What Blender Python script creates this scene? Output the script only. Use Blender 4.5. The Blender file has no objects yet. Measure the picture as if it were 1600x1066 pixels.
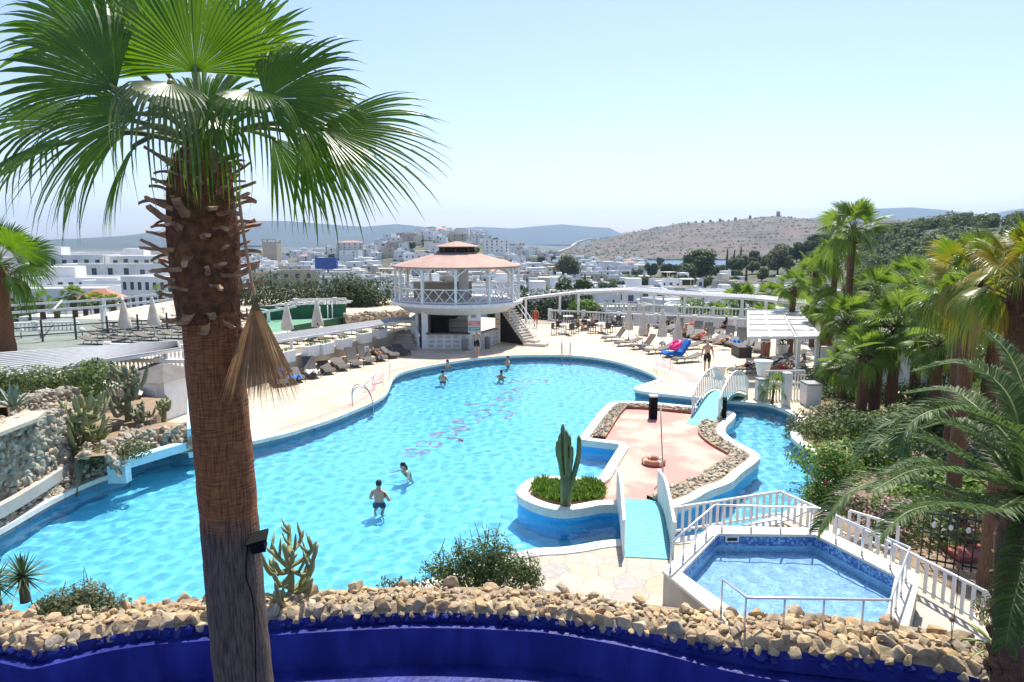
import bpy, bmesh, math, random
import numpy as np
from mathutils import Vector, Matrix, Euler
from mathutils.geometry import tessellate_polygon
S = bpy.context.scene
COL = S.collection
rad = math.radians
rnd = random.Random(7)
# ---------------------------------------------------------------- camera maths (a pixel of the 1600x1066 photo to a real point on a level)
FPX, PITCH, CH = 1067.0, rad(8.42), 7.2
def ray(px, py):
    x = (px - 800) / FPX; u = (533 - py) / FPX
    return Vector((x, math.cos(PITCH) + u * math.sin(PITCH), -math.sin(PITCH) + u * math.cos(PITCH)))
def G(px, py, z=0.0):
    r = ray(px, py); t = (z - CH) / r.z
    return Vector((r.x * t, r.y * t, z))
def D(px, py, Y):
    r = ray(px, py); t = Y / r.y
    return Vector((r.x * t, Y, CH + r.z * t))
def PX(p):
    """where a point falls in the photo (only used to word labels and to thin out repeats)"""
    y, z = p[1], p[2] - CH
    f = y * math.cos(PITCH) - z * math.sin(PITCH); u = y * math.sin(PITCH) + z * math.cos(PITCH)
    return 800 + FPX * p[0] / f, 533 - FPX * u / f
# ---------------------------------------------------------------- materials
MATS = {}
def nm(name):
    m = bpy.data.materials.new(name); m.use_nodes = True
    return m, m.node_tree.nodes, m.node_tree.links, m.node_tree.nodes['Principled BSDF']
def c4(c): return (c[0], c[1], c[2], 1)
def pm(name, col, col2=None, scale=4.0, rough=.7, bump=0.0, bscale=None, metal=0.0, trans=None, coords='Object', detail=5, island=0.0, spec=None, objrand=0.0, stretch=None, contrast=(.35, .65)):
    """principled material: two colours mixed by noise, optional bump, leaf translucency, variation per leaf / per object"""
    m, ns, ls, b = nm(name)
    b.inputs['Roughness'].default_value = rough; b.inputs['Metallic'].default_value = metal
    if spec is not None: b.inputs['Specular IOR Level'].default_value = spec
    tc = ns.new('ShaderNodeTexCoord'); vec = tc.outputs[coords] if coords != 'World' else ns.new('ShaderNodeNewGeometry').outputs['Position']
    if stretch:
        mp = ns.new('ShaderNodeMapping'); mp.inputs['Scale'].default_value = stretch; ls.new(vec, mp.inputs[0]); vec = mp.outputs[0]
    out = None
    if col2 is not None:
        n = ns.new('ShaderNodeTexNoise'); n.inputs['Scale'].default_value = scale; n.inputs['Detail'].default_value = detail; ls.new(vec, n.inputs['Vector'])
        r = ns.new('ShaderNodeValToRGB'); r.color_ramp.elements[0].position = contrast[0]; r.color_ramp.elements[1].position = contrast[1]
        r.color_ramp.elements[0].color = c4(col); r.color_ramp.elements[1].color = c4(col2)
        ls.new(n.outputs[0], r.inputs[0]); out = r.outputs[0]
    else:
        rg = ns.new('ShaderNodeRGB'); rg.outputs[0].default_value = c4(col); out = rg.outputs[0]
    if island or objrand:
        h = ns.new('ShaderNodeHueSaturation'); ls.new(out, h.inputs['Color'])
        mr = ns.new('ShaderNodeMapRange')
        src = ns.new('ShaderNodeNewGeometry').outputs['Random Per Island'] if island else ns.new('ShaderNodeObjectInfo').outputs['Random']
        a = island or objrand
        ls.new(src, mr.inputs[0]); mr.inputs[3].default_value = 1 - a; mr.inputs[4].default_value = 1 + a
        ls.new(mr.outputs[0], h.inputs['Value']); out = h.outputs[0]
        if island:
            mr2 = ns.new('ShaderNodeMapRange'); ls.new(src, mr2.inputs[0]); mr2.inputs[3].default_value = .5 + .05 * a; mr2.inputs[4].default_value = .5 - .05 * a
            ls.new(mr2.outputs[0], h.inputs['Hue'])
    ls.new(out, b.inputs['Base Color'])
    if bump:
        n2 = ns.new('ShaderNodeTexNoise'); n2.inputs['Scale'].default_value = bscale or scale * 3; n2.inputs['Detail'].default_value = 6; ls.new(vec, n2.inputs['Vector'])
        bp = ns.new('ShaderNodeBump'); bp.inputs['Strength'].default_value = bump; bp.inputs['Distance'].default_value = .05
        ls.new(n2.outputs[0], bp.inputs['Height']); ls.new(bp.outputs[0], b.inputs['Normal'])
    if trans:
        t = ns.new('ShaderNodeBsdfTranslucent'); mx = ns.new('ShaderNodeMixShader'); mx.inputs[0].default_value = trans
        hs = ns.new('ShaderNodeHueSaturation'); hs.inputs['Value'].default_value = 1.4; hs.inputs['Saturation'].default_value = 1.1; hs.inputs['Hue'].default_value = .488
        ls.new(out, hs.inputs['Color']); ls.new(hs.outputs[0], t.inputs[0])
        o = ns['Material Output']; ls.new(b.outputs[0], mx.inputs[1]); ls.new(t.outputs[0], mx.inputs[2]); ls.new(mx.outputs[0], o.inputs[0])
    MATS[name] = m
    return m
# ---------------------------------------------------------------- mesh collector
class MB:
    def __init__(s): s.v = []; s.f = []; s.m = []; s.sm = []
    def add(s, vs, fs, mi=0, smooth=False):
        o = len(s.v); s.v.extend([tuple(v) for v in vs]); s.f.extend([tuple(i + o for i in f) for f in fs])
        s.m.extend([mi] * len(fs)); s.sm.extend([smooth] * len(fs)); return s
    def box(s, c, size, rz=0.0, mi=0, rot=None, taper=1.0):
        c = Vector(c); hx, hy, hz = [k / 2 for k in size]
        R = rot or Matrix.Rotation(rz, 3, 'Z')
        vs = [c + R @ Vector((sx * hx * (taper if sz > 0 else 1), sy * hy * (taper if sz > 0 else 1), sz * hz)) for sz in (-1, 1) for sx, sy in ((-1, -1), (1, -1), (1, 1), (-1, 1))]
        return s.add(vs, [(3, 2, 1, 0), (4, 5, 6, 7), (0, 1, 5, 4), (1, 2, 6, 5), (2, 3, 7, 6), (3, 0, 4, 7)], mi)
    def bar(s, p, q, w, h=None, mi=0):
        p, q = Vector(p), Vector(q); d = q - p; L = d.length
        if L < 1e-6: return s
        z = d / L; x = z.cross(Vector((0, 0, 1)))
        x = x.normalized() if x.length > 1e-4 else Vector((1, 0, 0)); y = x.cross(z)
        R = Matrix((x, z, y)).transposed()
        return s.box((p + q) / 2, (w, L, h or w), mi=mi, rot=R)
    def tube(s, pts, r, n=8, mi=0, closed=False, ribs=0.0, cap=True):
        pts = [Vector(p) for p in pts]; N = len(pts); rs = r if hasattr(r, '__len__') else [r] * N
        ref = None; rings = []
        for i in range(N):
            a, b = pts[max(i - 1, 0)], pts[min(i + 1, N - 1)]
            if closed: a, b = pts[i - 1], pts[(i + 1) % N]
            t = (b - a).normalized() if (b - a).length > 1e-9 else Vector((0, 0, 1))
            if ref is None:
                ref = t.cross(Vector((0, 0, 1))); ref = ref if ref.length > .05 else Vector((1, 0, 0))
            ref = (ref - t * ref.dot(t)).normalized(); bn = t.cross(ref)
            rings.append([pts[i] + (ref * math.cos(k * 2 * math.pi / n) + bn * math.sin(k * 2 * math.pi / n)) * rs[i] * (1 - (ribs if k % 2 else 0)) for k in range(n)])
        vs = [v for g in rings for v in g]; fs = []
        for i in range(N if closed else N - 1):
            j = (i + 1) % N
            for k in range(n): fs.append((i * n + k, i * n + (k + 1) % n, j * n + (k + 1) % n, j * n + k))
        if cap and not closed: fs += [tuple(reversed(range(n))), tuple((N - 1) * n + k for k in range(n))]
        return s.add(vs, fs, mi, True)
    def lathe(s, prof, c=(0, 0, 0), n=16, mi=0, smooth=True, sq=0):
        c = Vector(c); vs = []; fs = []
        for r, z in prof: vs += [c + Vector((r * math.cos(2 * math.pi * (k + sq) / n), r * math.sin(2 * math.pi * (k + sq) / n), z)) for k in range(n)]
        for i in range(len(prof) - 1):
            for k in range(n): fs.append((i * n + k, i * n + (k + 1) % n, (i + 1) * n + (k + 1) % n, (i + 1) * n + k))
        fs += [tuple(reversed(range(n))), tuple((len(prof) - 1) * n + k for k in range(n))]
        return s.add(vs, fs, mi, smooth)
    def prism(s, poly, z0, z1, mi=0, holes=()):
        """extruded outline; z0/z1 numbers"""
        loops = [list(poly)] + [list(h) for h in holes]
        flat = [p for l in loops for p in l]
        tris = tessellate_polygon([[Vector((p[0], p[1], 0)) for p in l] for l in loops])
        up = []
        for t in tris:
            a, b, c = [flat[i] for i in t]
            up.append(t if (b[0] - a[0]) * (c[1] - a[1]) - (b[1] - a[1]) * (c[0] - a[0]) > 0 else t[::-1])
        s.add([(p[0], p[1], z1) for p in flat], up, mi)
        if z0 is not None and z0 < z1:
            for l in loops:
                n = len(l); s.add([(p[0], p[1], z0) for p in l] + [(p[0], p[1], z1) for p in l], [(i, (i + 1) % n, n + (i + 1) % n, n + i) for i in range(n)], mi)
        return s
    def ell(s, c, r, n=10, m=7, mi=0, rot=None):
        vs = []; fs = []; c = Vector(c); R = rot or Matrix.Identity(3)
        for i in range(m + 1):
            th = math.pi * i / m
            for k in range(n):
                ph = 2 * math.pi * k / n
                vs.append(c + R @ Vector((r[0] * math.sin(th) * math.cos(ph), r[1] * math.sin(th) * math.sin(ph), -r[2] * math.cos(th))))
        for i in range(m):
            for k in range(n): fs.append((i * n + k, i * n + (k + 1) % n, (i + 1) * n + (k + 1) % n, (i + 1) * n + k))
        return s.add(vs, fs, mi, True)
    def mesh(s, name, mats, smooth=None):
        me = bpy.data.meshes.new(name); me.from_pydata(s.v, [], s.f)
        for m in (mats if isinstance(mats, (list, tuple)) else [mats]): me.materials.append(m)
        me.polygons.foreach_set('material_index', s.m)
        me.polygons.foreach_set('use_smooth', s.sm if smooth is None else [smooth] * len(s.f))
        me.update(); return me
    def build(s, name, mats, parent=None, smooth=None):
        return ob(name, s.mesh(name, mats, smooth), parent)
def ob(name, me, parent=None, loc=None, rz=None):
    o = bpy.data.objects.new(name, me); COL.objects.link(o)
    if parent: o.parent = parent
    if loc is not None: o.location = loc
    if rz is not None: o.rotation_euler = (0, 0, rz)
    return o
def tag(o, label=None, cat=None, group=None, kind=None):
    if label: o['label'] = label
    if cat: o['category'] = cat
    if group: o['group'] = group
    if kind: o['kind'] = kind
    return o
def thing(name, label, cat, loc=(0, 0, 0), rz=0.0, group=None):
    o = ob(name, None, None, loc, rz); return tag(o, label, cat, group)
def struct(o, kind='structure'):
    o['kind'] = kind; return o
def kids(o): return [c for c in COL.objects if c.parent is o]
KIDS = {}
def dup(root, loc, rz=0.0, label=None, group=None, scale=None):
    """copy of a thing with copies of its parts and sub-parts (mesh data shared)"""
    if root.name not in KIDS: KIDS[root.name] = [(c, kids(c)) for c in kids(root)]
    r = root.copy(); COL.objects.link(r); r.location = loc; r.rotation_euler = (0, 0, rz)
    if scale is not None: r.scale = (scale,) * 3 if not hasattr(scale, '__len__') else scale
    for ch, gs in KIDS[root.name]:
        c = ch.copy(); COL.objects.link(c); c.parent = r
        for g in gs:
            d = g.copy(); COL.objects.link(d); d.parent = c
    if label: r['label'] = label
    if group: r['group'] = group
    return r
class Proto:
    """first place() moves the original, later ones copy it"""
    def __init__(s, root): s.root = root; s.used = False
    def place(s, loc, rz=0.0, label=None, group=None, scale=None):
        if s.used: return dup(s.root, loc, rz, label, group, scale)
        s.used = True; r = s.root; kid = r.name
        KIDS[kid] = [(c, kids(c)) for c in kids(r)]
        r.location = loc; r.rotation_euler = (0, 0, rz)
        if scale is not None: r.scale = (scale,) * 3 if not hasattr(scale, '__len__') else scale
        if label: r['label'] = label
        if group: r['group'] = group
        return r
ORD = ['first', 'second', 'third', 'fourth', 'fifth', 'sixth', 'seventh', 'eighth', 'ninth', 'tenth', 'eleventh', 'twelfth', 'thirteenth', 'fourteenth', 'fifteenth', 'sixteenth', 'seventeenth', 'eighteenth', 'nineteenth', 'twentieth']
def od(i): return ORD[i] if i < 20 else ('twenty-' + ORD[i - 20] if i < 29 else 'thirty-' + ORD[i - 30] if 29 < i < 39 else 'thirtieth')
def chaikin(p, k=2, closed=True):
    p = [Vector((q[0], q[1])) for q in p]
    for _ in range(k):
        o = []
        n = len(p)
        for i in range(n if closed else n - 1):
            a, b = p[i], p[(i + 1) % n]
            o += [a * .75 + b * .25, a * .25 + b * .75]
        if not closed: o = [p[0]] + o + [p[-1]]
        p = [o[0]]
        for q in o[1:]:
            if (q - p[-1]).length > 1e-3: p.append(q)
        if closed and (p[0] - p[-1]).length < 1e-3: p.pop()
    return p
def offset(poly, d, closed=True):
    """shift an outline sideways (to the right of its direction for d > 0)"""
    n = len(poly); out = []
    for i in range(n):
        a = poly[i - 1] if closed or i else poly[i]; c = poly[(i + 1) % n] if closed or i < n - 1 else poly[i]
        t = (c - a); t = t / max(t.length, 1e-6)
        out.append(poly[i] + Vector((t.y, -t.x)) * d)
    return out
def strip(mb, A, B, za, zb, closed=True, mi=0):
    n = len(A); vs = [(a[0], a[1], za) for a in A] + [(b[0], b[1], zb) for b in B]
    return mb.add(vs, [(i, (i + 1) % n, n + (i + 1) % n, n + i) for i in range(n if closed else n - 1)], mi)
def inside(poly, X, Y):
    X = np.asarray(X); Y = np.asarray(Y); r = np.zeros(X.shape, bool); n = len(poly)
    for i in range(n):
        x1, y1 = poly[i][0], poly[i][1]; x2, y2 = poly[i - 1][0], poly[i - 1][1]
        if y1 == y2: continue
        k = ((y1 > Y) != (y2 > Y)) & (X < (x2 - x1) * (Y - y1) / (y2 - y1) + x1); r ^= k
    return r
def arclen(P):
    s = [0.0]
    for a, b in zip(P, P[1:]): s.append(s[-1] + (b - a).length)
    return s
def along(P, s):
    L = arclen(P); s = max(0, min(s, L[-1]))
    for i in range(len(P) - 1):
        if s <= L[i + 1] + 1e-9:
            t = (s - L[i]) / max(L[i + 1] - L[i], 1e-9); d = (P[i + 1] - P[i]).normalized()
            return P[i].lerp(P[i + 1], t), d
# ---------------------------------------------------------------- rocks and leaves
def rock_shapes(k=9, sub=1, pts=17):
    """broken stones: hulls of scattered points with worn edges"""
    out = []
    for q in range(k):
        r = random.Random(q * 5 + pts); bm = bmesh.new()
        for i in range(pts):
            v = Vector((r.gauss(0, 1), r.gauss(0, 1), r.gauss(0, 1))).normalized(); v = v * r.uniform(.82, 1.1); bm.verts.new(v)
        h = bmesh.ops.convex_hull(bm, input=bm.verts[:]); bmesh.ops.delete(bm, geom=list({g for g in h['geom_interior'] if isinstance(g, bmesh.types.BMVert)}), context='VERTS')
        if sub: bmesh.ops.bevel(bm, geom=bm.edges[:] + bm.verts[:], offset=.13, segments=2 if sub > 1 else 1, profile=.6, affect='EDGES', clamp_overlap=True)
        bm.verts.index_update(); out.append(([v.co.copy() for v in bm.verts], [tuple(v.index for v in f.verts) for f in bm.faces])); bm.free()
    return out
ROCKS = rock_shapes(9, 2, 16)
PEBS = rock_shapes(7, 0, 13)
def rock(mb, c, size, r=rnd, mi=0, shapes=ROCKS, flat=(.9, .75, .65)):
    vs, fs = shapes[r.randrange(len(shapes))]
    R = Euler((r.uniform(-.5, .5), r.uniform(-.5, .5), r.uniform(0, 6.3))).to_matrix()
    sc = Vector((size * r.uniform(.85, 1.2), size * r.uniform(flat[1] * .9, flat[1] * 1.25), size * r.uniform(flat[2] * .85, flat[2] * 1.2)))
    mb.add([Vector(c) + R @ Vector((v.x * sc.x, v.y * sc.y, v.z * sc.z)) for v in vs], fs, mi, shapes is not PEBS)
def leafcloud(mb, blobs, n, size, r=rnd, shell=.45, mi=0, asp=.5, up=.3):
    """leaf-sized quads through the volume of several blobs (centre, radii)"""
    vol = [b[1][0] * b[1][1] * b[1][2] for b in blobs]; tv = sum(v ** .67 for v in vol)
    for (c, ra), vv in zip(blobs, vol):
        for _ in range(int(n * vv ** .67 / tv) + 1):
            d = Vector((r.gauss(0, 1), r.gauss(0, 1), r.gauss(0, 1))).normalized()
            q = 1 - shell * r.random() ** 1.6
            p = Vector((c[0] + d.x * ra[0] * q, c[1] + d.y * ra[1] * q, c[2] + d.z * ra[2] * q))
            nrm = (d + Vector((r.gauss(0, .5), r.gauss(0, .5), r.gauss(0, .5) + up))).normalized()
            t = nrm.cross(Vector((r.gauss(0, 1), r.gauss(0, 1), r.gauss(0, 1)))).normalized(); b = nrm.cross(t)
            L = size * r.uniform(.6, 1.3); W = L * asp
            mb.add([p - t * L, p + b * W, p + t * L, p - b * W], [(0, 1, 2, 3)], mi)
def fan_leaf(mb, hub, mid, nrm, R, A=rad(220), n=40, steps=7, droop=.5, split=.5, cup=.15, r=rnd, mi=0, tipdrop=1.0, fold=.22):
    """one palmate leaf: pleated segments joined near the hub, free and drooping beyond"""
    hub = Vector(hub); m = Vector(mid).normalized(); nn = Vector(nrm); nn = (nn - m * nn.dot(m)).normalized(); sd = m.cross(nn)
    da = A / n
    for i in range(n):
        a = -A / 2 + (i + .5) * da + r.uniform(-.15, .15) * da
        d = m * math.cos(a) + sd * math.sin(a); L = R * (.66 + .34 * math.cos(a * .75)) * r.uniform(.9, 1.08)
        w = d.cross(nn).normalized(); sp = split * r.uniform(.85, 1.15); dr = droop * r.uniform(.7, 1.5)
        tw = r.uniform(-.5, .5)
        ring = []
        for k in range(steps + 1):
            t = k / steps
            p = hub + d * (L * t) + nn * (cup * L * t * (1 - t) - cup * .3 * L * abs(math.sin(a)) * t)
            e = max(0, t - .38) / .62
            hor = 1.0
            p = p + Vector((0, 0, -1)) * (dr * L * e * e * (.55 + .45 * tipdrop)) - d * (dr * .38 * L * e * e * e)
            hw = math.tan(da * .54) * L * min(t, sp) if t > 0 else .002
            if t > sp: hw *= max(.04, 1 - ((t - sp) / (1 - sp)) ** 1.3)
            hw = min(hw, R * .034)
            ww = w * math.cos(tw * e) + nn * math.sin(tw * e)
            f = nn * (fold * hw * 2)
            ring += [p - ww * hw - f * .5, p + f * .5, p + ww * hw - f * .5]
        fs = []
        for k in range(steps):
            o = k * 3; fs += [(o, o + 1, o + 4, o + 3), (o + 1, o + 2, o + 5, o + 4)]
        mb.add(ring, fs, mi, False)
def feather(mb, P, width, n=60, leaflen=.4, r=rnd, mi=0, mr=1, vee=.5, rr=.022, droop=.25):
    """pinnate palm frond along the arching line P"""
    P = [Vector(p) for p in P]; P = [Vector(q) for q in cat3(P, 10)]
    L = arclen(P)[-1]
    mb.tube(P, [rr * (1 - .8 * i / (len(P) - 1)) for i in range(len(P))], 6, mr)
    for i in range(n):
        t = .06 + .94 * i / n; p, d = along(P, t * L)
        s = d.cross(Vector((0, 0, 1)))
        s = s.normalized() if s.length > .05 else Vector((1, 0, 0)); u = s.cross(d).normalized()
        ll = leaflen * min(1, .35 + 2.2 * t) * (1 if t < .6 else 1 - .65 * (t - .6) / .4)
        for sg in (-1, 1):
            q = (s * sg * 1.0 + d * r.uniform(.75, 1.05) + u * vee * r.uniform(.6, 1.2)).normalized(); l = ll * r.uniform(.85, 1.12)
            w = q.cross(u).normalized() * (width * .5); w = (w + u * r.uniform(-.4, .4) * width * .5)
            a, b, c = p, p + q * l * .5, p + q * l + Vector((0, 0, -droop * l))
            mb.add([a - w * .5, a + w * .5, b + w, c, b - w], [(0, 1, 2, 4), (4, 2, 3)], mi)
def cat3(P, k):
    """catmull-rom through 3-D points"""
    out = []
    for i in range(len(P) - 1):
        p0 = P[max(i - 1, 0)]; p1 = P[i]; p2 = P[i + 1]; p3 = P[min(i + 2, len(P) - 1)]
        for j in range(k):
            t = j / k
            out.append(.5 * ((2 * p1) + (p2 - p0) * t + (2 * p0 - 5 * p1 + 4 * p2 - p3) * t * t + (3 * p1 - p0 - 3 * p2 + p3) * t ** 3))
    out.append(P[-1]); return out
def blade(mb, base, d, L, w, mi=0, droop=.15, th=.12, n=5):
    """one stiff pointed leaf (agave, yucca)"""
    d = Vector(d).normalized(); s = d.cross(Vector((0, 0, 1))); s = s.normalized() if s.length > .05 else Vector((1, 0, 0)); u = s.cross(d)
    vs = []; fs = []
    for k in range(n + 1):
        t = k / n; p = Vector(base) + d * L * t + Vector((0, 0, -droop * L * t * t)); hw = w * (.55 + 1.4 * t * (1 - t)) * (1 - t ** 4) * .7 + .002
        vs += [p - s * hw + u * hw * .5, p - u * th * hw, p + s * hw + u * hw * .5]
    for k in range(n):
        o = 3 * k; fs += [(o, o + 1, o + 4, o + 3), (o + 1, o + 2, o + 5, o + 4)]
    mb.add(vs, fs, mi, True)
# ================================================================ sky, sun, camera, air
SUN_AZ, SUN_EL = rad(17), rad(62)
W = bpy.data.worlds.new('World'); S.world = W; W.use_nodes = True
wn, wl = W.node_tree.nodes, W.node_tree.links
sky = wn.new('ShaderNodeTexSky'); sky.sky_type = 'NISHITA'; sky.sun_disc = False
sky.sun_elevation = SUN_EL; sky.sun_rotation = SUN_AZ; sky.altitude = 0; sky.air_density = 1.0; sky.dust_density = .8; sky.ozone_density = 2.2
tint = wn.new('ShaderNodeMixRGB'); tint.blend_type = 'MULTIPLY'; tint.inputs[0].default_value = 1; tint.inputs[2].default_value = (1.04, .98, 1.03, 1)
wl.new(sky.outputs[0], tint.inputs[1]); wl.new(tint.outputs[0], wn['Background'].inputs[0]); wn['Background'].inputs[1].default_value = .132
sl = bpy.data.lights.new('sun', 'SUN'); sl.energy = 5; sl.angle = rad(.5); sl.color = (1, .95, .87)
so = bpy.data.objects.new('sun', sl); COL.objects.link(so)
sd = Vector((math.sin(SUN_AZ) * math.cos(SUN_EL), math.cos(SUN_AZ) * math.cos(SUN_EL), math.sin(SUN_EL)))
so.rotation_euler = sd.to_track_quat('Z', 'Y').to_euler(); so.location = (0, 0, 60)
sl.cycles.is_caustics_light = True
cam = bpy.data.cameras.new('camera'); cam.sensor_width = 36; cam.lens = 36 * FPX / 1600; cam.clip_end = 40000; cam.clip_start = .05
co = bpy.data.objects.new('camera', cam); COL.objects.link(co); co.location = (0, 0, CH); co.rotation_euler = (math.pi / 2 - PITCH, 0, 0); S.camera = co
S.view_settings.view_transform = 'Standard'; S.view_settings.look = 'None'; S.view_settings.exposure = .6
cy = S.cycles; cy.use_denoising = True; cy.max_bounces = 8; cy.transparent_max_bounces = 8; cy.diffuse_bounces = 3; cy.glossy_bounces = 3; cy.transmission_bounces = 5; cy.volume_bounces = 0
cy.sample_clamp_indirect = 6; cy.use_adaptive_sampling = True; cy.adaptive_threshold = .02; cy.volume_step_rate = 4
# ================================================================ materials
pm('white_paint', (.78, .78, .76), (.68, .68, .66), 3, .55, .05)
pm('white_metal', (.8, .8, .8), None, 3, .35)
pm('aluminium', (.72, .73, .74), None, 3, .32, metal=.65)
pm('steel', (.45, .45, .46), None, 3, .2, metal=1)
pm('dark_metal', (.03, .03, .035), None, 3, .45)
pm('cream_coping', (.74, .68, .58), (.66, .58, .46), 2.5, .7, .1, 40)
pm('white_coping', (.8, .77, .71), (.68, .64, .56), 2.2, .7, .1, 30)
pm('orange_stripe', (.72, .5, .3), (.66, .42, .24), 3, .7)
pm('pink_stripe', (.66, .33, .28), (.6, .27, .23), 3, .7)
pm('teal_floor', (.1, .38, .41), (.13, .44, .46), 4, .6, .25, 60)
pm('pale_teal', (.42, .68, .75), (.5, .74, .8), 3, .5)
def stone_mat(name, cols, bump=.7):
    m, ns, ls, b = nm(name); g = ns.new('ShaderNodeNewGeometry'); r = ns.new('ShaderNodeValToRGB'); e = r.color_ramp.elements
    while len(e) < len(cols): e.new(.5)
    for i, c in enumerate(cols): e[i].position = i / (len(cols) - 1); e[i].color = c4(c)
    ls.new(g.outputs['Random Per Island'], r.inputs[0]); n = ns.new('ShaderNodeTexNoise'); n.inputs['Scale'].default_value = 7; n.inputs['Detail'].default_value = 9; n.inputs['Roughness'].default_value = .65; ls.new(g.outputs['Position'], n.inputs[0])
    mr = ns.new('ShaderNodeMapRange'); mr.inputs[1].default_value = .3; mr.inputs[2].default_value = .7; mr.inputs[3].default_value = .55; mr.inputs[4].default_value = 1.3; ls.new(n.outputs[0], mr.inputs[0]); h = ns.new('ShaderNodeHueSaturation'); ls.new(r.outputs[0], h.inputs['Color']); ls.new(mr.outputs[0], h.inputs['Value']); ls.new(h.outputs[0], b.inputs['Base Color'])
    bp = ns.new('ShaderNodeBump'); bp.inputs['Strength'].default_value = bump; bp.inputs['Distance'].default_value = .06; ls.new(n.outputs[0], bp.inputs['Height']); ls.new(bp.outputs[0], b.inputs['Normal']); b.inputs['Roughness'].default_value = .92; MATS[name] = m
stone_mat('stone', [(.46, .31, .15), (.54, .4, .22), (.38, .28, .18), (.58, .46, .29), (.43, .26, .13), (.34, .29, .22), (.5, .36, .19), (.56, .42, .24)])
stone_mat('grey_stone', [(.42, .36, .26), (.28, .27, .22), (.5, .41, .28), (.33, .34, .28), (.46, .34, .21), (.54, .47, .36)])
stone_mat('pale_stone', [(.5, .43, .32), (.58, .5, .38), (.4, .35, .27), (.54, .44, .3), (.45, .42, .36)])
pm('mortar', (.36, .28, .18), (.25, .19, .12), 3, .95, .6, 14)
pm('soil', (.22, .15, .09), (.32, .23, .15), 2, .95, .5, 9)
pm('concrete', (.5, .47, .41), (.4, .37, .32), 1.3, .9, .25, 20)
pm('beige_wall', (.52, .44, .33), (.42, .35, .26), .8, .85, .3, 8)
pm('blue_paint', (.004, .011, .15), (.022, .036, .27), 2.2, .48, .35, 9, detail=12, contrast=(.4, .74), stretch=(1, 1, .35))
pm('pink_floor', (.52, .25, .2), (.55, .41, .31), .7, .8, .2, 20, detail=10, contrast=(.44, .58))
pm('red_brick', (.34, .1, .07), (.26, .08, .06), 3, .8)
pm('black_plastic', (.008, .008, .009), None, 3, .8, spec=.15)
pm('wicker', (.15, .13, .1), (.105, .09, .07), 30, .7, .3, 80, objrand=.18)
pm('dark_wicker', (.075, .065, .055), (.05, .045, .04), 30, .6, .3, 80)
pm('canvas', (.72, .68, .6), (.62, .58, .5), 2, .85, .2, 6, trans=.12)
pm('blue_towel', (.012, .16, .55), (.01, .12, .42), 5, .95, .4, 20)
pm('pink_float', (.75, .02, .2), None, 3, .4)
pm('terracotta', (.5, .22, .13), (.42, .17, .1), 1.2, .75, .3, 12)
pm('roof_brown', (.42, .27, .21), (.35, .22, .17), 1.0, .75, .3, 14)
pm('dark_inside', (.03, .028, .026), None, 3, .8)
pm('counter_top', (.02, .02, .022), None, 3, .25)
pm('wood', (.12, .06, .035), (.08, .04, .025), 4, .6)
pm('lattice_block', (.62, .61, .58), (.5, .49, .47), 8, .7)
pm('canopy_cloth', (.6, .6, .6), (.5, .5, .5), 1.5, .8)
pm('slat_grey', (.34, .345, .35), (.26, .265, .27), 4, .75)
pm('court_green', (.1, .26, .16), (.14, .32, .2), .5, .8)
pm('green_mesh', (.02, .09, .045), (.03, .12, .06), 2, .8)
pm('skin', (.52, .3, .2), None, 3, .5); pm('tan_skin', (.38, .19, .11), None, 3, .45); pm('dark_skin', (.2, .09, .05), None, 3, .45)
pm('hair_black', (.012, .01, .009), None, 3, .5); pm('hair_brown', (.05, .03, .018), None, 3, .5); pm('hair_grey', (.35, .33, .3), None, 3, .6)
for n_, c_ in (('cloth_black', (.012, .012, .014)), ('cloth_red', (.5, .03, .03)), ('cloth_navy', (.02, .03, .09)), ('cloth_white', (.75, .75, .74)), ('cloth_blue', (.05, .16, .5)), ('cloth_grey', (.2, .2, .22)), ('cloth_yellow', (.6, .42, .1)), ('cloth_green', (.06, .3, .12)), ('eye_dark', (.01, .01, .01)), ('lip', (.4, .13, .1))): pm(n_, c_, None, 3, .8)
M = MATS
def planks(name):
    m = MATS[name]; ns, ls = m.node_tree.nodes, m.node_tree.links; b = ns['Principled BSDF']; src = b.inputs['Base Color'].links[0].from_socket; tc = ns.new('ShaderNodeTexCoord'); sp = ns.new('ShaderNodeSeparateXYZ'); ls.new(tc.outputs['Object'], sp.inputs[0])
    mo = ns.new('ShaderNodeMath'); mo.operation = 'PINGPONG'; mo.inputs[1].default_value = .05; ls.new(sp.outputs[0], mo.inputs[0]); mr = ns.new('ShaderNodeMapRange'); mr.inputs[1].default_value = .002; mr.inputs[2].default_value = .01; mr.inputs[3].default_value = .45; ls.new(mo.outputs[0], mr.inputs[0])
    h = ns.new('ShaderNodeHueSaturation'); ls.new(src, h.inputs['Color']); ls.new(mr.outputs[0], h.inputs['Value']); ls.new(h.outputs[0], b.inputs['Base Color'])
planks('teal_floor')
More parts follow.
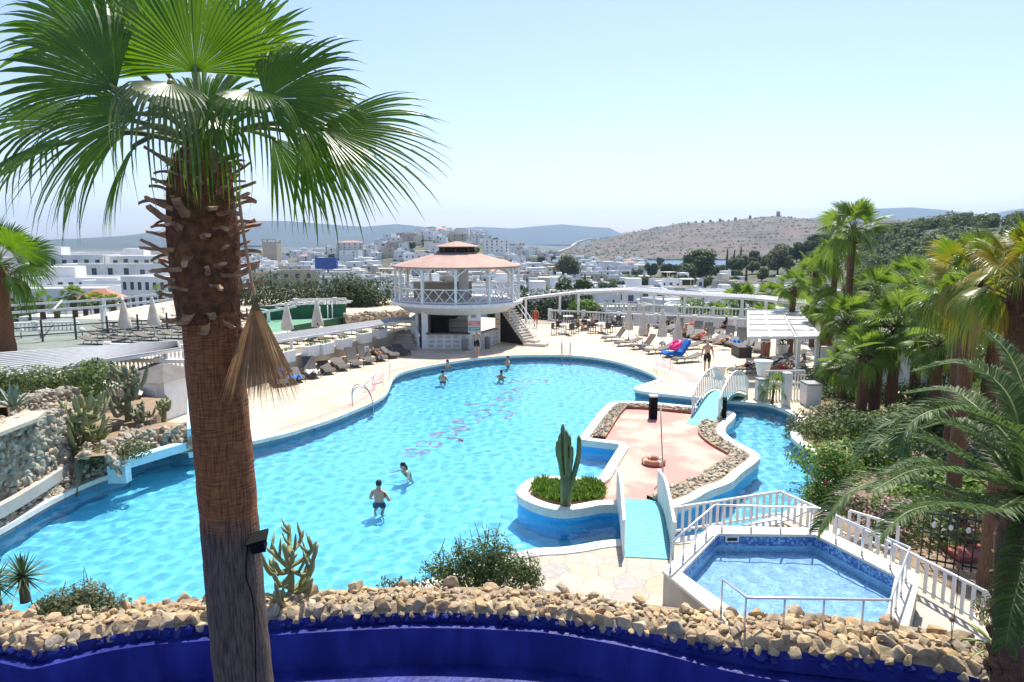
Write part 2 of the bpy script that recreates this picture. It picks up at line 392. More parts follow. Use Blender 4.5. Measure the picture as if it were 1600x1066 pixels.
def mosaic(name, cols, size, rough=.25):
    m, ns, ls, b = nm(name); g = ns.new('ShaderNodeNewGeometry'); v = ns.new('ShaderNodeVectorMath'); v.operation = 'SCALE'; v.inputs['Scale'].default_value = 1 / size
    a = ns.new('ShaderNodeVectorMath'); a.operation = 'ADD'; a.inputs[1].default_value = (.013, .017, .021)
    f = ns.new('ShaderNodeVectorMath'); f.operation = 'FLOOR'; w = ns.new('ShaderNodeTexWhiteNoise'); r = ns.new('ShaderNodeValToRGB'); r.color_ramp.interpolation = 'CONSTANT'
    ls.new(g.outputs['Position'], a.inputs[0]); ls.new(a.outputs[0], v.inputs[0]); ls.new(v.outputs[0], f.inputs[0]); ls.new(f.outputs[0], w.inputs[0]); ls.new(w.outputs[0], r.inputs[0])
    e = r.color_ramp.elements
    while len(e) < len(cols): e.new(.5)
    for i, c in enumerate(cols): e[i].position = i / len(cols); e[i].color = c4(c)
    ls.new(r.outputs[0], b.inputs['Base Color']); b.inputs['Roughness'].default_value = rough; MATS[name] = m; return m
mosaic('kids_tile', [(.3, .52, .74), (.36, .59, .8), (.25, .46, .7), (.42, .64, .82), (.32, .55, .76)], .05)
mosaic('kids_band', [(.05, .13, .34), (.14, .31, .58), (.07, .19, .44), (.24, .43, .68), (.06, .15, .4), (.04, .1, .3)], .05)
mosaic('pool_wall', [(.06, .43, .84), (.07, .46, .87), (.055, .41, .82)], .08, .35)  # bluer than the floor tile: blue shade on the walls put into the colour
mosaic('pool_tile', [(.17, .65, .85), (.185, .675, .87), (.16, .63, .835), (.18, .66, .86)], .08, .35)
def tiled(name, c1, c2, joint, sx, sy, mort=.012, noise=.6, rot=0.0):
    """rectangular slabs laid in the ground's own plane"""
    m, ns, ls, b = nm(name); g = ns.new('ShaderNodeNewGeometry'); mp = ns.new('ShaderNodeMapping'); mp.inputs['Rotation'].default_value = (0, 0, rot); ls.new(g.outputs['Position'], mp.inputs[0])
    k = ns.new('ShaderNodeTexBrick'); k.inputs['Scale'].default_value = 1; k.inputs['Brick Width'].default_value = sx; k.inputs['Row Height'].default_value = sy; k.inputs['Mortar Size'].default_value = mort; k.offset = .0
    k.inputs['Color1'].default_value = c4(c1); k.inputs['Color2'].default_value = c4(c2); k.inputs['Mortar'].default_value = c4(joint); ls.new(mp.outputs[0], k.inputs[0])
    n = ns.new('ShaderNodeTexNoise'); n.inputs['Scale'].default_value = noise; n.inputs['Detail'].default_value = 8; ls.new(mp.outputs[0], n.inputs[0])
    mr = ns.new('ShaderNodeMapRange'); mr.inputs[1].default_value = .3; mr.inputs[2].default_value = .7; mr.inputs[3].default_value = .74; mr.inputs[4].default_value = 1.08; ls.new(n.outputs[0], mr.inputs[0])
    h = ns.new('ShaderNodeHueSaturation'); ls.new(k.outputs[0], h.inputs['Color']); ls.new(mr.outputs[0], h.inputs['Value']); ls.new(h.outputs[0], b.inputs['Base Color'])
    b.inputs['Roughness'].default_value = .75; MATS[name] = m; return m
tiled('deck_stone', (.64, .53, .38), (.6, .49, .35), (.36, .29, .2), .9, .6, .014, .5, rad(20))
def crazy(name, cols, joint, scale, edge=.035):
    m, ns, ls, b = nm(name); g = ns.new('ShaderNodeNewGeometry')
    nz = ns.new('ShaderNodeTexNoise'); nz.inputs['Scale'].default_value = 2.2; ls.new(g.outputs['Position'], nz.inputs[0])
    ad = ns.new('ShaderNodeMixRGB'); ad.blend_type = 'LINEAR_LIGHT'; ad.inputs[0].default_value = .18; ls.new(g.outputs['Position'], ad.inputs[1]); ls.new(nz.outputs['Color'], ad.inputs[2])
    v = ns.new('ShaderNodeTexVoronoi'); v.voronoi_dimensions = '2D'; v.feature = 'DISTANCE_TO_EDGE'; v.inputs['Scale'].default_value = scale; ls.new(ad.outputs[0], v.inputs['Vector'])
    v2 = ns.new('ShaderNodeTexVoronoi'); v2.voronoi_dimensions = '2D'; v2.inputs['Scale'].default_value = scale; ls.new(ad.outputs[0], v2.inputs['Vector'])
    r = ns.new('ShaderNodeValToRGB'); e = r.color_ramp.elements
    while len(e) < len(cols): e.new(.5)
    for i, c in enumerate(cols): e[i].position = i / (len(cols) - 1); e[i].color = c4(c)
    sp = ns.new('ShaderNodeSeparateColor'); ls.new(v2.outputs['Color'], sp.inputs[0]); ls.new(sp.outputs[0], r.inputs[0])
    n2 = ns.new('ShaderNodeTexNoise'); n2.inputs['Scale'].default_value = 6; n2.inputs['Detail'].default_value = 8; ls.new(g.outputs['Position'], n2.inputs[0])
    hs = ns.new('ShaderNodeHueSaturation'); mr = ns.new('ShaderNodeMapRange'); mr.inputs[3].default_value = .7; mr.inputs[4].default_value = 1.25; ls.new(n2.outputs[0], mr.inputs[0]); ls.new(mr.outputs[0], hs.inputs['Value']); ls.new(r.outputs[0], hs.inputs['Color'])
    st = ns.new('ShaderNodeMapRange'); st.inputs[1].default_value = edge * .5; st.inputs[2].default_value = edge; ls.new(v.outputs['Distance'], st.inputs[0])
    mx = ns.new('ShaderNodeMixRGB'); mx.inputs[1].default_value = c4(joint); ls.new(st.outputs[0], mx.inputs[0]); ls.new(hs.outputs[0], mx.inputs[2]); ls.new(mx.outputs[0], b.inputs['Base Color'])
    bp = ns.new('ShaderNodeBump'); bp.inputs['Strength'].default_value = .5; bp.inputs['Distance'].default_value = .02; ls.new(st.outputs[0], bp.inputs['Height']); ls.new(bp.outputs[0], b.inputs['Normal'])
    b.inputs['Roughness'].default_value = .8; MATS[name] = m; return m
crazy('patio_stone', [(.5, .42, .3), (.4, .36, .3), (.54, .46, .34), (.36, .34, .32), (.5, .39, .24)], (.34, .28, .21), 1.9, .022)
def water_mat(name, tint, rough=0.0):
    m, ns, ls, b = nm(name); ns.remove(b); o = ns['Material Output']
    a = ns.new('ShaderNodeBsdfRefraction'); a.inputs['IOR'].default_value = 1.33; a.inputs['Roughness'].default_value = rough; a.inputs['Color'].default_value = c4(tint)
    g = ns.new('ShaderNodeBsdfGlossy'); g.inputs['Roughness'].default_value = rough; fr = ns.new('ShaderNodeFresnel'); fr.inputs['IOR'].default_value = 1.33; mx = ns.new('ShaderNodeMixShader')
    ls.new(fr.outputs[0], mx.inputs[0]); ls.new(a.outputs[0], mx.inputs[1]); ls.new(g.outputs[0], mx.inputs[2]); ls.new(mx.outputs[0], o.inputs[0]); MATS[name] = m
water_mat('pool_water', (.93, .985, 1.0))
def wave_sheet(name, poly, z, cell, seed, amp, Lr, mat, pad=.05, hole=None):
    """a water surface of real ripples clipped to its basin"""
    P = np.array([[p[0], p[1]] for p in poly]); x0, y0 = P.min(0) - .1; x1, y1 = P.max(0) + .1
    nx = int((x1 - x0) / cell) + 1; ny = int((y1 - y0) / cell) + 1
    X, Y = np.meshgrid(np.linspace(x0, x1, nx), np.linspace(y0, y1, ny))
    r = random.Random(seed); Z = np.zeros_like(X)
    for _ in range(44):
        L = r.uniform(*Lr); a = r.uniform(0, 2 * math.pi); k = 2 * math.pi / L
        Z += amp * L ** 2 * np.sin(k * math.cos(a) * X + k * math.sin(a) * Y + r.uniform(0, 6.28))
    idx = np.arange(nx * ny).reshape(ny, nx)
    ins = inside(poly, X, Y); keep = ins[:-1, :-1] | ins[1:, :-1] | ins[:-1, 1:] | ins[1:, 1:]
    f = np.stack([idx[:-1, :-1], idx[:-1, 1:], idx[1:, 1:], idx[1:, :-1]], -1)[keep]
    used = np.zeros(nx * ny, bool); used[f.ravel()] = True; remap = np.cumsum(used) - 1
    co_ = np.stack([X.ravel(), Y.ravel(), Z.ravel() + z], -1)[used]
    me = bpy.data.meshes.new(name); me.from_pydata(co_.tolist(), [], remap[f].tolist()); me.shade_smooth(); me.materials.append(mat)
    o = ob(name, me); o.cycles.is_caustics_caster = True
    return struct(o)
def GF(px, py, zw=-.22, zf=-1.4):
    """pixel -> point on the pool floor, through the flat water"""
    p = G(px, py, zw); d = ray(px, py).normalized(); s = Vector((d.x, d.y, 0)) / 1.33; k = math.sqrt(max(0, 1 - s.length_squared)); d2 = Vector((s.x, s.y, -k))
    return p + d2 * ((zf - zw) / d2.z)
# ================================================================ pool, canal, deck
SHORE_PX = [(-330, 1010), (-200, 930), (-80, 868), (0, 829), (40, 805), (82, 781), (136, 755), (182, 739), (199, 733), (199, 733), (206, 718), (227, 709.5), (258, 704.5), (301, 703), (345, 699), (380, 694), (450, 678), (474, 670), (510, 659), (541, 647), (588, 627), (603, 616), (609, 601), (613, 590), (629, 581), (680, 570), (744, 560), (812, 555), (900, 555.5), (958, 563.5), (1003, 578), (1025, 588), (1029, 594), (1029, 594), (1008, 601), (990, 607), (997, 612), (1085, 621.5), (1120, 626), (1177, 630), (1205, 632.5), (1240, 647), (1250, 660), (1236, 676), (1240, 688), (1262, 702), (1285, 725), (1290, 755), (1252, 792), (1220, 806), (1180, 821), (1100, 836), (1052, 845), (957, 845), (887, 859), (830, 860), (760, 880), (690, 905), (640, 918), (560, 928), (430, 940), (330, 955), (200, 970), (60, 995), (-60, 1040), (-200, 1080)]
def ccw(p):
    a = sum(p[i - 1].x * p[i].y - p[i].x * p[i - 1].y for i in range(len(p)))
    return p if a > 0 else p[::-1]
def P2(px, z=0.0): return [Vector(G(x, y, z)[:2]) for x, y in px]
SHORE = ccw(chaikin(P2(SHORE_PX), 2))
ISL_PX = [(905, 691), (905, 691), (947, 635.5), (965, 630.5), (1012, 632), (1084, 639), (1100, 641), (1131, 645), (1149, 650), (1146, 658), (1127, 676), (1142, 692), (1186, 714), (1185, 724), (1155, 745), (1142, 760), (1105, 772), (1085, 786), (1047, 799), (1010, 800), (949, 792), (907, 801), (873, 804), (840, 796), (811, 782), (808, 770), (834, 749.5), (888, 751), (936, 755), (936, 755), (936, 755), (971, 699), (971, 699), (971, 699)]
ISL = ccw(chaikin(P2(ISL_PX), 2))
LIP_PX = [(-200, 1000), (-90, 1017), (20, 1040), (45, 1047), (70, 1042), (192, 1011), (328, 1001), (415, 993), (604, 982), (700, 981), (820, 986), (880, 992), (1020, 1018), (1110, 1043), (1201, 1062), (1330, 1077), (1450, 1090), (1560, 1122), (1650, 1200)]
LIP = chaikin([Vector(G(x, y, .3)[:2]) for x, y in LIP_PX], 2, False)      # runs left to right
BACK = offset(LIP, -1.3, False)
ZF = -1.4
mb = MB(); mb.prism(SHORE, None, ZF); strip(mb, SHORE, SHORE, ZF, .0, mi=1)
basin = struct(mb.build('pool_basin', [M['pool_tile'], M['pool_wall']], smooth=False)); basin.cycles.is_caustics_receiver = True
mb = MB(); strip(mb, ISL, ISL, ZF, .0); iw = struct(mb.build('island_base', M['pool_wall'])); iw.cycles.is_caustics_receiver = True
wave_sheet('pool_water', SHORE, -.22, .05, 5, .0046, (.2, .62), M['pool_water'])
outer = [Vector((-36, LIP[0].y + .4))] + [p.copy() for p in offset(LIP, -.5, False)] + [Vector((32, 7.5)), Vector((32, 24)), Vector((24, 31)), Vector((21.5, 44)), Vector((18.9, 54.2)), Vector((10.2, 58.2)), Vector((3.2, 61.4)), Vector((-8, 66)), Vector((-36, 68))]
mb = MB(); mb.prism(outer, -4.5, 0.0, holes=[SHORE]); struct(mb.build('pool_deck', M['deck_stone']))
def ring(name, poly, a, b, z0, z1, mat, parent=None, seg=None):
    A = offset(poly, a); B = offset(poly, b); mb = MB()
    idx = seg if seg is not None else list(range(len(poly))); cl = seg is None
    a_ = [A[i] for i in idx]; b_ = [B[i] for i in idx]
    strip(mb, b_, a_, z1, z1, cl); strip(mb, a_, a_, z1, z0, cl); strip(mb, b_, b_, z0, z1, cl)
    return mb.build(name, mat, parent)
def seg_between(poly, p, q):
    n = len(poly); i = min(range(n), key=lambda k: (poly[k] - p).length); j = min(range(n), key=lambda k: (poly[k] - q).length)
    out = []; k = i
    while True:
        out.append(k)
        if k == j: break
        k = (k + 1) % n
    return out
cope = tag(ring('pool_coping', SHORE, -.05, .3, -.1, .04, M['white_coping']), kind='structure')
sA, sB = Vector(G(1027, 589)[:2]), Vector(G(452, 677)[:2])
sg = seg_between(SHORE, sA, sB)
if len(sg) > len(SHORE) * .6: sg = seg_between(SHORE, sB, sA)
struct(ring('coping_stripe', SHORE, .02, .34, .03, .046, M['orange_stripe'], seg=sg))
struct(ring('paint_stripe', SHORE, .62, .86, -.01, .005, M['pink_stripe'], seg=sg))
sR = seg_between(SHORE, Vector(G(1030, 594)[:2]), Vector(G(985, 572)[:2])); sR = sR if len(sR) < len(SHORE) / 2 else seg_between(SHORE, Vector(G(985, 572)[:2]), Vector(G(1030, 594)[:2]))
for a_, b_, m_ in ((.42, .95, 'orange_stripe'), (.95, 1.45, 'white_coping'), (1.45, 2.15, 'pink_stripe')): struct(ring('paint_stripe', SHORE, a_, b_, -.01, .009, M[m_], seg=sR))
# near patio of broken stone, and the garden soil on the right
PAT = P2([(640, 917), (700, 901), (760, 879), (830, 859), (887, 858), (957, 844), (1052, 844), (1100, 835), (1180, 820), (1225, 805), (1290, 830), (1440, 930), (1560, 1010), (1620, 1060), (1480, 1120), (1330, 1075), (1201, 1050), (1020, 1000), (880, 975), (700, 955), (600, 950)])
shp = offset(SHORE, .33); PATp = PAT
mb = MB(); mb.prism(PATp, None, .012); struct(mb.build('patio_paving', M['patio_stone']))
GAR = [Vector(G(1252, 640)[:2]) + Vector((.7, 0))] + P2([(1262, 660), (1248, 676), (1252, 686), (1275, 700), (1297, 725), (1302, 757), (1262, 798), (1300, 820), (1450, 900), (1570, 970), (1640, 1020)]) + [Vector((31, 8)), Vector((31, 24)), Vector((21, 32)), Vector((14.3, 31))]
mb = MB(); mb.prism(GAR, None, .016); struct(mb.build('garden_soil', M['soil'], smooth=False))
# lettering painted on the pool floor
STROKES = [[(20, 880), (110, 840), (100, 810), (240, 815), (320, 830), (300, 850), (220, 850)], [(20, 880), (100, 885), (260, 880)], [(110, 850), (220, 850), (260, 870)], [(225, 785), (220, 750), (300, 735), (430, 735), (455, 760), (400, 785), (360, 775), (350, 745)], [(345, 685), (400, 650), (470, 635), (600, 640), (610, 680)], [(350, 680), (470, 690), (690, 700)], [(690, 690), (660, 735), (640, 705)], [(460, 640), (440, 670), (380, 685)], [(530, 572), (580, 580), (720, 575)], [(580, 580), (600, 610), (720, 620), (750, 590)], [(600, 595), (740, 595)], [(600, 545), (640, 505), (740, 500), (850, 515), (830, 550), (740, 555), (690, 545), (690, 510)], [(600, 545), (700, 550)], [(865, 495), (900, 475), (980, 455), (960, 425), (900, 405), (800, 430), (770, 460), (880, 460)], [(880, 492), (930, 480)], [(900, 405), (1050, 405), (1190, 430), (1180, 470), (1100, 500)], [(700, 345), (760, 330), (830, 350), (960, 355), (1120, 370)], [(720, 345), (800, 345)], [(1010, 300), (1070, 270), (1150, 220), (1330, 230)], [(1010, 300), (1180, 310), (1280, 270), (1140, 255)], [(1060, 285), (1200, 285)], [(1370, 240), (1440, 245), (1390, 250)], [(1210, 200), (1240, 175), (1300, 175), (1280, 195), (1210, 200)], [(1160, 90), (1240, 95), (1230, 125), (1180, 120)], [(1300, 120), (1340, 90), (1400, 110), (1320, 145), (1440, 140)], [(1400, 95), (1550, 90), (1530, 120), (1440, 120)]]
pm('letter_red', (.34, .32, .4), (.29, .31, .4), 5, .7)
mb = MB()
for st in STROKES:
    P = [GF(620 + u / 6.6625, 580 + v / 6.6625) for u, v in st]; P = cat3(P, 5); P = [Vector((p.x, p.y)) for p in P]
    a_, b_ = offset(P, .075, False), offset(P, -.075, False); strip(mb, a_, b_, ZF + .006 + .0006 * (len(mb.v) % 13), ZF + .006 + .0006 * (len(mb.v) % 13), False)
lt = tag(mb.build('floor_lettering', M['letter_red']), 'faded red cursive lettering painted across the pool floor', 'lettering'); lt.cycles.is_caustics_receiver = True
# island: white rim, pink floor, stone kerb
ICOP = tag(ring('island_coping', ISL, .04, -.29, -.12, .12, M['white_coping']), kind='structure')
inn = offset(ISL, -.27)
mb = MB(); mb.prism(inn, None, .02); struct(mb.build('island_floor', M['pink_floor']))
def rim_band(px, off0, off1, n, size, name, label, mats, z=.12, wall=None, closed=False):
    seg = P2(px); seg = chaikin(seg, 2, False); mb = MB(); r = random.Random(len(px) * 7); L = arclen(seg)[-1]
    A = offset(seg, off0, False); B = offset(seg, off1, False)
    strip(mb, A, B, z - .02, z - .02, False, 1) if off0 < off1 else strip(mb, B, A, z - .02, z - .02, False, 1)
    strip(mb, B, B, .015, z - .02, False, 2 if wall else 1)
    for k in range(n):
        s = L * (k + r.random()) / n; o = off0 + (off1 - off0) * (.1 + .8 * r.random()); p, d = along(seg, s)
        rock(mb, (p.x + d.y * o, p.y - d.x * o, z + r.uniform(-.02, .02)), size * r.uniform(.7, 1.3), r, 0, PEBS)
    return tag(mb.build(name, mats), label, 'kerb')
rim_band([(1146, 656), (1127, 676), (1142, 692), (1186, 714), (1185, 724), (1155, 745), (1142, 760), (1105, 772), (1085, 786), (1050, 797)], .28, .95, 420, .085, 'stone_kerb', 'kerb of small pale stones along the winding canal side of the pink island', [M['pale_stone'], M['mortar'], M['red_brick']], .14, True)
rim_band([(912, 685), (947, 637), (965, 632.5), (1012, 634), (1084, 641)][::-1], -.28, -.8, 260, .085, 'stone_kerb', 'kerb of rough brown stones along the pool side of the pink island', [M['grey_stone'], M['mortar'], M['red_brick']], .16, True)
# planter bed on the peninsula
mb = MB(); BED = chaikin(P2([(838, 756), (880, 757), (928, 759), (944, 768), (946, 783), (907, 789), (878, 791), (850, 786), (830, 775)]), 2)
mb.prism(BED, .0, .1); struct(mb.build('planter_soil', M['soil']))
# ================================================================ boulder wall and blue channel in front
OFFX = lambda d: offset(LIP, d, False)
mb = MB(); A, B = OFFX(-.12), OFFX(-1.35)
strip(mb, LIP, OFFX(-.24), .3, .3, False); strip(mb, LIP, LIP, -.42, .3, False)
NEAR = [Vector((-10, 2)), Vector((12, 2))]
mb.prism([Vector((-30, LIP[0].y))] + [p for p in LIP] + [Vector((30, LIP[-1].y)), Vector((30, -6)), Vector((-30, -6))], None, -.4)
struct(mb.build('channel', M['blue_paint'], smooth=False))
mb = MB(); r = random.Random(11); L = arclen(LIP)[-1]
kk = lambda x: max(0.0, min(1.0, (x - 1.8) / 2.8)) ** 1.2     # the wall grows taller and wider towards the paddling pool
def wl_(d, z, j=0): return [(p.x + n_.x * d * (1 + .3 * kk(p.x)), p.y + n_.y * d * (1 + .3 * kk(p.x)), z + (.2 * kk(p.x) if j else 0)) for p, n_ in zip(LIP, LN)]
LN = [(q - p).normalized() for p, q in zip(LIP, offset(LIP, -1, False))]
prof_ = [(.2, .3, 0), (.2, .48, 1), (.34, .6, 1), (.92, .6, 1), (1.0, .3, 1), (1.0, -.02, 0)]; cols_ = [wl_(*q) for q in prof_]; nL = len(LIP)
for i in range(len(cols_) - 1): mb.add(cols_[i] + cols_[i + 1], [(k, k + 1, nL + k + 1, nL + k) for k in range(nL - 1)], 2 if i == 0 else 1)
def wrow(dist, step, size, z, jit, fl=(.9, .75, .65), mi=0):
    s = r.random() * step
    while s < L:
        p, d = along(LIP, s); o = -(dist + r.uniform(-jit, jit)) * (1 + .3 * kk(p.x)); sz = size * r.uniform(.72, 1.3) * (1 + .2 * kk(p.x))
        rock(mb, (p.x + d.y * o, p.y - d.x * o, z + (.2 * kk(p.x) if z > .4 else .15 * kk(p.x)) + r.uniform(-.03, .05)), sz, r, mi, ROCKS, fl); s += .84 * step * r.uniform(.75, 1.25) * (sz / size) ** .5
wrow(.31, .25, .145, .53, .03, (1, .85, .9)); wrow(.42, .2, .115, .6, .05, (1, .8, .5)); wrow(.56, .19, .105, .6, .06, (1, .85, .5)); wrow(.7, .19, .105, .59, .06, (1, .85, .5)); wrow(.83, .22, .12, .57, .06, (1, .85, .6)); wrow(.97, .26, .125, .44, .05); wrow(.5, .16, .06, .615, .1, (1, .8, .6)); wrow(.76, .16, .06, .61, .12, (1, .8, .6)); wrow(.9, .8, .16, .62, .08, (1, .9, .8)); wrow(.22, .2, .095, .38, .02, (1, .8, .8), 2); wrow(.2, .3, .09, .46, .02, (1, .8, .8), 0)
tag(mb.build('boulder_wall', [M['stone'], M['mortar'], M['blue_paint']]), 'low wall of rounded tan boulders curving above the blue channel', 'stone wall')
# ================================================================ children's pool
KZ = .72
KI = P2([(1063.5, 894), (1121.5, 833.5), (1274, 835), (1400.6, 899.5), (1384, 975.6), (1176, 975.6)], KZ)
KO = P2([(1037, 892), (1111, 822), (1283, 826), (1436, 899), (1414, 990), (1152, 990), (1124, 962)], KZ)
kp = thing('paddling_pool', 'raised hexagonal paddling pool with blue mosaic lining beside the white picket fence', 'paddling pool', (KO[0].x, KO[0].y, 0))
base = kp.location.copy()
def rel(o):
    o.matrix_parent_inverse = Matrix.Translation(-base); return o
mb = MB(); mb.prism(KO, .0, KZ - .06, holes=[offset(ccw(KI), .02)]); rel(mb.build('wall', M['concrete'], kp))
mb = MB(); mb.prism(offset(ccw(KO), .03), KZ - .06, KZ, holes=[offset(ccw(KI), -.02)]); rel(mb.build('coping', M['cream_coping'], kp))
mb = MB(); KIc = ccw(KI); mb.prism(KIc, None, .05); strip(mb, KIc, KIc, .05, KZ - .3, mi=0); strip(mb, KIc, KIc, KZ - .3, KZ - .03, mi=1)
kb = rel(mb.build('lining', [M['kids_tile'], M['kids_band']], kp)); kb.cycles.is_caustics_receiver = True
wk = wave_sheet('water', KIc, KZ - .27, .04, 9, .0048, (.2, .55), M['pool_water']); del wk['kind']; wk.parent = kp; rel(wk)
mb = MB(); a_ = D(1144, 838, G(1144, 834, KZ).y - .012); mb.box((a_.x, a_.y + .0, KZ - .12), (.3, .03, .14)); mb.box((a_.x, a_.y - .02, KZ - .12), (.22, .02, .07), mi=1); rel(mb.build('skimmer', [M['white_paint'], M['dark_inside']], kp))
# depth figure on the coping
fc = bpy.data.curves.new('depth_mark', 'FONT'); fc.body = '40cm'; fc.size = .2; fc.extrude = .001; fo = bpy.data.objects.new('depth_mark', fc); COL.objects.link(fo); fc.materials.append(M['letter_red'])
p_ = G(1080, 919, KZ); q_ = G(1105, 936, KZ); fo.location = (p_.x, p_.y, KZ + .003); fo.rotation_euler = (0, 0, math.atan2(q_.y - p_.y, q_.x - p_.x)); bpy.context.view_layer.update(); fm = bpy.data.meshes.new_from_object(fo.evaluated_get(bpy.context.evaluated_depsgraph_get())); fm.materials.clear(); fm.materials.append(M['letter_red']); f2 = ob('depth_mark', fm, kp, fo.location.copy(), fo.rotation_euler.z); rel(f2); bpy.data.objects.remove(fo); f2.name = 'depth_mark'
# its tubular railing
RT = [G(x, y, 1.32) for x, y in [(1129, 905), (1167, 934), (1391.6, 937.6), (1422, 856), (1279, 794), (1117, 789), (1049, 848)]]
rl = thing('pool_railing', 'low tubular white metal railing standing on the rim of the paddling pool', 'railing', (RT[0].x, RT[0].y, KZ)); base = rl.location.copy()
mb = MB(); mb.tube(RT, .024, 8); rel(mb.build('handrail', M['aluminium'], rl))
LR = arclen(RT)[-1]; npost = int(LR / .62)
for i in range(npost + 1):
    p, d = along(RT, LR * i / npost); mb = MB(); mb.tube([(p.x, p.y, KZ), (p.x, p.y, 1.31)], .019, 7); mb.tube([(p.x, p.y, KZ + .002), (p.x, p.y, KZ + .06)], .028, 8); rel(mb.build('post', M['aluminium'], rl))
# ================================================================ picket fences
def picket(px, z, label, h=.72, group=None):
    T = [G(x, y, z) for x, y in px]; t = thing('picket_fence', label, 'fence', (T[0].x, T[0].y, 0)); b_ = t.location.copy(); L = arclen(T)[-1]
    def rl_(o): o.matrix_parent_inverse = Matrix.Translation(-b_); return o
    for nme, zz, w in (('top_rail', z, .05), ('bottom_rail', z - h + .12, .045)):
        mb = MB()
        for a, b in zip(T, T[1:]): mb.bar((a.x, a.y, zz), (b.x, b.y, zz), .05, w)
        rl_(mb.build(nme, M['white_paint'], t))
    n = int(L / .2)
    for i in range(n + 1):
        p, d = along(T, L * i / n); mb = MB(); mb.box((p.x, p.y, z - h / 2 + .01), (.07, .028, h - .06), math.atan2(d.y, d.x)); rl_(mb.build('picket', M['white_paint'], t))
    return t
picket([(1045, 795), (1219, 768), (1285, 797), (1371, 838), (1564, 937), (1640, 980)], .78, 'white picket fence running from the near bridge round behind the paddling pool')
picket([(1328, 798), (1404, 821)], .85, 'short white picket panel standing behind the long fence by pink flowers')
# ================================================================ bridges
def bridge(Ac, Bc, width, arch, label, solid, rail_h, name='footbridge', inset=0.0):
    Ac = Vector((Ac.x, Ac.y)); Bc = Vector((Bc.x, Bc.y)); d = Bc - Ac; L = d.length; u = d / L; t = thing(name, label, 'bridge', (Ac.x, Ac.y, 0), math.atan2(u.y, u.x))
    N = 22; z = lambda s: .03 + arch * math.sin(math.pi * min(1, max(0, s / L))) ** 1.3
    xs = [L * i / N for i in range(N + 1)]; hw = width / 2
    mb = MB(); vs = []; fs = []
    for x in xs: vs += [(x, -hw, z(x)), (x, hw, z(x)), (x, hw, z(x) - .14), (x, -hw, z(x) - .14)]
    for i in range(N):
        o = i * 4
        for k in range(4): fs.append((o + k, o + (k + 1) % 4, o + 4 + (k + 1) % 4, o + 4 + k))
    mb.add(vs, fs + [(0, 3, 2, 1), (4 * N, 4 * N + 1, 4 * N + 2, 4 * N + 3)]); mb.build('deck', M['teal_floor'], t)
    for sy in (-1, 1):
        y = sy * (hw + .035); x0, x1 = inset, L - inset * .4
        mb = MB(); mt = lambda x: z(x) + rail_h
        if solid:
            n = int((x1 - x0) / .11)
            for i in range(n):
                xa = x0 + (x1 - x0) * (i + .5) / n; w_ = (x1 - x0) / n
                a, b = z(xa) - .16, mt(xa) ; mb.box((xa, y, (a + b) / 2), (w_ - .008, .03, b - a))
            pr = mb.build('parapet', M['white_paint'], t); mb = MB()
            for i in range(14):
                xa, xb = x0 + (x1 - x0) * i / 14, x0 + (x1 - x0) * (i + 1) / 14; mb.bar((xa, y, mt(xa) + .01), (xb, y, mt(xb) + .01), .07, .035)
            mb.build('cap', M['white_paint'], pr)
        else:
            ht = lambda x: z(x) + rail_h * (.72 + .28 * math.sin(math.pi * (x - x0) / (x1 - x0)) ** .6)
            for i in range(16):
                xa, xb = x0 + (x1 - x0) * i / 16, x0 + (x1 - x0) * (i + 1) / 16
                mb.bar((xa, y, ht(xa)), (xb, y, ht(xb)), .06, .05); mb.bar((xa, y, z(xa) + .1), (xb, y, z(xb) + .1), .05, .045)
            mb.bar((x0, y, -.0 + z(x0) - .1), (x0, y, ht(x0)), .07); mb.bar((x1, y, z(x1) - .1), (x1, y, ht(x1)), .07)
            fr = mb.build('railing', M['white_paint'], t); n = int((x1 - x0) / .3)
            for i in range(1, n):
                xa = x0 + (x1 - x0) * i / n; mb = MB(); mb.box((xa, y, (z(xa) + .1 + ht(xa)) / 2), (.085, .03, ht(xa) - z(xa) - .1)); mb.build('slat', M['white_paint'], fr)
    return t
bridge(G(1013, 874), G(995, 781), 1.05, .3, 'near footbridge with turquoise deck and solid white board parapets', True, .86)
bridge(G(1091, 666), G(1152, 616), 1.0, .62, 'far arched footbridge with turquoise deck and white slatted railings', False, 1.0, inset=1.0)
# ================================================================ upper terrace on the left, walls, tennis court
TZ = .85; zp_ = 1.85
TER = [Vector((-7.6, 47.6)), Vector((-14.0, 30.6)), Vector((-19.2, 31.0)), Vector((-20.5, 30.0)), Vector((-36, 30.5)), Vector((-36, 74)), Vector((-7.0, 74)), Vector((-6.6, 52))]
mb = MB(); mb.prism(TER, -.2, TZ); struct(mb.build('upper_terrace', M['deck_stone'])) 
def wall(name, label, pts, z0, z1, th, mat, cap=None):
    mb = MB()
    for a, b in zip(pts, pts[1:]):
        a, b = Vector((a[0], a[1])), Vector((b[0], b[1])); d = (b - a).normalized(); n = Vector((-d.y, d.x)) * th / 2
        mb.prism([a - n, b - n, b + n, a + n], z0, z1, 0)
        if cap: n2 = n * 1.25; mb.prism([a - n2, b - n2, b + n2, a + n2], z1 + .002, z1 + .05, 1)
    return tag(mb.build(name, [M[mat]] + ([M[cap]] if cap else [])), label, 'wall')
wall('retaining_wall', 'low beige retaining wall behind the shaded loungers under the grey slatted pergola', [(-7.62, 47.5), (-14.05, 30.5)], .0, TZ + .12, .22, 'beige_wall', 'cream_coping')
mb = MB(); mb.prism([Vector((-12.2, 36.6)), Vector((-8.3, 46.6)), Vector((-7.3, 46.2)), Vector((-11.1, 36.3))], 0, .3); struct(mb.build('stone_ledge', M['beige_wall']))
CRT = [G(395, 523, TZ).xy, G(541, 508, TZ).xy, G(541, 497, TZ).xy, G(395, 500, TZ).xy]
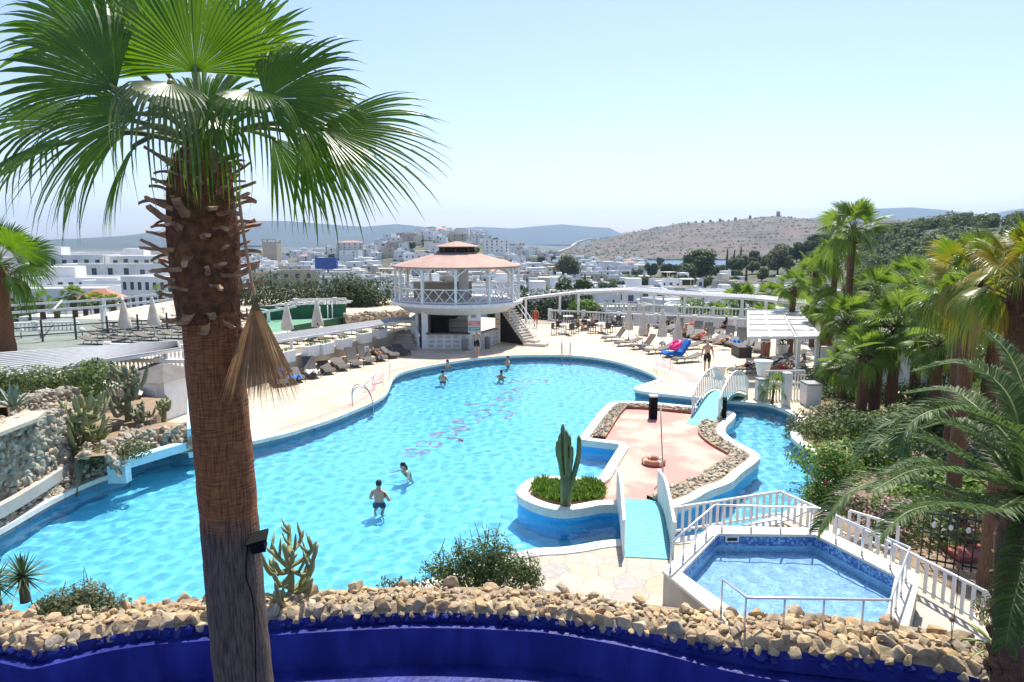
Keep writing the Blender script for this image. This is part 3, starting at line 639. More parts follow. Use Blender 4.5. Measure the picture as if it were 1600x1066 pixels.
mb = MB(); mb.prism(CRT, TZ, TZ + .012); struct(mb.build('tennis_court', M['court_green']))
def balusters(name, label, pts, z, h=.85, step=.24, group=None, fat=1.0, lod=1):
    pts = [Vector((p[0], p[1], p[2] if len(p) > 2 else z)) for p in pts]; t = thing(name, label, 'balustrade', pts[0], 0, group); b_ = pts[0].copy()
    def rl_(o): o.matrix_parent_inverse = Matrix.Translation(-b_); return o
    for nme, zz, hh, w in (('top_rail', h - .06, .12, .2), ('base_rail', .06, .12, .2)):
        mb = MB()
        for a, b in zip(pts, pts[1:]): mb.bar(a + Vector((0, 0, zz)), b + Vector((0, 0, zz)), w, hh)
        rl_(mb.build(nme, M['white_paint'], t))
    L = arclen(pts)[-1]; n = min(99, int(L / step)); hh = h - .24
    prof = [(.05, 0), (.05, .06), (.035, .1), (.06, .3), (.065, .4), (.04, .6), (.03, .75), (.045, .9), (.05, 1)]
    if lod: prof = [(.05, 0), (.035, .12), (.065, .36), (.03, .75), (.05, 1)]
    pm_ = MB(); pm_.lathe([(r_ * fat, q * hh) for r_, q in prof], n=8 if not lod else 6); me = pm_.mesh('baluster', M['white_paint'])
    for i in range(n + 1):
        p, d = along(pts, L * i / n); o = ob('baluster', me, t, p + Vector((0, 0, .12))); rl_(o)
    done = 0.0
    for k in range(int(L / 3.2) + 1):
        p, d = along(pts, min(L, k * 3.2)); mb = MB(); mb.box((p.x, p.y, p.z + h * .52), (.26, .26, h * 1.04), math.atan2(d.y, d.x)); mb.box((p.x, p.y, p.z + h * 1.06), (.32, .32, .06), math.atan2(d.y, d.x)); rl_(mb.build('pillar', M['white_paint'], t))
    return t
mb = MB(); a, b = G(-60, 614, zp_), G(150, 573, zp_); mb.bar(a, b, .08, .1)
for f in (.02, .3, .62, .98): p = a.lerp(b, f); mb.bar(p, p + Vector((0, 0, .32)), .09, .09)
tag(mb.build('fascia_rail', M['white_paint']), 'white rail slung below the front edge of the wide slatted pergola', 'rail')
balusters('balustrade', 'white balustrade with fat balusters on the brown wall above the grey-roofed shed', [(-19.4, 31.1), (-14.2, 30.7)], TZ, .95, .2, None, 1.25, 0)
balusters('balustrade', 'white balustrade further back behind the fat balusters, under the slatted pergola', [(-21.6, 36.0), (-15.4, 35.4)], TZ, .9, .22)
balusters('balustrade', 'small white balustrade at the far end of the sunken terrace beside the shaggy palm', [(-40, 46.5), (-31.0, 48.5)], TZ - .3, .9, .26)
balusters('balustrade', 'white balustrade descending the steps beside the bar', [(-6.9, 49.5, .95), (-6.95, 46.9, .95), (-6.2, 44.9, .0)], TZ, .95, .22)
balusters('balustrade', 'white balustrade along the top of the green tennis court screen', [D(462, 479, 57), D(541, 477, 57.6)], 0, .62, .3)
balusters('balustrade', 'thin white balustrade behind the terrace between the court and the pavilion', [D(548, 495, 70), D(662, 495, 66)], 0, .8, .32)
BK = [(3.4, 61.2), (10.1, 58.1), (18.7, 54.1)]
balusters('balustrade', 'long white balustrade round the back of the sun deck under the white pergola', BK, 0.0, 1.0, .27)
balusters('balustrade', 'white balustrade closing the deck behind the canopy', [(18.9, 53.8), (21.2, 44.5)], 0.0, 1.0, .27)
balusters('balustrade', 'upper white balustrade raised on a wall beyond the sun deck', [(8.5, 62.0), (22.5, 55.0)], .75, .8, .3)
wall('parapet_wall', 'white wall carrying the raised balustrade beyond the sun deck', [(8.5, 62.0), (22.5, 55.0)], -2, .75, .3, 'white_paint')
# steps up to the terrace
mb = MB()
for i in range(5):
    mb.box((-7.2 - .0 - .32 * i * .35, 44.9 + .36 * i, .085 + .17 * i - .0), (1.9, .38, .17 + .0), rad(-20))
    mb.box((-7.2 - .0 - .32 * i * .35, 44.9 + .36 * i, .0425 + .085 * i - .06), (1.88, .34, .17 * i + .05), rad(-20))
tag(mb.build('steps', M['beige_wall']), 'beige stone steps rising beside the bar to the upper terrace', 'steps')
# green court screens
mb = MB(); a, b = G(395, 501, TZ), G(541, 496, TZ); zt_ = D(500, 479, a.y).z; mb.bar((a.x, a.y, (zt_ + TZ) / 2), (b.x, b.y, (zt_ + TZ) / 2), .08, zt_ - TZ); tag(mb.build('court_screen', M['green_mesh']), 'dark green mesh screen at the back of the tennis court', 'screen')
mb = MB(); a, b = G(455, 523, TZ), G(541, 507, TZ); mb.bar((a.x, a.y, TZ + .3), (b.x, b.y, TZ + .3), .06, .6); tag(mb.build('court_screen', M['green_mesh']), 'low dark green screen along the near side of the tennis court', 'screen')
a, b = G(541, 508, TZ), G(541, 497, TZ); 
for i, (x, y) in enumerate(((493, 515), (501, 513), (513, 511), (520, 509))):
    p = G(x, y, TZ); mb = MB(); mb.tube([p, p + Vector((0, 0, 1.6))], .035, 6); tag(mb.build('court_post', M['white_metal']), f'thin white post in front of the tennis court, {od(i)} from the hanging frond', 'post')
for px, y in ((493, 514), (501, 512), (513, 511), (520, 510)):
    pass
# ================================================================ slatted pergolas
def pergola(label, corners, z, nsl, posts, mat='slat_grey', cat='pergola', rails=(), slat_w=None, group=None, beam=.1, gap=.8):
    """corners: four (x, y) front-left, front-right, back-right, back-left"""
    c = [Vector((p[0], p[1])) for p in corners]; t = thing('pergola', label, cat, (c[0].x, c[0].y, 0), 0, group); b_ = t.location.copy()
    def rl_(o): o.matrix_parent_inverse = Matrix.Translation(-b_); return o
    mb = MB()
    for i in range(nsl):
        f = (i + .5) / nsl; a = c[0].lerp(c[3], f); b = c[1].lerp(c[2], f); dep = (c[3] - c[0]).length / nsl
        mb.bar((a.x, a.y, z + .05), (b.x, b.y, z + .05), dep * (1 - gap * .5), .025)
    rl_(mb.build('slats', M[mat], t))
    for nme, (i, j) in (('front_beam', (0, 1)), ('back_beam', (3, 2))):
        mb = MB(); mb.bar((c[i].x, c[i].y, z - .04), (c[j].x, c[j].y, z - .04), beam, .13); rl_(mb.build(nme, M['white_paint'], t))
    n = max(2, int((c[1] - c[0]).length / 2.4))
    for i in range(n + 1):
        a, b = c[0].lerp(c[1], i / n), c[3].lerp(c[2], i / n); mb = MB(); mb.bar((a.x, a.y, z - .0), (b.x, b.y, z - .0), .07, .075); rl_(mb.build('rafter', M['white_paint'], t))
    for p in posts:
        mb = MB(); mb.box((p[0], p[1], (p[2] + z - .1) / 2), (.15, .15, z - .1 - p[2])); rl_(mb.build('post', M['white_paint'], t))
    return t
zp = 2.15
fl, fr, br, bl = G(-40, 592, zp), G(278, 541, zp), G(275, 533, zp), G(-40, 541, zp)
pergola('wide grey slatted pergola roof in front of the white balustrades', [G(-60, 600, zp).xy, G(282, 545, zp).xy, G(277, 534, zp).xy, G(-60, 556, zp).xy], zp, 12, [(-19.2, 30.2, TZ), (-14.0, 33.6, TZ), (-17.2, 35.9, TZ), (-16.4, 31.9, TZ), (-22.5, 27.9, 0)])
zq = 1.78
c1, c2 = G(432, 533, zq), G(648, 499, zq)
pergola('long grey slatted pergola over the shaded loungers', [(c1.x, c1.y), (c2.x, c2.y), (c2.x - .9, c2.y + 1.6), (c1.x - 1.7, c1.y + 1.3)], zq, 7, [(*G(457, 577, .0).xy, .0), (*G(537, 558, 0).xy, .0), (*G(604, 542, 0).xy, .0)])
a1, a2 = D(395, 492, 52), D(560, 473, 64)
def beamframe(label, px, Ys, zoff, posts, w=.16, depth=1.6, nr=14, group=None):
    """open white beam frame: two beams with short cross pieces"""
    P = [D(x, y, Y) for (x, y), Y in zip(px, Ys)]; t = thing('beam_pergola', label, 'pergola', (P[0].x, P[0].y, 0), 0, group); b_ = t.location.copy()
    def rl_(o): o.matrix_parent_inverse = Matrix.Translation(-b_); return o
    n = (P[-1] - P[0]).xy.normalized(); n = Vector((-n.y, n.x, 0)) * depth
    for q in (0, 1):
        mb = MB()
        for a, b in zip(P, P[1:]): mb.bar(a + n * q, b + n * q, .12, w)
        rl_(mb.build('beam', M['white_paint'], t))
    L = arclen(P)[-1]
    for i in range(nr + 1):
        p, d = along(P, L * i / nr); mb = MB(); mb.bar(p + Vector((0, 0, .1)) - n * .12, p + n * 1.12 + Vector((0, 0, .1)), .09, .06); rl_(mb.build('rafter', M['white_paint'], t))
    for f, q, zb in posts:
        p, d = along(P, L * f); p = p + n * q; mb = MB(); mb.box((p.x, p.y, (zb + p.z) / 2), (.2, .2, p.z - zb)); rl_(mb.build('post', M['white_paint'], t))
    return t
beamframe('open white beam frame over the left hand sun terrace', [(-30, 492), (153, 480), (290, 466)], (44, 47, 50), 0, [(.56, 0, TZ), (.02, 0, TZ), (.99, 0, TZ), (.56, 1, TZ), (.99, 1, TZ)], depth=6.5, nr=3)
beamframe('white beam frame passing behind the hanging dead frond', [(285, 497), (400, 490), (480, 476), (548, 472)], (50, 52, 56, 60), 0, [(.1, 0, TZ), (.42, 0, TZ), (.1, 1, TZ), (.95, 0, TZ)], depth=2.4, nr=12)
beamframe('long white pergola sweeping over the back balustrade to the palms', [(812, 468), (900, 458), (975, 455), (1055, 461), (1180, 468), (1275, 478)], (60, 60, 60, 58, 55, 48), 0.0, [(.02, 0, 0), (.13, 0, 0), (.19, 0, 0), (.53, 0, 0), (.7, 0, 0), (.79, 0, 0), (.3, 1, 0), (.4, 1, 0), (.93, 0, 0)], depth=2.8, nr=110)
beamframe('low white pergola over the roof terrace beyond the balustrade', [(880, 462), (1040, 454)], (72, 76), 0, [(.05, 0, -2), (.3, 0, -2), (.5, 0, -2), (.75, 0, -2), (.98, 0, -2), (.3, 1, -2), (.75, 1, -2)], depth=5, nr=22)
# ================================================================ pavilion with the bar
GX, GY, GR = -3.85, 48.2, 4.45
gz = thing('pavilion', 'round two-storey white pavilion with brown cone roof and a bar below', 'pavilion', (GX, GY, 0))
def gb(mb, name, mat, par=None): return mb.build(name, mat, par or gz)
def circ(r, n, ph=0.0): return [Vector((r * math.cos(2 * math.pi * k / n + ph), r * math.sin(2 * math.pi * k / n + ph))) for k in range(n)]
PZ = 3.05
mb = MB(); mb.lathe([(GR - .9, PZ - .75), (GR + .0, PZ - .22), (GR + .16, PZ - .2), (GR + .16, PZ), (GR, PZ)], n=48, smooth=False); gb(mb, 'platform', M['white_paint'])
NP = 12
for k in range(NP):
    a = rad(-87) + k * 2 * math.pi / NP; x, y = (GR - .12) * math.cos(a), (GR - .12) * math.sin(a)
    mb = MB(); mb.box((x, y, PZ + 1.13), (.17, .17, 2.26), a); gb(mb, 'post', M['white_paint'])
    for s in (-1, 1):
        a2 = a + s * .17; mb = MB(); mb.bar((x, y, PZ + 1.75), ((GR - .12) * math.cos(a2), (GR - .12) * math.sin(a2), PZ + 2.3), .08); gb(mb, 'brace', M['white_paint'])
    b = a + 2 * math.pi / NP; q0, q1 = Vector((x, y, 0)), Vector(((GR - .12) * math.cos(b), (GR - .12) * math.sin(b), 0))
    mb = MB()
    for zz in (.1, .95): mb.bar(q0 + Vector((0, 0, PZ + zz)), q1 + Vector((0, 0, PZ + zz)), .07, .07)
    rp = gb(mb, 'railing', M['white_paint'])
    for i in range(3):
        u, v = q0.lerp(q1, (i + .05) / 3), q0.lerp(q1, (i + .95) / 3); mb = MB()
        mb.bar(u + Vector((0, 0, PZ + .12)), v + Vector((0, 0, PZ + .93)), .045, .045); mb.bar(v + Vector((0, 0, PZ + .12)), u + Vector((0, 0, PZ + .93)), .04, .04); gb(mb, 'cross', M['white_paint'], rp)
def coneroof(r0, z0, r1, z1, n, ph, th, mat, name):
    mb = MB(); sub = 5; vs = []; fs = []
    for j, (r, z) in enumerate(((r0, z0), (r0, z0 + th), (r1, z1))):
        for k in range(n):
            a = 2 * math.pi * k / n + ph; vs.append((r * math.cos(a), r * math.sin(a), z))
    for j in range(2):
        for k in range(n): fs.append((j * n + k, j * n + (k + 1) % n, (j + 1) * n + (k + 1) % n, (j + 1) * n + k))
    fs += [tuple(2 * n + k for k in range(n)), tuple(reversed(range(n)))]
    mb.add(vs, fs); return gb(mb, name, mat)
rf = coneroof(GR + .12, PZ + 2.3, 1.3, PZ + 3.3, 12, rad(-87), .1, M['roof_brown'], 'roof')
mb = MB(); mb.lathe([(1.15, PZ + 3.24), (1.15, PZ + 3.66)], n=12); gb(mb, 'lantern', M['dark_inside'])
for k in range(8):
    a = k * math.pi / 4; mb = MB(); mb.box((1.2 * math.cos(a), 1.2 * math.sin(a), PZ + 3.48), (.1, .1, .5)); gb(mb, 'lantern_post', M['wood'])
coneroof(1.62, PZ + 3.66, .1, PZ + 4.05, 12, rad(-87), .05, M['roof_brown'], 'lantern_roof')
mb = MB(); mb.lathe([(.35, PZ), (.35, PZ + 3.3)], (.4, .6, 0), 12); gb(mb, 'column', M['white_paint'])
mb = MB(); mb.box((-1.2, 1.6, PZ + .55), (4.2, .5, 1.1), rad(8)); mb.box((-1.2, 1.55, PZ + 1.13), (4.4, .62, .06), rad(8), 1); gb(mb, 'upper_counter', [M['beige_wall'], M['cream_coping']])
# bar storey
mb = MB(); bx0, bx1, by0, by1 = -2.0, .95, -3.0, 1.4
mb.box((-.5, by1, PZ / 2 - .3), (3.6, .15, PZ - .6)); mb.box((-2.6, -.4, PZ / 2 - .3), (.2, 3.6, PZ - .6)); gb(mb, 'bar_wall', M['white_paint'])
mb = MB(); mb.box((-1.95, -3.0, PZ / 2 - .15), (.4, .4, PZ - .3)); gb(mb, 'pillar', M['white_paint'])
mb = MB(); mb.box((1.35, -3.0, PZ / 2 - .15), (.85, .35, PZ - .3)); gb(mb, 'pillar', M['white_paint'])
mb = MB(); mb.box((2.85, -.6, PZ / 2 - .15), (.35, .35, PZ - .3)); gb(mb, 'pillar', M['cream_coping'])
mb = MB(); mb.box((-2.35, -2.6, PZ / 2 - .2), (.12, .12, PZ - .4)); gb(mb, 'pillar', M['dark_metal'])
mb = MB(); mb.box((-.4, -3.0, .5), (2.72, .3, 1.0))
ct = gb(mb, 'counter', M['white_paint'])
for i in range(5):
    for j in range(3):
        mb = MB(); mb.box((-1.5 + i * .54, -3.16, .2 + j * .3), (.4, .04, .2)); mb.box((-1.5 + i * .54, -3.185, .2 + j * .3), (.16, .02, .1), mi=1); gb(mb, 'block', [M['lattice_block'], M['beige_wall']], ct)
mb = MB(); mb.box((-.4, -3.02, 1.05), (2.9, .6, .11)); gb(mb, 'counter_top', M['counter_top'], ct)
mb = MB(); mb.bar((1.75, -2.9, .5), (2.75, -.6, .5), .25, 1.0); sc = gb(mb, 'side_counter', M['white_paint'])
for i in range(5):
    for j in range(3):
        f = (i + .5) / 5; mb = MB(); mb.box((1.75 + f * 1.0 + .12, -2.9 + f * 2.3 - .055, .2 + j * .3), (.03, .34, .2), rad(-23.5)); gb(mb, 'block', M['lattice_block'], sc)
mb = MB(); mb.bar((1.7, -2.95, 1.04), (2.8, -.5, 1.04), .45, .07); gb(mb, 'counter_top', M['slat_grey'], sc)
mb = MB(); mb.box((.25, .9, .7), (1.9, .5, 1.4)); mb.box((.25, .62, .95), (1.7, .03, .08), mi=1); mb.box((.25, .62, .6), (1.7, .03, .08), mi=1); gb(mb, 'back_shelf', [M['lattice_block'], M['beige_wall']])
mb = MB(); mb.box((-1.3, .3, 1.2), (1.2, 1.0, 2.4)); mb.lathe([(.5, 1.7), (.75, 2.0), (.3, 2.25)], (-.6, .1, 0), 12); gb(mb, 'oven', M['dark_inside'])
# stair flight on the right of the pavilion
st = thing('staircase', 'cream staircase with white rails climbing to the upper floor of the pavilion', 'staircase', (GX, GY, 0))
A_, B_ = Vector((5.15, -1.2, .25)), Vector((3.1, .6, PZ)); u_ = (B_ - A_); ur = Vector((u_.x, u_.y, 0)).normalized(); nr_ = Vector((-ur.y, ur.x, 0)); ang = math.atan2(ur.y, ur.x)
for i in range(16):
    f = (i + .5) / 16; c = A_ + u_ * f; mb = MB(); mb.box((c.x, c.y, c.z - .02), (.3, 1.3, .07), ang); mb.box((c.x + ur.x * .14, c.y + ur.y * .14, c.z - .11), (.03, 1.3, .16), ang); mb.build('step', M['cream_coping'], st)
mb = MB(); mb.bar(A_ - Vector((0, 0, .2)), B_ - Vector((0, 0, .2)), 1.2, .16); mb.build('slab', M['cream_coping'], st)
for sgn in (-1, 1):
    o_ = nr_ * (.66 * sgn); mb = MB()
    for hz in (.5, .95): mb.bar(A_ + o_ + Vector((0, 0, hz)), B_ + o_ + Vector((0, 0, hz)), .05)
    for f in (0.02, .25, .5, .75, .98): p = A_ + u_ * f + o_; mb.bar(p, p + Vector((0, 0, .97)), .05)
    mb.build('handrail', M['white_paint'], st)
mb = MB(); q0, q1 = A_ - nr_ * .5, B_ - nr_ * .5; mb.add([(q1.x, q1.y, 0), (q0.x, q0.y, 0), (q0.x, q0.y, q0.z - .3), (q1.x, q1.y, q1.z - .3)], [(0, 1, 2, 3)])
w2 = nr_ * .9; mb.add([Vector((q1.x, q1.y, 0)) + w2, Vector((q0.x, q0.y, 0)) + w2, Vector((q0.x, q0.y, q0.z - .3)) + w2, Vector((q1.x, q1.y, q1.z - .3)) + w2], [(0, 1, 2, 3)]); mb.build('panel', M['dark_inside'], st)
mb = MB(); mb.box((5.5, -1.75, .1), (1.6, .8, .2), ang + .35); mb.box((5.2, -1.35, .25), (1.1, .6, .28), ang); mb.build('landing', M['cream_coping'], st)
def sign(label, c, size, parts, name='sign', cat='sign', rz=0.0):
    t = thing(name, label, cat, c, rz); mb = MB(); mb.box((0, 0, 0), (size[0], .03, size[1])); mb.build('board', M[parts[0]], t)
    mb = MB()
    for (x, z, w, h) in parts[2]: mb.box((x, -.018, z), (w, .008, h))
    mb.build('lettering', M[parts[1]], t); return t
pm('sign_pink', (.75, .2, .2)); pm('sign_green', (.1, .42, .36)); pm('sign_yellow', (.6, .38, .1)); pm('sign_text', (.8, .8, .78))
sign('pink notice board on the white pillar of the bar', (GX + 1.35, GY - 3.2, 1.72), (.78, .3), ('sign_pink', 'sign_text', [(-.1, .05, .5, .04), (.05, -.06, .45, .03)]))
sign('green notice board below the pink one on the bar pillar', (GX + 1.35, GY - 3.2, 1.36), (.78, .22), ('sign_green', 'sign_text', [(0, .03, .6, .03), (0, -.04, .5, .025)]))
sign('grey framed notice high on the bar pillar', (GX + 1.3, GY - 3.2, 2.35), (.3, .5), ('slat_grey', 'sign_text', [(0, .1, .2, .03), (0, -.05, .2, .03)]))
sign('yellow notice on the cream pillar beside the stairs', (GX + 2.85, GY - .8, 1.55), (.3, .42), ('sign_yellow', 'sign_text', [(0, .08, .2, .03), (0, -.05, .2, .03)]))
sign('small white notice on the retaining wall behind the loungers', (*G(573, 546, .7).xy, .72), (.45, .32), ('white_paint', 'cloth_grey', [(0, .05, .3, .03), (0, -.05, .25, .03)]), rz=rad(68))
mb = MB(); mb.lathe([(.2, 0), (.24, .7), (.26, .72), (.22, .76)], n=14); o = mb.build('litter_bin', M['slat_grey']); o.location = (GX + .75, GY - 3.7, 0); tag(o, 'grey round litter bin in front of the bar counter', 'bin')
mb = MB(); mb.lathe([(.16, 0), (.18, .75), (.2, .78), (.1, .82)], n=14); o = mb.build('litter_bin', M['cloth_grey']); o.location = (GX + 2.2, GY - 3.1, 0); tag(o, 'dark slim litter bin by the side counter of the bar', 'bin')
# ================================================================ canopy on the right
cp = thing('canopy', 'white fabric panel canopy on white posts beside the far bridge', 'canopy', (11.5, 31.4, 0)); 
def cpz(f, g):  # f across, g depth -> world
    a, b, c, d = G(1169, 526, 2.42), G(1282, 526, 2.42), G(1249, 485, 2.75), G(1169, 485, 2.75)
    return a.lerp(b, f).lerp(d.lerp(c, f), g)
co_base = Vector((11.5, 31.4, 0))
for i, (f0, f1) in enumerate(((.005, .3), (.335, .63), (.69, .99))):
    for j in range(5):
        g0, g1 = j / 5 + .025, (j + 1) / 5 - .025; q = [cpz(f0, g0), cpz(f1, g0), cpz(f1, g1), cpz(f0, g1)]; sag = Vector((0, 0, -.05)); m_ = sum(q, Vector()) / 4 + sag
        mb = MB(); mb.add([p - co_base for p in q] + [m_ - co_base], [(0, 1, 4), (1, 2, 4), (2, 3, 4), (3, 0, 4)]); mb.build('panel', M['canopy_cloth'], cp, True)
mb = MB()
for a, b in (((0, 0), (1, 0)), ((0, 1), (1, 1)), ((0, 0), (0, 1)), ((1, 0), (1, 1)), ((.317, 0), (.317, 1)), ((.66, 0), (.66, 1))): mb.bar(cpz(*a) - co_base - Vector((0, 0, .06)), cpz(*b) - co_base - Vector((0, 0, .06)), .09, .12)
for j in range(1, 5): mb.bar(cpz(0, j / 5) - co_base - Vector((0, 0, .05)), cpz(1, j / 5) - co_base - Vector((0, 0, .05)), .06, .07)
mb.build('frame', M['white_paint'], cp)
for f, g in ((.97, .02), (.72, .05), (.95, .95), (.04, .97), (.6, .95)):
    p = cpz(f, g); mb = MB(); mb.box((p.x - co_base.x, p.y - co_base.y, (p.z - .1) / 2), (.16, .16, p.z - .1)); mb.build('post', M['white_paint'], cp)
# low white walls with rail below the canopy
def lowwall(label, px, h, th=.3):
    P = [G(x, y, 0) for x, y in px]; t = thing('low_wall', label, 'wall', (P[0].x, P[0].y, 0)); b_ = t.location.copy(); mb = MB()
    for a, b in zip(P, P[1:]): mb.bar(a - b_ + Vector((0, 0, h / 2)), b - b_ + Vector((0, 0, h / 2)), th, h)
    mb.build('wall', M['white_paint'], t); mb = MB()
    for a, b in zip(P, P[1:]): mb.bar(a - b_ + Vector((0, 0, h + .04)), b - b_ + Vector((0, 0, h + .04)), th + .12, .08)
    mb.build('coping', M['slat_grey'], t); return t
lowwall('white low wall pier between the far bridge and the square post', [(1181, 626), (1197, 626)], .95, .4)
lowwall('white low wall pier at the garden end of the canal', [(1254, 632), (1277, 632)], .92, .7)
mb = MB(); p = G(1227, 634, 0); mb.box((p.x, p.y, .72), (.3, .3, 1.44)); mb.box((p.x, p.y, 1.46), (.34, .34, .05)); tag(mb.build('square_post', M['white_paint']), 'square white post standing at the canal edge behind the little palm', 'post')
mb = MB(); a, b = G(1200, 628, 0), G(1262, 627, 0)
for zz in (.75, 1.3): mb.bar((a.x, a.y + .5, zz), (b.x, b.y + .5, zz), .06, .08)
for i in range(14): q = a.lerp(b, i / 13); mb.bar((q.x, q.y + .5, 0), (q.x, q.y + .5, 1.3), .06, .04)
tag(mb.build('rail', M['white_paint']), 'white rail behind the square post at the canal end', 'railing')
mb = MB(); mb.bar((16.8, 33.5, .45), (21.0, 42, .45), .3, .9); mb.bar((16.8, 33.5, .95), (21.0, 42, .95), .4, .08); tag(mb.build('side_wall', M['white_paint']), 'white side wall at the garden edge of the shaded loungers', 'wall')
# ================================================================ sun loungers
def lounger(name, label, raised, mat, fmat='dark_wicker'):
    t = thing(name, label, 'sun lounger'); w = .64
    xs = [0, .12, .3, .55, .8, 1.05, 1.25]; zs = [.2, .31, .34, .31, .27, .28, .3]
    if raised: bx, bz = [1.25, 1.45, 1.65, 1.8], [.3, .52, .76, .95]
    else: bx, bz = [1.25, 1.5, 1.75, 1.95], [.3, .35, .42, .5]
    def sheet(xs, zs, th=.045):
        mb = MB(); vs = []; n = len(xs); fs = []
        for x, z in zip(xs, zs): vs += [(x, -w / 2, z), (x, w / 2, z), (x, w / 2, z - th), (x, -w / 2, z - th)]
        for i in range(n - 1):
            for k in range(4): fs.append((i * 4 + k, i * 4 + (k + 1) % 4, i * 4 + 4 + (k + 1) % 4, i * 4 + 4 + k))
        return mb.add(vs, fs + [(0, 3, 2, 1), (4 * n - 4, 4 * n - 3, 4 * n - 2, 4 * n - 1)], 0)
    sheet(xs, zs).build('bed', M[mat], t); sheet(bx, bz).build('backrest', M[mat], t)
    mb = MB()
    for y in (-w / 2 + .02, w / 2 - .02): mb.tube([(0, y, .03), (.0, y, .2), (.12, y, .29), (.6, y, .26), (1.25, y, .26), (1.5, y, .24), (1.62, y, .03)], .022, 5)
    mb.bar((.6, -w / 2, .24), (.6, w / 2, .24), .04); mb.bar((1.3, -w / 2, .24), (1.3, w / 2, .24), .04); mb.build('frame', M[fmat], t)
    for y in (-w / 2 + .02, w / 2 - .02): m2 = MB(); m2.tube([(.55, y, .24), (.5, y, .02)], .022, 5); m2.build('leg', M[fmat], t)
    return t
LP = [Proto(lounger('sun_lounger', 'x', r_, m_)) for r_, m_ in ((0, 'wicker'), (1, 'wicker'), (0, 'dark_wicker'), (1, 'dark_wicker'))]
def put_lounger(k, p, head, label, group): return LP[k].place((p[0] - .95 * math.cos(head), p[1] - .95 * math.sin(head), p[2] if len(p) > 2 else 0), head, label, group)
for i, (x, y, k) in enumerate([(960, 532, 1), (981, 540, 0), (1004, 545, 1), (1028, 552, 0), (1073, 566, 0), (1052, 541, 0), (1076, 546, 0)]):
    put_lounger(k, G(x, y, 0), rad(24), ['grey-brown lounger with raised back, nearest the cafe tables by the pool', 'flat grey-brown lounger beside the first closed umbrella pole', 'grey-brown lounger with raised back between two umbrella poles by the pool', 'flat grey-brown lounger next to the pool handrail', 'flat empty grey-brown lounger beside the walking man', 'flat grey-brown lounger behind the blue towelled one', 'flat grey-brown lounger at the feet of the white-hatted sunbather'][i], 'loungers along the pool edge')
BLp = G(1056, 557, 0); put_lounger(1, BLp, rad(24), 'lounger covered with a bright blue towel and a pink float', 'loungers along the pool edge')
for i in range(11):
    f = i / 10; p = G(1030, 512, 0).lerp(G(1195, 541, 0), f); put_lounger(3 if i % 3 else 2, p, rad(65), f'dark lounger in the shaded row by the back balustrade, {od(i)} from the cafe end', 'shaded loungers by the balustrade')
for i in range(10):
    f = i / 9; p = G(1048, 518, 0).lerp(G(1185, 549, 0), f); put_lounger(2, p, rad(64), f'dark lounger in the second shaded row by the back balustrade, {od(i)} from the cafe end', 'shaded loungers by the balustrade')
for i in range(7):
    f = i / 6; p = G(1058, 524, 0).lerp(G(1160, 543, 0), f); put_lounger(0 if i % 3 else 1, p, rad(62), f'lounger in the sunbathers row behind the umbrellas, {od(i)} from the cafe end', 'loungers behind the umbrellas')
for i, (x, y) in enumerate([(1165, 583), (1190, 575), (1215, 584), (1235, 590), (1212, 566), (1238, 572), (1255, 598)]):
    put_lounger(2 if i else 0, G(x, y, 0), rad(15), ['grey lounger carrying the bare-legged sunbather beside the far bridge'][0] if i == 0 else f'dark lounger in the shade of the white canopy, {od(i - 1)} from the bridge', 'loungers under the white canopy')
for i in range(10):
    p = G(436, 600, 0).lerp(G(627, 553, 0), i / 9); put_lounger(3 if i in (2, 5, 6) else 2, p, rad(118), f'dark lounger in the shade of the slatted pergola, {od(9 - i)} from the steps', 'loungers under the slatted pergola')
for i, (x, y) in enumerate([(450, 537), (484, 533), (515, 528), (545, 522), (600, 513), (630, 509)]):
    put_lounger(0, G(x, y, TZ), rad(160), f'pale lounger on the upper terrace behind the planter boxes, {od(5 - i)} from the bar steps', 'loungers on the upper terrace')
k_ = 0
for i in range(4):
    for j in range(4):
        p = G(150 + i * 42 + j * 9, 538 - i * 3.0 - j * 9.5, TZ); put_lounger(0, p, rad(165), f'pale lounger on the terrace beyond the slatted roof, {od(i)} in the {od(j)} row', 'loungers on the left hand sun terrace')
# ================================================================ towels, float, umbrellas, planters
mb = MB()
def drape(mb, x0, x1, zf, w, th=.03, mi=0, n=10, wob=.02):
    vs = []; fs = []; ys = [-w / 2 - .03, -w / 2, -w / 4, 0, w / 4, w / 2, w / 2 + .03]; m = len(ys)
    for i in range(n + 1):
        x = x0 + (x1 - x0) * i / n
        for j, y in enumerate(ys): vs.append((x, y, zf(x) + th + wob * math.sin(5 * x + 3 * y) - (.22 if j in (0, m - 1) else 0)))
    for i in range(n):
        for j in range(m - 1): fs.append((i * m + j, (i + 1) * m + j, (i + 1) * m + j + 1, i * m + j + 1))
    return mb.add(vs, fs, mi, True)
lz = lambda x: np.interp(x, [0, .12, .3, .55, .8, 1.05, 1.25, 1.45, 1.65, 1.8], [.22, .33, .36, .33, .29, .3, .33, .55, .79, .98])
lo = lambda p, h: (p.x - .95 * math.cos(h), p.y - .95 * math.sin(h), 0)
drape(mb, 0, 1.82, lz, .66, .02, n=16); o = mb.build('beach_towel', M['blue_towel']); o.location = lo(BLp, rad(24)); o.rotation_euler.z = rad(24); tag(o, 'bright blue towel draped over the lounger with the pink float', 'towel')
mb = MB(); mb.tube(cat3([Vector(p) for p in [(.7, -.22, .55), (.95, -.26, .75), (1.15, -.1, .9), (1.1, .15, .88), (.85, .26, .72), (.65, .1, .55)]], 4), .15, 10, closed=True); mb.ell((.9, 0, .72), (.25, .2, .1), rot=Matrix.Rotation(-.6, 3, 'Y'))
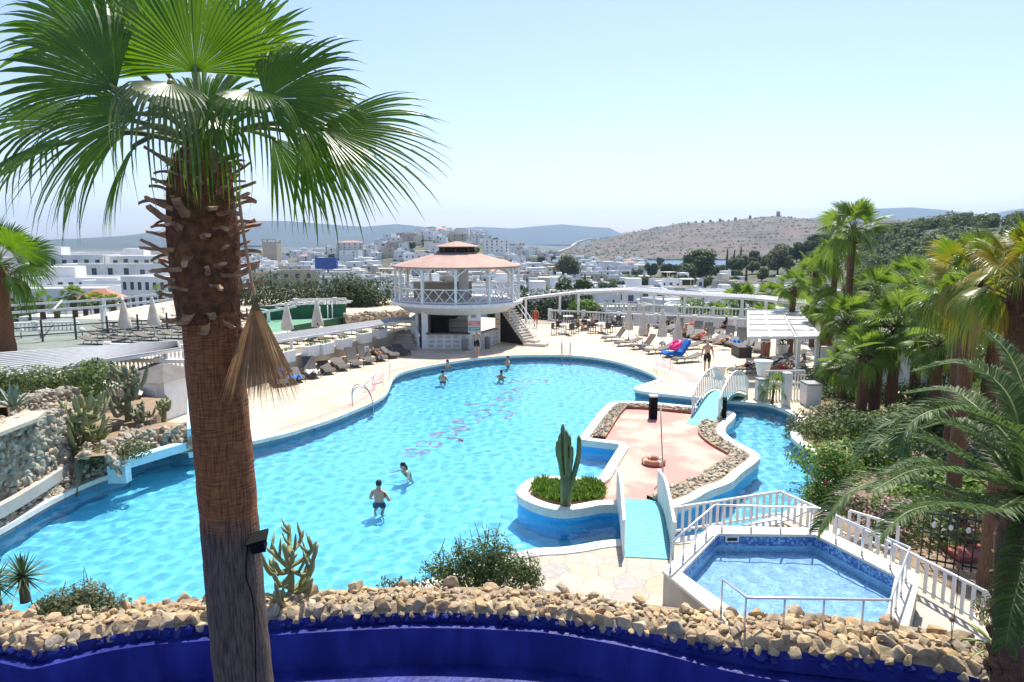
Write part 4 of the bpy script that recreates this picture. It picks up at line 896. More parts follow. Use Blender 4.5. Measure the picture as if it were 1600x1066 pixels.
o = mb.build('pool_float', M['pink_float']); o.location = lo(BLp, rad(24)); o.rotation_euler.z = rad(24); tag(o, 'pink inflatable float resting on the blue towel', 'float')
for i, (x, y, m_, lb) in enumerate([(487, 591, 'cloth_white', 'white towel crumpled on a shaded lounger near the dead frond'), (458, 600, 'cloth_blue', 'blue and white towel on the shaded lounger nearest the dead frond'), (1150, 541, 'blue_towel', 'blue bag and towel beside the white-hatted sunbather'), (1040, 545, 'cloth_white', 'white towel on a lounger between the umbrellas'), (487, 531, 'cloth_blue', 'small blue towel on an upper terrace lounger')]):
    z_ = TZ if y == 531 else 0; p = G(x, y, z_); mb = MB(); r = random.Random(i); vs = []; n = 9
    for a in range(n):
        for b in range(n): vs.append(((a / 8 - .5) * .75, (b / 8 - .5) * .6, .34 + .12 * math.sin(a * 1.3 + i) * math.cos(b * 1.1) + r.uniform(0, .05)))
    mb.add(vs, [(a * n + b, a * n + n + b, a * n + n + b + 1, a * n + b + 1) for a in range(n - 1) for b in range(n - 1)], 0, True); o = mb.build('towel', M[m_]); o.location = p; o.rotation_euler.z = i; tag(o, lb, 'towel')
def parasol(h=2.5, z0=.75):
    t = thing('closed_parasol', 'x', 'parasol'); mb = MB(); n = 20; vs = []; fs = []; rows = [(.05, h), (.085, h - .12), (.13, h - .45), (.19, h - .9), (.25, h - 1.3), (.29, z0 + .1), (.27, z0)]
    for i, (r_, z) in enumerate(rows):
        for k in range(n): a = 2 * math.pi * k / n; q = r_ * (1 + (.16 if k % 2 else -.14) * min(1, i / 3)); vs.append((q * math.cos(a), q * math.sin(a), z + (.05 if k % 4 == 1 and i == 6 else 0)))
    for i in range(len(rows) - 1):
        for k in range(n): fs.append((i * n + k, (i + 1) * n + k, (i + 1) * n + (k + 1) % n, i * n + (k + 1) % n))
    mb.add(vs, fs, 0, True).build('canopy', M['canvas'], t); mb = MB(); mb.tube([(0, 0, .05), (0, 0, h + .08)], .022, 7); mb.build('pole', M['white_metal'], t)
    mb = MB(); mb.lathe([(.26, 0), (.26, .07), (.05, .1), (.05, .25)], n=14); mb.build('base', M['concrete'], t); mb = MB(); mb.lathe([(.03, h - .02), (.07, h + .02), (.03, h + .12)], n=8); mb.build('finial', M['canvas'], t); return t
PP = Proto(parasol())
for i, (x, y) in enumerate([(982, 532), (1004, 540), (1034, 544), (1058, 552)]): PP.place(G(x, y), i, f'closed cream parasol among the poolside loungers, {od(i)} from the cafe tables', 'closed parasols by the pool', (1, 1, 1))
for x, y, lb in ((450, 533, 'closed cream parasol on the upper terrace beside the hanging dead frond'), (497, 527, 'closed cream parasol standing in front of the tennis court')): PP.place(G(x, y, TZ), 1, lb, 'closed parasols on the upper terrace', (1.25, 1.25, .95))
for x, y, lb in ((197, 531, 'closed white parasol on the far terrace nearer the shaggy palm'), (242, 526, 'closed white parasol on the far terrace nearer the big palm trunk')): PP.place(G(x, y, TZ), 1, lb, 'closed parasols on the far terrace', (1.25, 1.25, 1.0))
def planter():
    t = thing('planter_box', 'x', 'planter'); mb = MB(); mb.box((0, 0, .3), (.95, .5, .6), taper=1.06); mb.box((0, 0, .585), (1.06, .58, .05)); mb.build('box', M['white_paint'], t); mb = MB(); leafcloud(mb, [((0, 0, .66), (.42, .2, .14))], 160, .05); mb.build('plants', M['leaf_shrub'], t); return t
pm('leaf_shrub', (.075, .125, .032), (.13, .18, .055), 6, .6, trans=.35, island=.35)
pm('leaf_dark', (.045, .095, .025), (.08, .13, .04), 6, .6, trans=.3, island=.35)
pm('leaf_olive', (.11, .13, .05), (.16, .17, .07), 6, .6, trans=.25, island=.35)
pm('leaf_bright', (.1, .2, .03), (.16, .26, .05), 6, .6, trans=.3, island=.35)
PB = Proto(planter())
for i, (x, y) in enumerate([(447, 562), (486, 553), (509, 549), (538, 541), (570, 532), (594, 525)]): p = G(x, y, TZ + .15); PB.place((p.x - .05, p.y + .1, TZ), rad(68), f'white planter box on the retaining wall, {od(5 - i)} from the bar steps', 'planter boxes on the retaining wall')
def pot(label, p, s=1.0, plant=None):
    t = thing('plant_pot', label, 'pot', p); mb = MB(); mb.lathe([(.2, 0), (.24, .1), (.32, .5), (.38, .56), (.38, .64), (.33, .64), (.3, .56)], n=20); mb.build('pot', M['white_paint'], t); mb = MB(); mb.lathe([(.31, .55), (.1, .57)], n=14); mb.build('earth', M['soil'], t)
    if plant: mb = MB(); leafcloud(mb, [((0, 0, .8), (.25, .25, .25))], 120, .07); mb.build('plant', M[plant], t)
    t.scale = (s,) * 3; return t
pot('large white round pot beside the walking man', G(1124, 590), 1.0); p = G(1190, 619); pot('white round pot on the pier at the end of the far bridge', (p.x, p.y, .98), 1.1)
pot('white round pot under the canopy by the back wall', G(1222, 556), 1.1, 'leaf_dark')
mb = MB(); mb.box((0, 0, .3), (.8, 1.5, .6)); mb.box((0, 0, .62), (.86, 1.56, .06)); o = mb.build('side_table', M['dark_wicker']); o.location = G(1158, 556); tag(o, 'dark low table beside the white-hatted sunbather', 'table')
# terracotta flower tub group under canopy
mb = MB(); r = random.Random(4)
for k in range(16): a = r.uniform(0, 6.28); q = r.uniform(0, .3); mb.tube([(q * math.cos(a), q * math.sin(a), 0), (q * 1.15 * math.cos(a), q * 1.15 * math.sin(a), .95 + r.uniform(-.05, .1))], .06, 7)
o = mb.build('cane_bundle', M['terracotta']); o.location = G(1194, 560); tag(o, 'upright bundle of orange canes standing under the canopy', 'bundle')
# ================================================================ cafe
def cafe_chair():
    t = thing('cafe_chair', 'x', 'chair'); mb = MB(); mb.box((0, 0, .45), (.46, .46, .05)); mb.build('seat', M['dark_wicker'], t); mb = MB(); mb.box((0, -.23, .7), (.44, .04, .42), rot=Matrix.Rotation(-.15, 3, 'X')); mb.build('backrest', M['dark_wicker'], t)
    for sx in (-1, 1):
        for sy in (-1, 1): mb = MB(); mb.bar((.2 * sx, .2 * sy, .43), (.22 * sx, .22 * sy, 0), .04); mb.build('leg', M['dark_metal'], t)
        mb = MB(); mb.bar((.23 * sx, -.22, .66), (.23 * sx, .2, .66), .05, .035); mb.bar((.23 * sx, .19, .45), (.23 * sx, .19, .66), .035); mb.build('armrest', M['dark_metal'], t)
    return t
def cafe_table():
    t = thing('cafe_table', 'x', 'table'); mb = MB(); mb.box((0, 0, .73), (.85, .85, .035)); mb.build('top', M['white_paint'], t); mb = MB(); mb.tube([(0, 0, .02), (0, 0, .72)], .035, 8); mb.build('stem', M['dark_metal'], t); mb = MB(); mb.bar((-.3, 0, .02), (.3, 0, .02), .06, .04); mb.bar((0, -.3, .021), (0, .3, .021), .06, .04); mb.build('foot', M['dark_metal'], t); return t
CC, CT = Proto(cafe_chair()), Proto(cafe_table())
tabs = [(883, 522, 'nearest the stairs'), (887, 507, 'by the balustrade near the stairs'), (914, 514, 'with the seated couple'), (940, 520, 'nearest the pool ladder'), (952, 500, 'by the back balustrade'), (968, 508, 'nearest the closed parasols')]
for i, (x, y, w_) in enumerate(tabs):
    p = G(x, y); CT.place(p, .3 * i, f'small square cafe table {w_}', 'cafe tables on the deck')
    for k in range(3 if i in (2, 4) else 4):
        a = k * math.pi / 2 + .4 + i * .5; CC.place(p + Vector((math.cos(a), math.sin(a), 0)) * .85, a + math.pi / 2, f'dark cafe chair, {od(k)} counted round the table {w_}', 'dark cafe chairs')
# ================================================================ pool ladders, hand rails
def pool_ladder(label, p, ang):
    t = thing('pool_ladder', label, 'ladder', (p.x, p.y, 0), ang)
    for s in (-.27, .27):
        mb = MB(); mb.tube(cat3([Vector(q) for q in [(s, -.75, -.02), (s, -.75, .55), (s, -.62, .82), (s, -.35, .86), (s, -.1, .7), (s, .1, .2), (s, .12, -.4), (s, .12, -1.1)]], 5), .024, 8); mb.build('handrail', M['steel'], t)
    for z in (-.45, -.75, -1.05): mb = MB(); mb.box((0, .12, z), (.5, .1, .03)); mb.build('rung', M['steel'], t)
    return t
pool_ladder('chrome pool ladder with hooped rails at the left edge of the pool', G(578, 632), rad(-75))
pool_ladder('chrome pool ladder with hooped rails at the far edge below the cafe', G(885, 557), rad(180))
def step_rail(label, px):
    a, b, c = [G(x, y) for x, y in px]; t = thing('hand_rail', label, 'hand rail', a); mb = MB(); A2, B2, C2 = Vector(), b - a, c - a
    mb.tube([A2, A2 + Vector((0, 0, .95)), B2 * .5 + Vector((0, 0, .7)), B2 + Vector((0, 0, .35)), B2 + Vector((0, 0, .02))], .025, 6); mb.tube([B2 * .5, B2 * .5 + Vector((0, 0, .7))], .02, 6); mb.tube([Vector((0, 0, .05)), B2 + Vector((0, 0, .05))], .02, 6)
    mb.build('near_rail', M['white_metal'], t); mb = MB(); o_ = C2
    mb.tube([A2 + o_, A2 + o_ + Vector((0, 0, .95)), B2 * .5 + o_ + Vector((0, 0, .7)), B2 + o_ + Vector((0, 0, .35)), B2 + o_], .025, 6); mb.tube([B2 * .5 + o_, B2 * .5 + o_ + Vector((0, 0, .7))], .02, 6); mb.build('far_rail', M['white_metal'], t); return t
step_rail('white sloping hand rail at the pool steps by the slatted pergola', [(609, 594), (582, 602), (599, 604)])
step_rail('white sloping hand rail at the pool steps by the blue towelled lounger', [(1023, 580), (1047, 578), (1026, 584)])
# ================================================================ things on the island
b = G(1020, 655); mb = MB(); mb.box((0, 0, .47), (.3, .3, .9)); o = tag(thing('speaker_post', 'black square post with a white cap standing on the pink island', 'post', (b.x, b.y, .02)), None); m2 = mb.build('post', M['black_plastic'], o); mb = MB(); mb.box((0, 0, .95), (.32, .32, .06)); mb.build('cap', M['white_paint'], o)
p = G(1036, 748); q = D(1032, 634, p.y + .15); mb = MB(); mb.tube([(0, 0, .02), q - p], .022, 7); o = tag(mb.build('pole', M['concrete']), 'thin bare leaning pole standing on the pink island', 'pole'); o.location = p
p = G(1021, 726); mb = MB(); mb.tube([(.29 * math.cos(a * math.pi / 12), .29 * math.sin(a * math.pi / 12), 0) for a in range(24)], .1, 12, closed=True); t = thing('life_ring', 'faded red life ring lying on the pink island beside the pole', 'life ring', (p.x, p.y, .12)); mb.build('ring', M['terracotta'], t)
for k in range(4): a = k * math.pi / 2 + .4; mb = MB(); mb.tube([(.29 * math.cos(a + e), .29 * math.sin(a + e), 0) for e in (-.12, 0, .12)], .104, 12); mb.build('band', M['cream_coping'], t)
p = G(1131, 657); t = thing('bollard_light', 'short black bollard light at the corner of the far bridge', 'bollard', (p.x, p.y, .1)); mb = MB(); mb.lathe([(.09, 0), (.09, .75)], n=12); mb.build('post', M['black_plastic'], t); mb = MB(); mb.lathe([(.1, .75), (.1, .82), (.05, .88)], n=12); mb.build('cap', M['dark_metal'], t)
def globe_lamp(p, h, label, group='white globe lamps'):
    t = thing('globe_lamp', label, 'lamp', p, 0, group); mb = MB(); mb.tube([(0, 0, 0), (0, 0, h)], .03, 7); mb.build('pole', M['dark_metal'], t); mb = MB(); mb.ell((0, 0, h + .17), (.18, .18, .18), 12, 8); mb.build('globe', M['white_paint'], t)
for i, (x, y, Y, lb) in enumerate([(443, 466, 68, 'white globe lamp in front of the hedge, nearer the big palm'), (465, 466, 68, 'white globe lamp at the left end of the court balustrade'), (128, 516, 45, 'white globe lamp at the edge of the sunken terrace'), (62, 516, 44, 'white globe lamp above the small far balustrade'), (32, 516, 44, 'white globe lamp right beside the shaggy palm trunk'), (255, 482, 60, 'white globe lamp among trees behind the beam frame')]):
    q = D(x, y, Y); globe_lamp((q.x, q.y, TZ), q.z - TZ - .17, lb)
# ================================================================ left: shed, stone banks, inlet beam, wall
sh = thing('shed', 'small white shed with dark grey hipped roof behind the cacti', 'shed', (*G(215, 655).xy, 0), rad(-12)); mb = MB(); mb.box((.2, 1.1, .8), (2.3, 2.2, 1.6)); mb.build('wall', M['white_paint'], sh)
mb = MB(); mb.add([(-1.1, -.2, 1.58), (1.5, -.2, 1.58), (1.5, 2.4, 1.58), (-1.1, 2.4, 1.58), (0.1, .9, 2.15), (.4, 1.2, 2.15)], [(0, 1, 5, 4), (1, 2, 5), (2, 3, 4, 5), (3, 0, 4), (3, 2, 1, 0)]); mb.build('roof', pm('shed_roof', (.17, .15, .14), (.12, .11, .1), 2, .85), sh); mb = MB(); mb.box((.6, -.02, .75), (.75, .04, 1.4)); mb.build('door', M['white_metal'], sh)
s2 = thing('shed', 'low beige lean-to with a sloping grey roof beside the white shed', 'shed', (*G(165, 668).xy, 0), rad(20)); mb = MB(); mb.box((0, .9, .6), (2.4, 1.8, 1.2)); mb.build('wall', M['beige_wall'], s2); mb = MB(); mb.add([(-1.35, -.15, 1.2), (1.35, -.15, 1.2), (1.35, 1.95, 1.45), (-1.35, 1.95, 1.45), (0, -.15, 1.75), (0, 1.95, 1.8)], [(0, 4, 5, 3), (1, 2, 5, 4), (0, 1, 4), (2, 3, 5)]); mb.build('roof', M['concrete'], s2)
def rockface(name, label, base_px, zb, top_z, n, size, mats=('grey_stone', 'mortar'), lean=.3, depth=.5, seed=3, capw=None):
    P = [Vector(G(x, y, zb)[:2]) for x, y in base_px]; mb = MB(); r = random.Random(seed); L = arclen(P)[-1]
    tops = top_z if hasattr(top_z, '__len__') else [top_z] * len(P)
    ls = arclen(P)
    tz = lambda s: float(np.interp(s, ls, tops))
    vs = []; fs = []; NN = 14
    for i in range(NN + 1):
        s = L * i / NN; p, d = along(P, s); nv = Vector((-d.y, d.x)); h = tz(s) - zb
        vs += [(p.x, p.y, zb - .2), (p.x + nv.x * lean * h, p.y + nv.y * lean * h, tz(s)), (p.x + nv.x * (lean * h + depth), p.y + nv.y * (lean * h + depth), tz(s)), (p.x + nv.x * (lean * h + depth), p.y + nv.y * (lean * h + depth), -.3)]
    for i in range(NN):
        for k in range(3): fs.append((i * 4 + k, i * 4 + k + 4, i * 4 + k + 5, i * 4 + k + 1))
    mb.add(vs, fs, 1)
    for k in range(n):
        s = L * r.random(); p, d = along(P, s); nv = Vector((-d.y, d.x)); h = tz(s) - zb; f = r.random() ** .9 * 1.15
        if f > 1: o = lean * h + depth * r.random(); z = tz(s)
        else: o = lean * h * f; z = zb + h * f
        rock(mb, (p.x + nv.x * o, p.y + nv.y * o, z), size * r.uniform(.6, 1.35), r, 0, ROCKS if size > .12 else PEBS, (1, .85, .75))
    return tag(mb.build(name, [M[m_] for m_ in mats]), label, 'stone wall')
rockface('cobble_wall', 'tall retaining wall of grey cobbles behind the concrete channel', [(-70, 812), (0, 785), (62, 752), (115, 720), (132, 690)], .55, [2.5, 2.45, 2.35, 2.1, 1.9], 620, .135, lean=.12, depth=.8, seed=5)
rockface('stone_bank', 'bank of pale stones between the pool edge and the concrete channel', [(-90, 862), (0, 824), (75, 779), (136, 752), (180, 738)], .03, [.55, .55, .6, .75, 1.0], 420, .12, ('pale_stone', 'mortar'), lean=.9, depth=.5, seed=6)
rockface('stone_bank', 'bank of mossy rocks beneath the cacti above the inlet beam', [(186, 737), (205, 712), (250, 700), (302, 697)], .42, [.95, 1.0, 1.0, .85], 240, .14, ('grey_stone', 'soil'), lean=.6, depth=.8, seed=8)
rockface('rubble_wall', 'low rubble wall of grey stones in front of the dark hedge', [(20, 672), (60, 655), (128, 636)], 1.2, [1.95, 2.0, 1.9], 190, .14, lean=.15, depth=.5, seed=9)
a, b = G(180, 722, .55), G(304, 684, .55); mb = MB(); mb.bar((a.x, a.y, .42), (b.x + .3, b.y + .3, .42), .35, .28); a0 = G(190, 737, 0); mb.box((a.x + .1, a.y, .2), (.55, .3, .55)); tag(mb.build('inlet_beam', M['pale_teal']), 'pale blue beam spanning the shaded pool inlet beneath the cacti', 'beam')
mb = MB(); a, b = G(301, 640, .55), G(301, 690, .55); mb.bar((a.x, a.y, .5), (b.x, b.y, .5), .3, 1.0); tag(mb.build('pillar_block', M['pale_teal']), 'pale blue block at the end of the inlet beam by the palm trunk', 'wall')
A2 = chaikin([Vector(G(x, y, .5)[:2]) for x, y in [(-80, 832), (0, 793), (60, 757), (112, 722), (120, 708)]], 1, False); mb = MB(); B2 = offset(A2, .2, False); strip(mb, A2, B2, .62, .62, False); strip(mb, B2, B2, .3, .62, False); tag(mb.build('concrete_edge', M['concrete']), 'curved concrete edge of the channel at the foot of the cobble wall', 'kerb')
mb = MB(); P = [G(-40, 692, 2.45).xy, G(60, 656, 2.4).xy, G(72, 645, 2.4).xy, G(40, 646, 2.4).xy, G(-60, 680, 2.45).xy]; mb.prism(P, 2.36, 2.46); tag(mb.build('stone_slab', M['beige_wall']), 'flat beige slab capping the cobble wall', 'slab')
mb = MB(); mb.prism([Vector((-36, 22)), Vector((-16.4, 18.6)), Vector((-14.3, 21.4)), Vector((-12.4, 23.0)), Vector((-13.5, 26)), Vector((-20, 30.4)), Vector((-36, 30.4))], -.1, 1.05); struct(mb.build('planting_bank', M['soil']))
# ================================================================ palms
pm('palm_leaf', (.06, .14, .014), (.1, .2, .022), 3, .36, trans=.55, objrand=.0, spec=.5)
pm('palm_leaf_old', (.085, .15, .04), (.15, .19, .06), 3, .4, trans=.42)
pm('palm_leaf_far', (.1, .185, .028), (.16, .23, .05), 2, .4, trans=.5, island=.25, objrand=0)
pm('palm_leaf_yellow', (.11, .2, .02), (.3, .24, .03), 1.1, .4, trans=.42, island=.2)
pm('feather_leaf', (.06, .115, .03), (.09, .15, .04), 3, .5, spec=.3, trans=.35, island=.25)
pm('petiole', (.2, .22, .06), (.16, .2, .05), 5, .5)
pm('dead_leaf', (.38, .26, .12), (.26, .165, .075), 6, .8, trans=.3, island=.3)
pm('boot', (.62, .38, .2), (.32, .17, .08), 5, .8, .5, 25, stretch=(1, 1, .4))
pm('palm_fibre', (.24, .1, .04), (.09, .04, .018), 14, .95, .8, 40)
def trunk_mat(name, top, mid, low, zsplit, soft):
    m, ns, ls, b = nm(name); g = ns.new('ShaderNodeNewGeometry'); sp = ns.new('ShaderNodeSeparateXYZ'); ls.new(g.outputs['Position'], sp.inputs[0])
    n = ns.new('ShaderNodeTexNoise'); n.inputs['Scale'].default_value = 3.5; n.inputs['Detail'].default_value = 6; ls.new(g.outputs['Position'], n.inputs[0])
    ad = ns.new('ShaderNodeMath'); ad.operation = 'MULTIPLY_ADD'; ad.inputs[1].default_value = .35; ls.new(n.outputs[0], ad.inputs[0]); ls.new(sp.outputs[2], ad.inputs[2])
    mr = ns.new('ShaderNodeMapRange'); mr.inputs[1].default_value = zsplit - soft + .17; mr.inputs[2].default_value = zsplit + soft + .17; ls.new(ad.outputs[0], mr.inputs[0])
    mp = ns.new('ShaderNodeMapping'); mp.inputs['Scale'].default_value = (6, 6, 70); ls.new(g.outputs['Position'], mp.inputs[0])
    n2 = ns.new('ShaderNodeTexNoise'); n2.inputs['Scale'].default_value = 1; n2.inputs['Detail'].default_value = 7; ls.new(mp.outputs[0], n2.inputs[0])
    mp3 = ns.new('ShaderNodeMapping'); mp3.inputs['Scale'].default_value = (60, 60, 5); ls.new(g.outputs['Position'], mp3.inputs[0])
    n3 = ns.new('ShaderNodeTexNoise'); n3.inputs['Scale'].default_value = 1; n3.inputs['Detail'].default_value = 6; ls.new(mp3.outputs[0], n3.inputs[0])
    r1 = ns.new('ShaderNodeValToRGB'); r1.color_ramp.elements[0].position = .3; r1.color_ramp.elements[1].position = .7; r1.color_ramp.elements[0].color = c4(mid); r1.color_ramp.elements[1].color = c4(top); ls.new(n2.outputs[0], r1.inputs[0])
    r2 = ns.new('ShaderNodeValToRGB'); r2.color_ramp.elements[0].position = .35; r2.color_ramp.elements[1].position = .75; r2.color_ramp.elements[0].color = c4([q * .55 for q in low]); r2.color_ramp.elements[1].color = c4(low); ls.new(n3.outputs[0], r2.inputs[0])
    mx = ns.new('ShaderNodeMixRGB'); ls.new(mr.outputs[0], mx.inputs[0]); ls.new(r2.outputs[0], mx.inputs[1]); ls.new(r1.outputs[0], mx.inputs[2])
    mul = ns.new('ShaderNodeMixRGB'); mul.blend_type = 'MULTIPLY'; mul.inputs[0].default_value = .6; ls.new(mx.outputs[0], mul.inputs[1])
    r3 = ns.new('ShaderNodeValToRGB'); r3.color_ramp.elements[0].position = .38; r3.color_ramp.elements[1].position = .55; r3.color_ramp.elements[0].color = (.3, .28, .25, 1); ls.new(n3.outputs[0], r3.inputs[0]); ls.new(r3.outputs[0], mul.inputs[2]); ls.new(mul.outputs[0], b.inputs['Base Color'])
    sm = ns.new('ShaderNodeMath'); sm.operation = 'ADD'; ls.new(n2.outputs[0], sm.inputs[0]); ls.new(n3.outputs[0], sm.inputs[1])
    bp = ns.new('ShaderNodeBump'); bp.inputs['Strength'].default_value = .9; bp.inputs['Distance'].default_value = .03; ls.new(sm.outputs[0], bp.inputs['Height']); ls.new(bp.outputs[0], b.inputs['Normal']); b.inputs['Roughness'].default_value = .9
    MATS[name] = m; return m
PD = 6.4
K = lambda x, y, dy=0.0: D(x, y, PD + dy)
trunk_mat('big_trunk', (.46, .18, .05), (.17, .06, .02), (.2, .145, .1), K(350, 815).z, .12)
trunk_mat('far_trunk', (.23, .115, .06), (.13, .065, .035), (.22, .14, .09), .5, .8)
tp = [K(382, 1066), K(355, 780), K(331, 500), K(320, 400), K(315, 255)]
ext = tp[0] + (tp[0] - tp[1]) * ((tp[0].z + .42) / (tp[1].z - tp[0].z)); ext.z = -.42
bp_ = thing('palm_tree', 'tall shaggy fan palm with a thick cinnamon trunk standing in the blue channel', 'palm tree', ext); bb = ext.copy()
def rb(o): o.matrix_parent_inverse = Matrix.Translation(-bb); return o
path = cat3([ext, ext.lerp(tp[0], .5)] + tp, 14); mb = MB(); n = 56; r = random.Random(2); vs = []; fs = []
for i, p in enumerate(path):
    f = i / (len(path) - 1); rr = .3 - .045 * min(1, f * 1.4)
    for k in range(n):
        a = 2 * math.pi * k / n; q = rr * (1 + .012 * math.sin(i * 2.1) + .012 * r.uniform(-1, 1) + .02 * math.sin(3 * a + .3 * i)); vs.append((p.x + q * math.cos(a), p.y + q * math.sin(a), p.z))
for i in range(len(path) - 1):
    for k in range(n): fs.append((i * n + k, i * n + (k + 1) % n, (i + 1) * n + (k + 1) % n, (i + 1) * n + k))
mb.add(vs, fs, 0, True); tk = rb(mb.build('trunk', M['big_trunk'], bp_))
# loose fibre on the trunk and the shaggy head
mb = MB(); r = random.Random(5)
zt0, zt1 = K(331, 500).z, K(315, 250).z
def axis(z):
    for a, b in zip(path, path[1:]):
        if a.z <= z <= b.z: return a.lerp(b, (z - a.z) / (b.z - a.z))
    return path[-1].copy()
for i in range(1500):
    z = r.uniform(zt0 - .1, zt1 + .1); c = axis(z); a = r.uniform(0, 6.28); d = Vector((math.cos(a), math.sin(a), 0)); q = r.uniform(.25, .33); L = r.uniform(.05, .2)
    e = (d * r.uniform(.2, .8) + Vector((r.gauss(0, .5), r.gauss(0, .5), r.uniform(-1, .6)))).normalized(); s = d.cross(Vector((0, 0, 1))) * r.uniform(.002, .006); p = c + d * q
    mb.add([p - s, p + s, p + e * L], [(0, 1, 2)])
for i in range(700):
    z = r.uniform(tp[0].z, zt0); c = axis(z); a = r.uniform(0, 6.28); d = Vector((math.cos(a), math.sin(a), 0)); L = r.uniform(.02, .06); s = d.cross(Vector((0, 0, 1))) * .003; p = c + d * .262
    mb.add([p - s, p + s, p + (d + Vector((0, 0, r.uniform(-1, .5)))) * L * .6], [(0, 1, 2)])
mb.lathe([(.27, zt0 - .02), (.3, zt0 + .3), (.315, zt0 + .8), (.28, zt1 - .2), (.2, zt1 + .05), (.06, zt1 + .18)], (axis(zt0 + .5).x, axis(zt0 + .5).y, 0), 26)
mb.build('fibre', M['palm_fibre'], tk)
def boot_mesh(L, w, up, tip, seed):
    """cut leaf stalk: thick clasping base, channelled stalk curving up and out, blunt end"""
    r = random.Random(seed); mb = MB(); vs = []; fs = []; N = 9
    for i in range(N + 1):
        t = i / N; x = L * t; z = L * (up * math.sin(t * 1.9) * .6 + tip * t ** 3) + r.uniform(-.004, .004); hw = w * (1.5 - 1.0 * min(1, t * 1.8)) if t < .5 else w * .58 * (1 - .15 * (t - .5)); th = .05 * (1 - .45 * t); y0 = .03 * math.sin(3 * t + seed)
        vs += [(x, y0 - hw, z + .3 * hw), (x, y0 - hw * .55, z - th * .8), (x, y0 + hw * .55, z - th * .8), (x, y0 + hw, z + .3 * hw), (x, y0 + hw * .4, z + .01), (x, y0 - hw * .4, z + .01)]
    for i in range(N):
        for k in range(6): fs.append((i * 6 + k, i * 6 + (k + 1) % 6, i * 6 + 6 + (k + 1) % 6, i * 6 + 6 + k))
    return mb.add(vs, fs + [tuple(range(5, -1, -1)), tuple(6 * N + k for k in range(6))], 0, False).mesh('leaf_base', M['boot'])
BOOT = [boot_mesh(.46, .075, .3, .12, 1), boot_mesh(.5, .065, .12, .1, 2), boot_mesh(.4, .085, .2, .15, 3), boot_mesh(.44, .07, .34, -.12, 4), boot_mesh(.34, .1, -.55, .1, 5), boot_mesh(.56, .06, .15, .0, 6)]
r = random.Random(12); NB = 96
for i in range(NB):
    f = i / (NB - 1); z = zt0 + .05 + (zt1 - zt0 - .05) * f; c = axis(z); a = i * 2.39996 + r.uniform(-.2, .2); d = Vector((math.cos(a), math.sin(a), 0))
    k = 4 if f < .12 else r.choice((0, 1, 2, 3, 5)); o = ob('leaf_base', BOOT[k], bp_, c + d * .185); s = r.uniform(.52, .86) * (1 if f < .8 else .85); o.scale = (s, s, s)
    tilt = -r.uniform(-.3, .35) - .6 * max(0, f - .7) if k != 4 else r.uniform(.2, .7); o.rotation_euler = (r.uniform(-.3, .3), tilt, a); rb(o)
C0 = K(315, 232)
LEAVES = [ # hub px, depth, aim px, depth, normal, R, fan angle, droop, split, segments, material
    ((306, 112), .1, (300, -80), .15, (0, -1, .15), 1.12, 190, .06, .62, 46, 0), ((182, 138), -.1, (52, 40), 0, (.25, -1, .35), 1.2, 120, .12, .6, 36, 0), ((414, 155), -.15, (545, 85), -.1, (-.1, -.85, .55), 1.08, 170, .16, .52, 42, 0),
    ((500, 200), .1, (700, 236), .0, (-.1, -.8, .7), 1.28, 115, .12, .45, 34, 0), ((216, 178), -.3, (20, 215), -.4, (.1, -.7, .75), 1.32, 140, .28, .45, 38, 0), ((268, 128), -.55, (215, 200), -1.3, (.1, .2, 1), .78, 130, .8, .5, 26, 2),
    ((392, 140), -.4, (372, 195), -1.1, (0, .2, 1), .72, 130, .8, .5, 24, 0), ((214, 225), .2, (150, 345), .2, (-.8, -.55, .4), .8, 110, .25, .5, 26, 0), ((120, 190), .45, (-90, 150), .5, (0, -.5, 1), 1.25, 160, .35, .5, 36, 0),
    ((470, 210), .5, (575, 310), .5, (.45, -.6, .6), 1.0, 110, .25, .5, 24, 0), ((250, 100), .6, (150, -60), .7, (.1, -1, .1), 1.1, 150, .12, .6, 36, 0), ((372, 105), .6, (450, -45), .7, (-.1, -1, .2), 1.0, 150, .12, .6, 34, 0),
    ((335, 178), -.45, (318, 240), -.9, (0, .2, 1), .6, 120, .8, .5, 22, 0), ((205, 205), .75, (40, 300), .8, (-.3, -.5, .8), 1.2, 130, .38, .48, 28, 0), ((425, 215), .85, (520, 320), .9, (.3, -.5, .7), .95, 100, .25, .5, 20, 0), ((165, 75), .55, (30, -70), .6, (.2, -1, .4), 1.15, 120, .15, .6, 30, 0), ((95, 225), -.1, (-90, 290), -.1, (-.2, -.5, 1), 1.1, 130, .38, .48, 28, 0), ((320, 190), .4, (340, 60), .9, (0, -1, .4), .9, 160, .15, .6, 34, 0), ((455, 170), .3, (600, 160), .4, (0, -.8, .6), 1.0, 140, .3, .5, 32, 0)]
for i, (h, hd, t, td, nr, R, A, dr, sp, n, mi) in enumerate(LEAVES):
    H, T = K(*h, hd), K(*t, td); mb = MB(); r = random.Random(i + 40); md = (C0 + H) / 2 + Vector((0, 0, .12)); mb.tube(cat3([C0, md, H, H + (T - H).normalized() * .06], 6), [.03 - .014 * q / 18 for q in range(19)], 6, 1)
    fan_leaf(mb, H, T - H, nr, R, rad(A), n, 9, dr, sp, .12, r); rb(mb.build('frond', [M['palm_leaf'] if mi == 0 else M['palm_leaf_old'], M['petiole']], bp_))
mb = MB(); P = [K(372, 300, -.25), K(380, 360, -.3), K(388, 410, -.3), K(398, 466, -.3)]; mb.tube(cat3(P, 6), .014, 6, 1); r = random.Random(77)
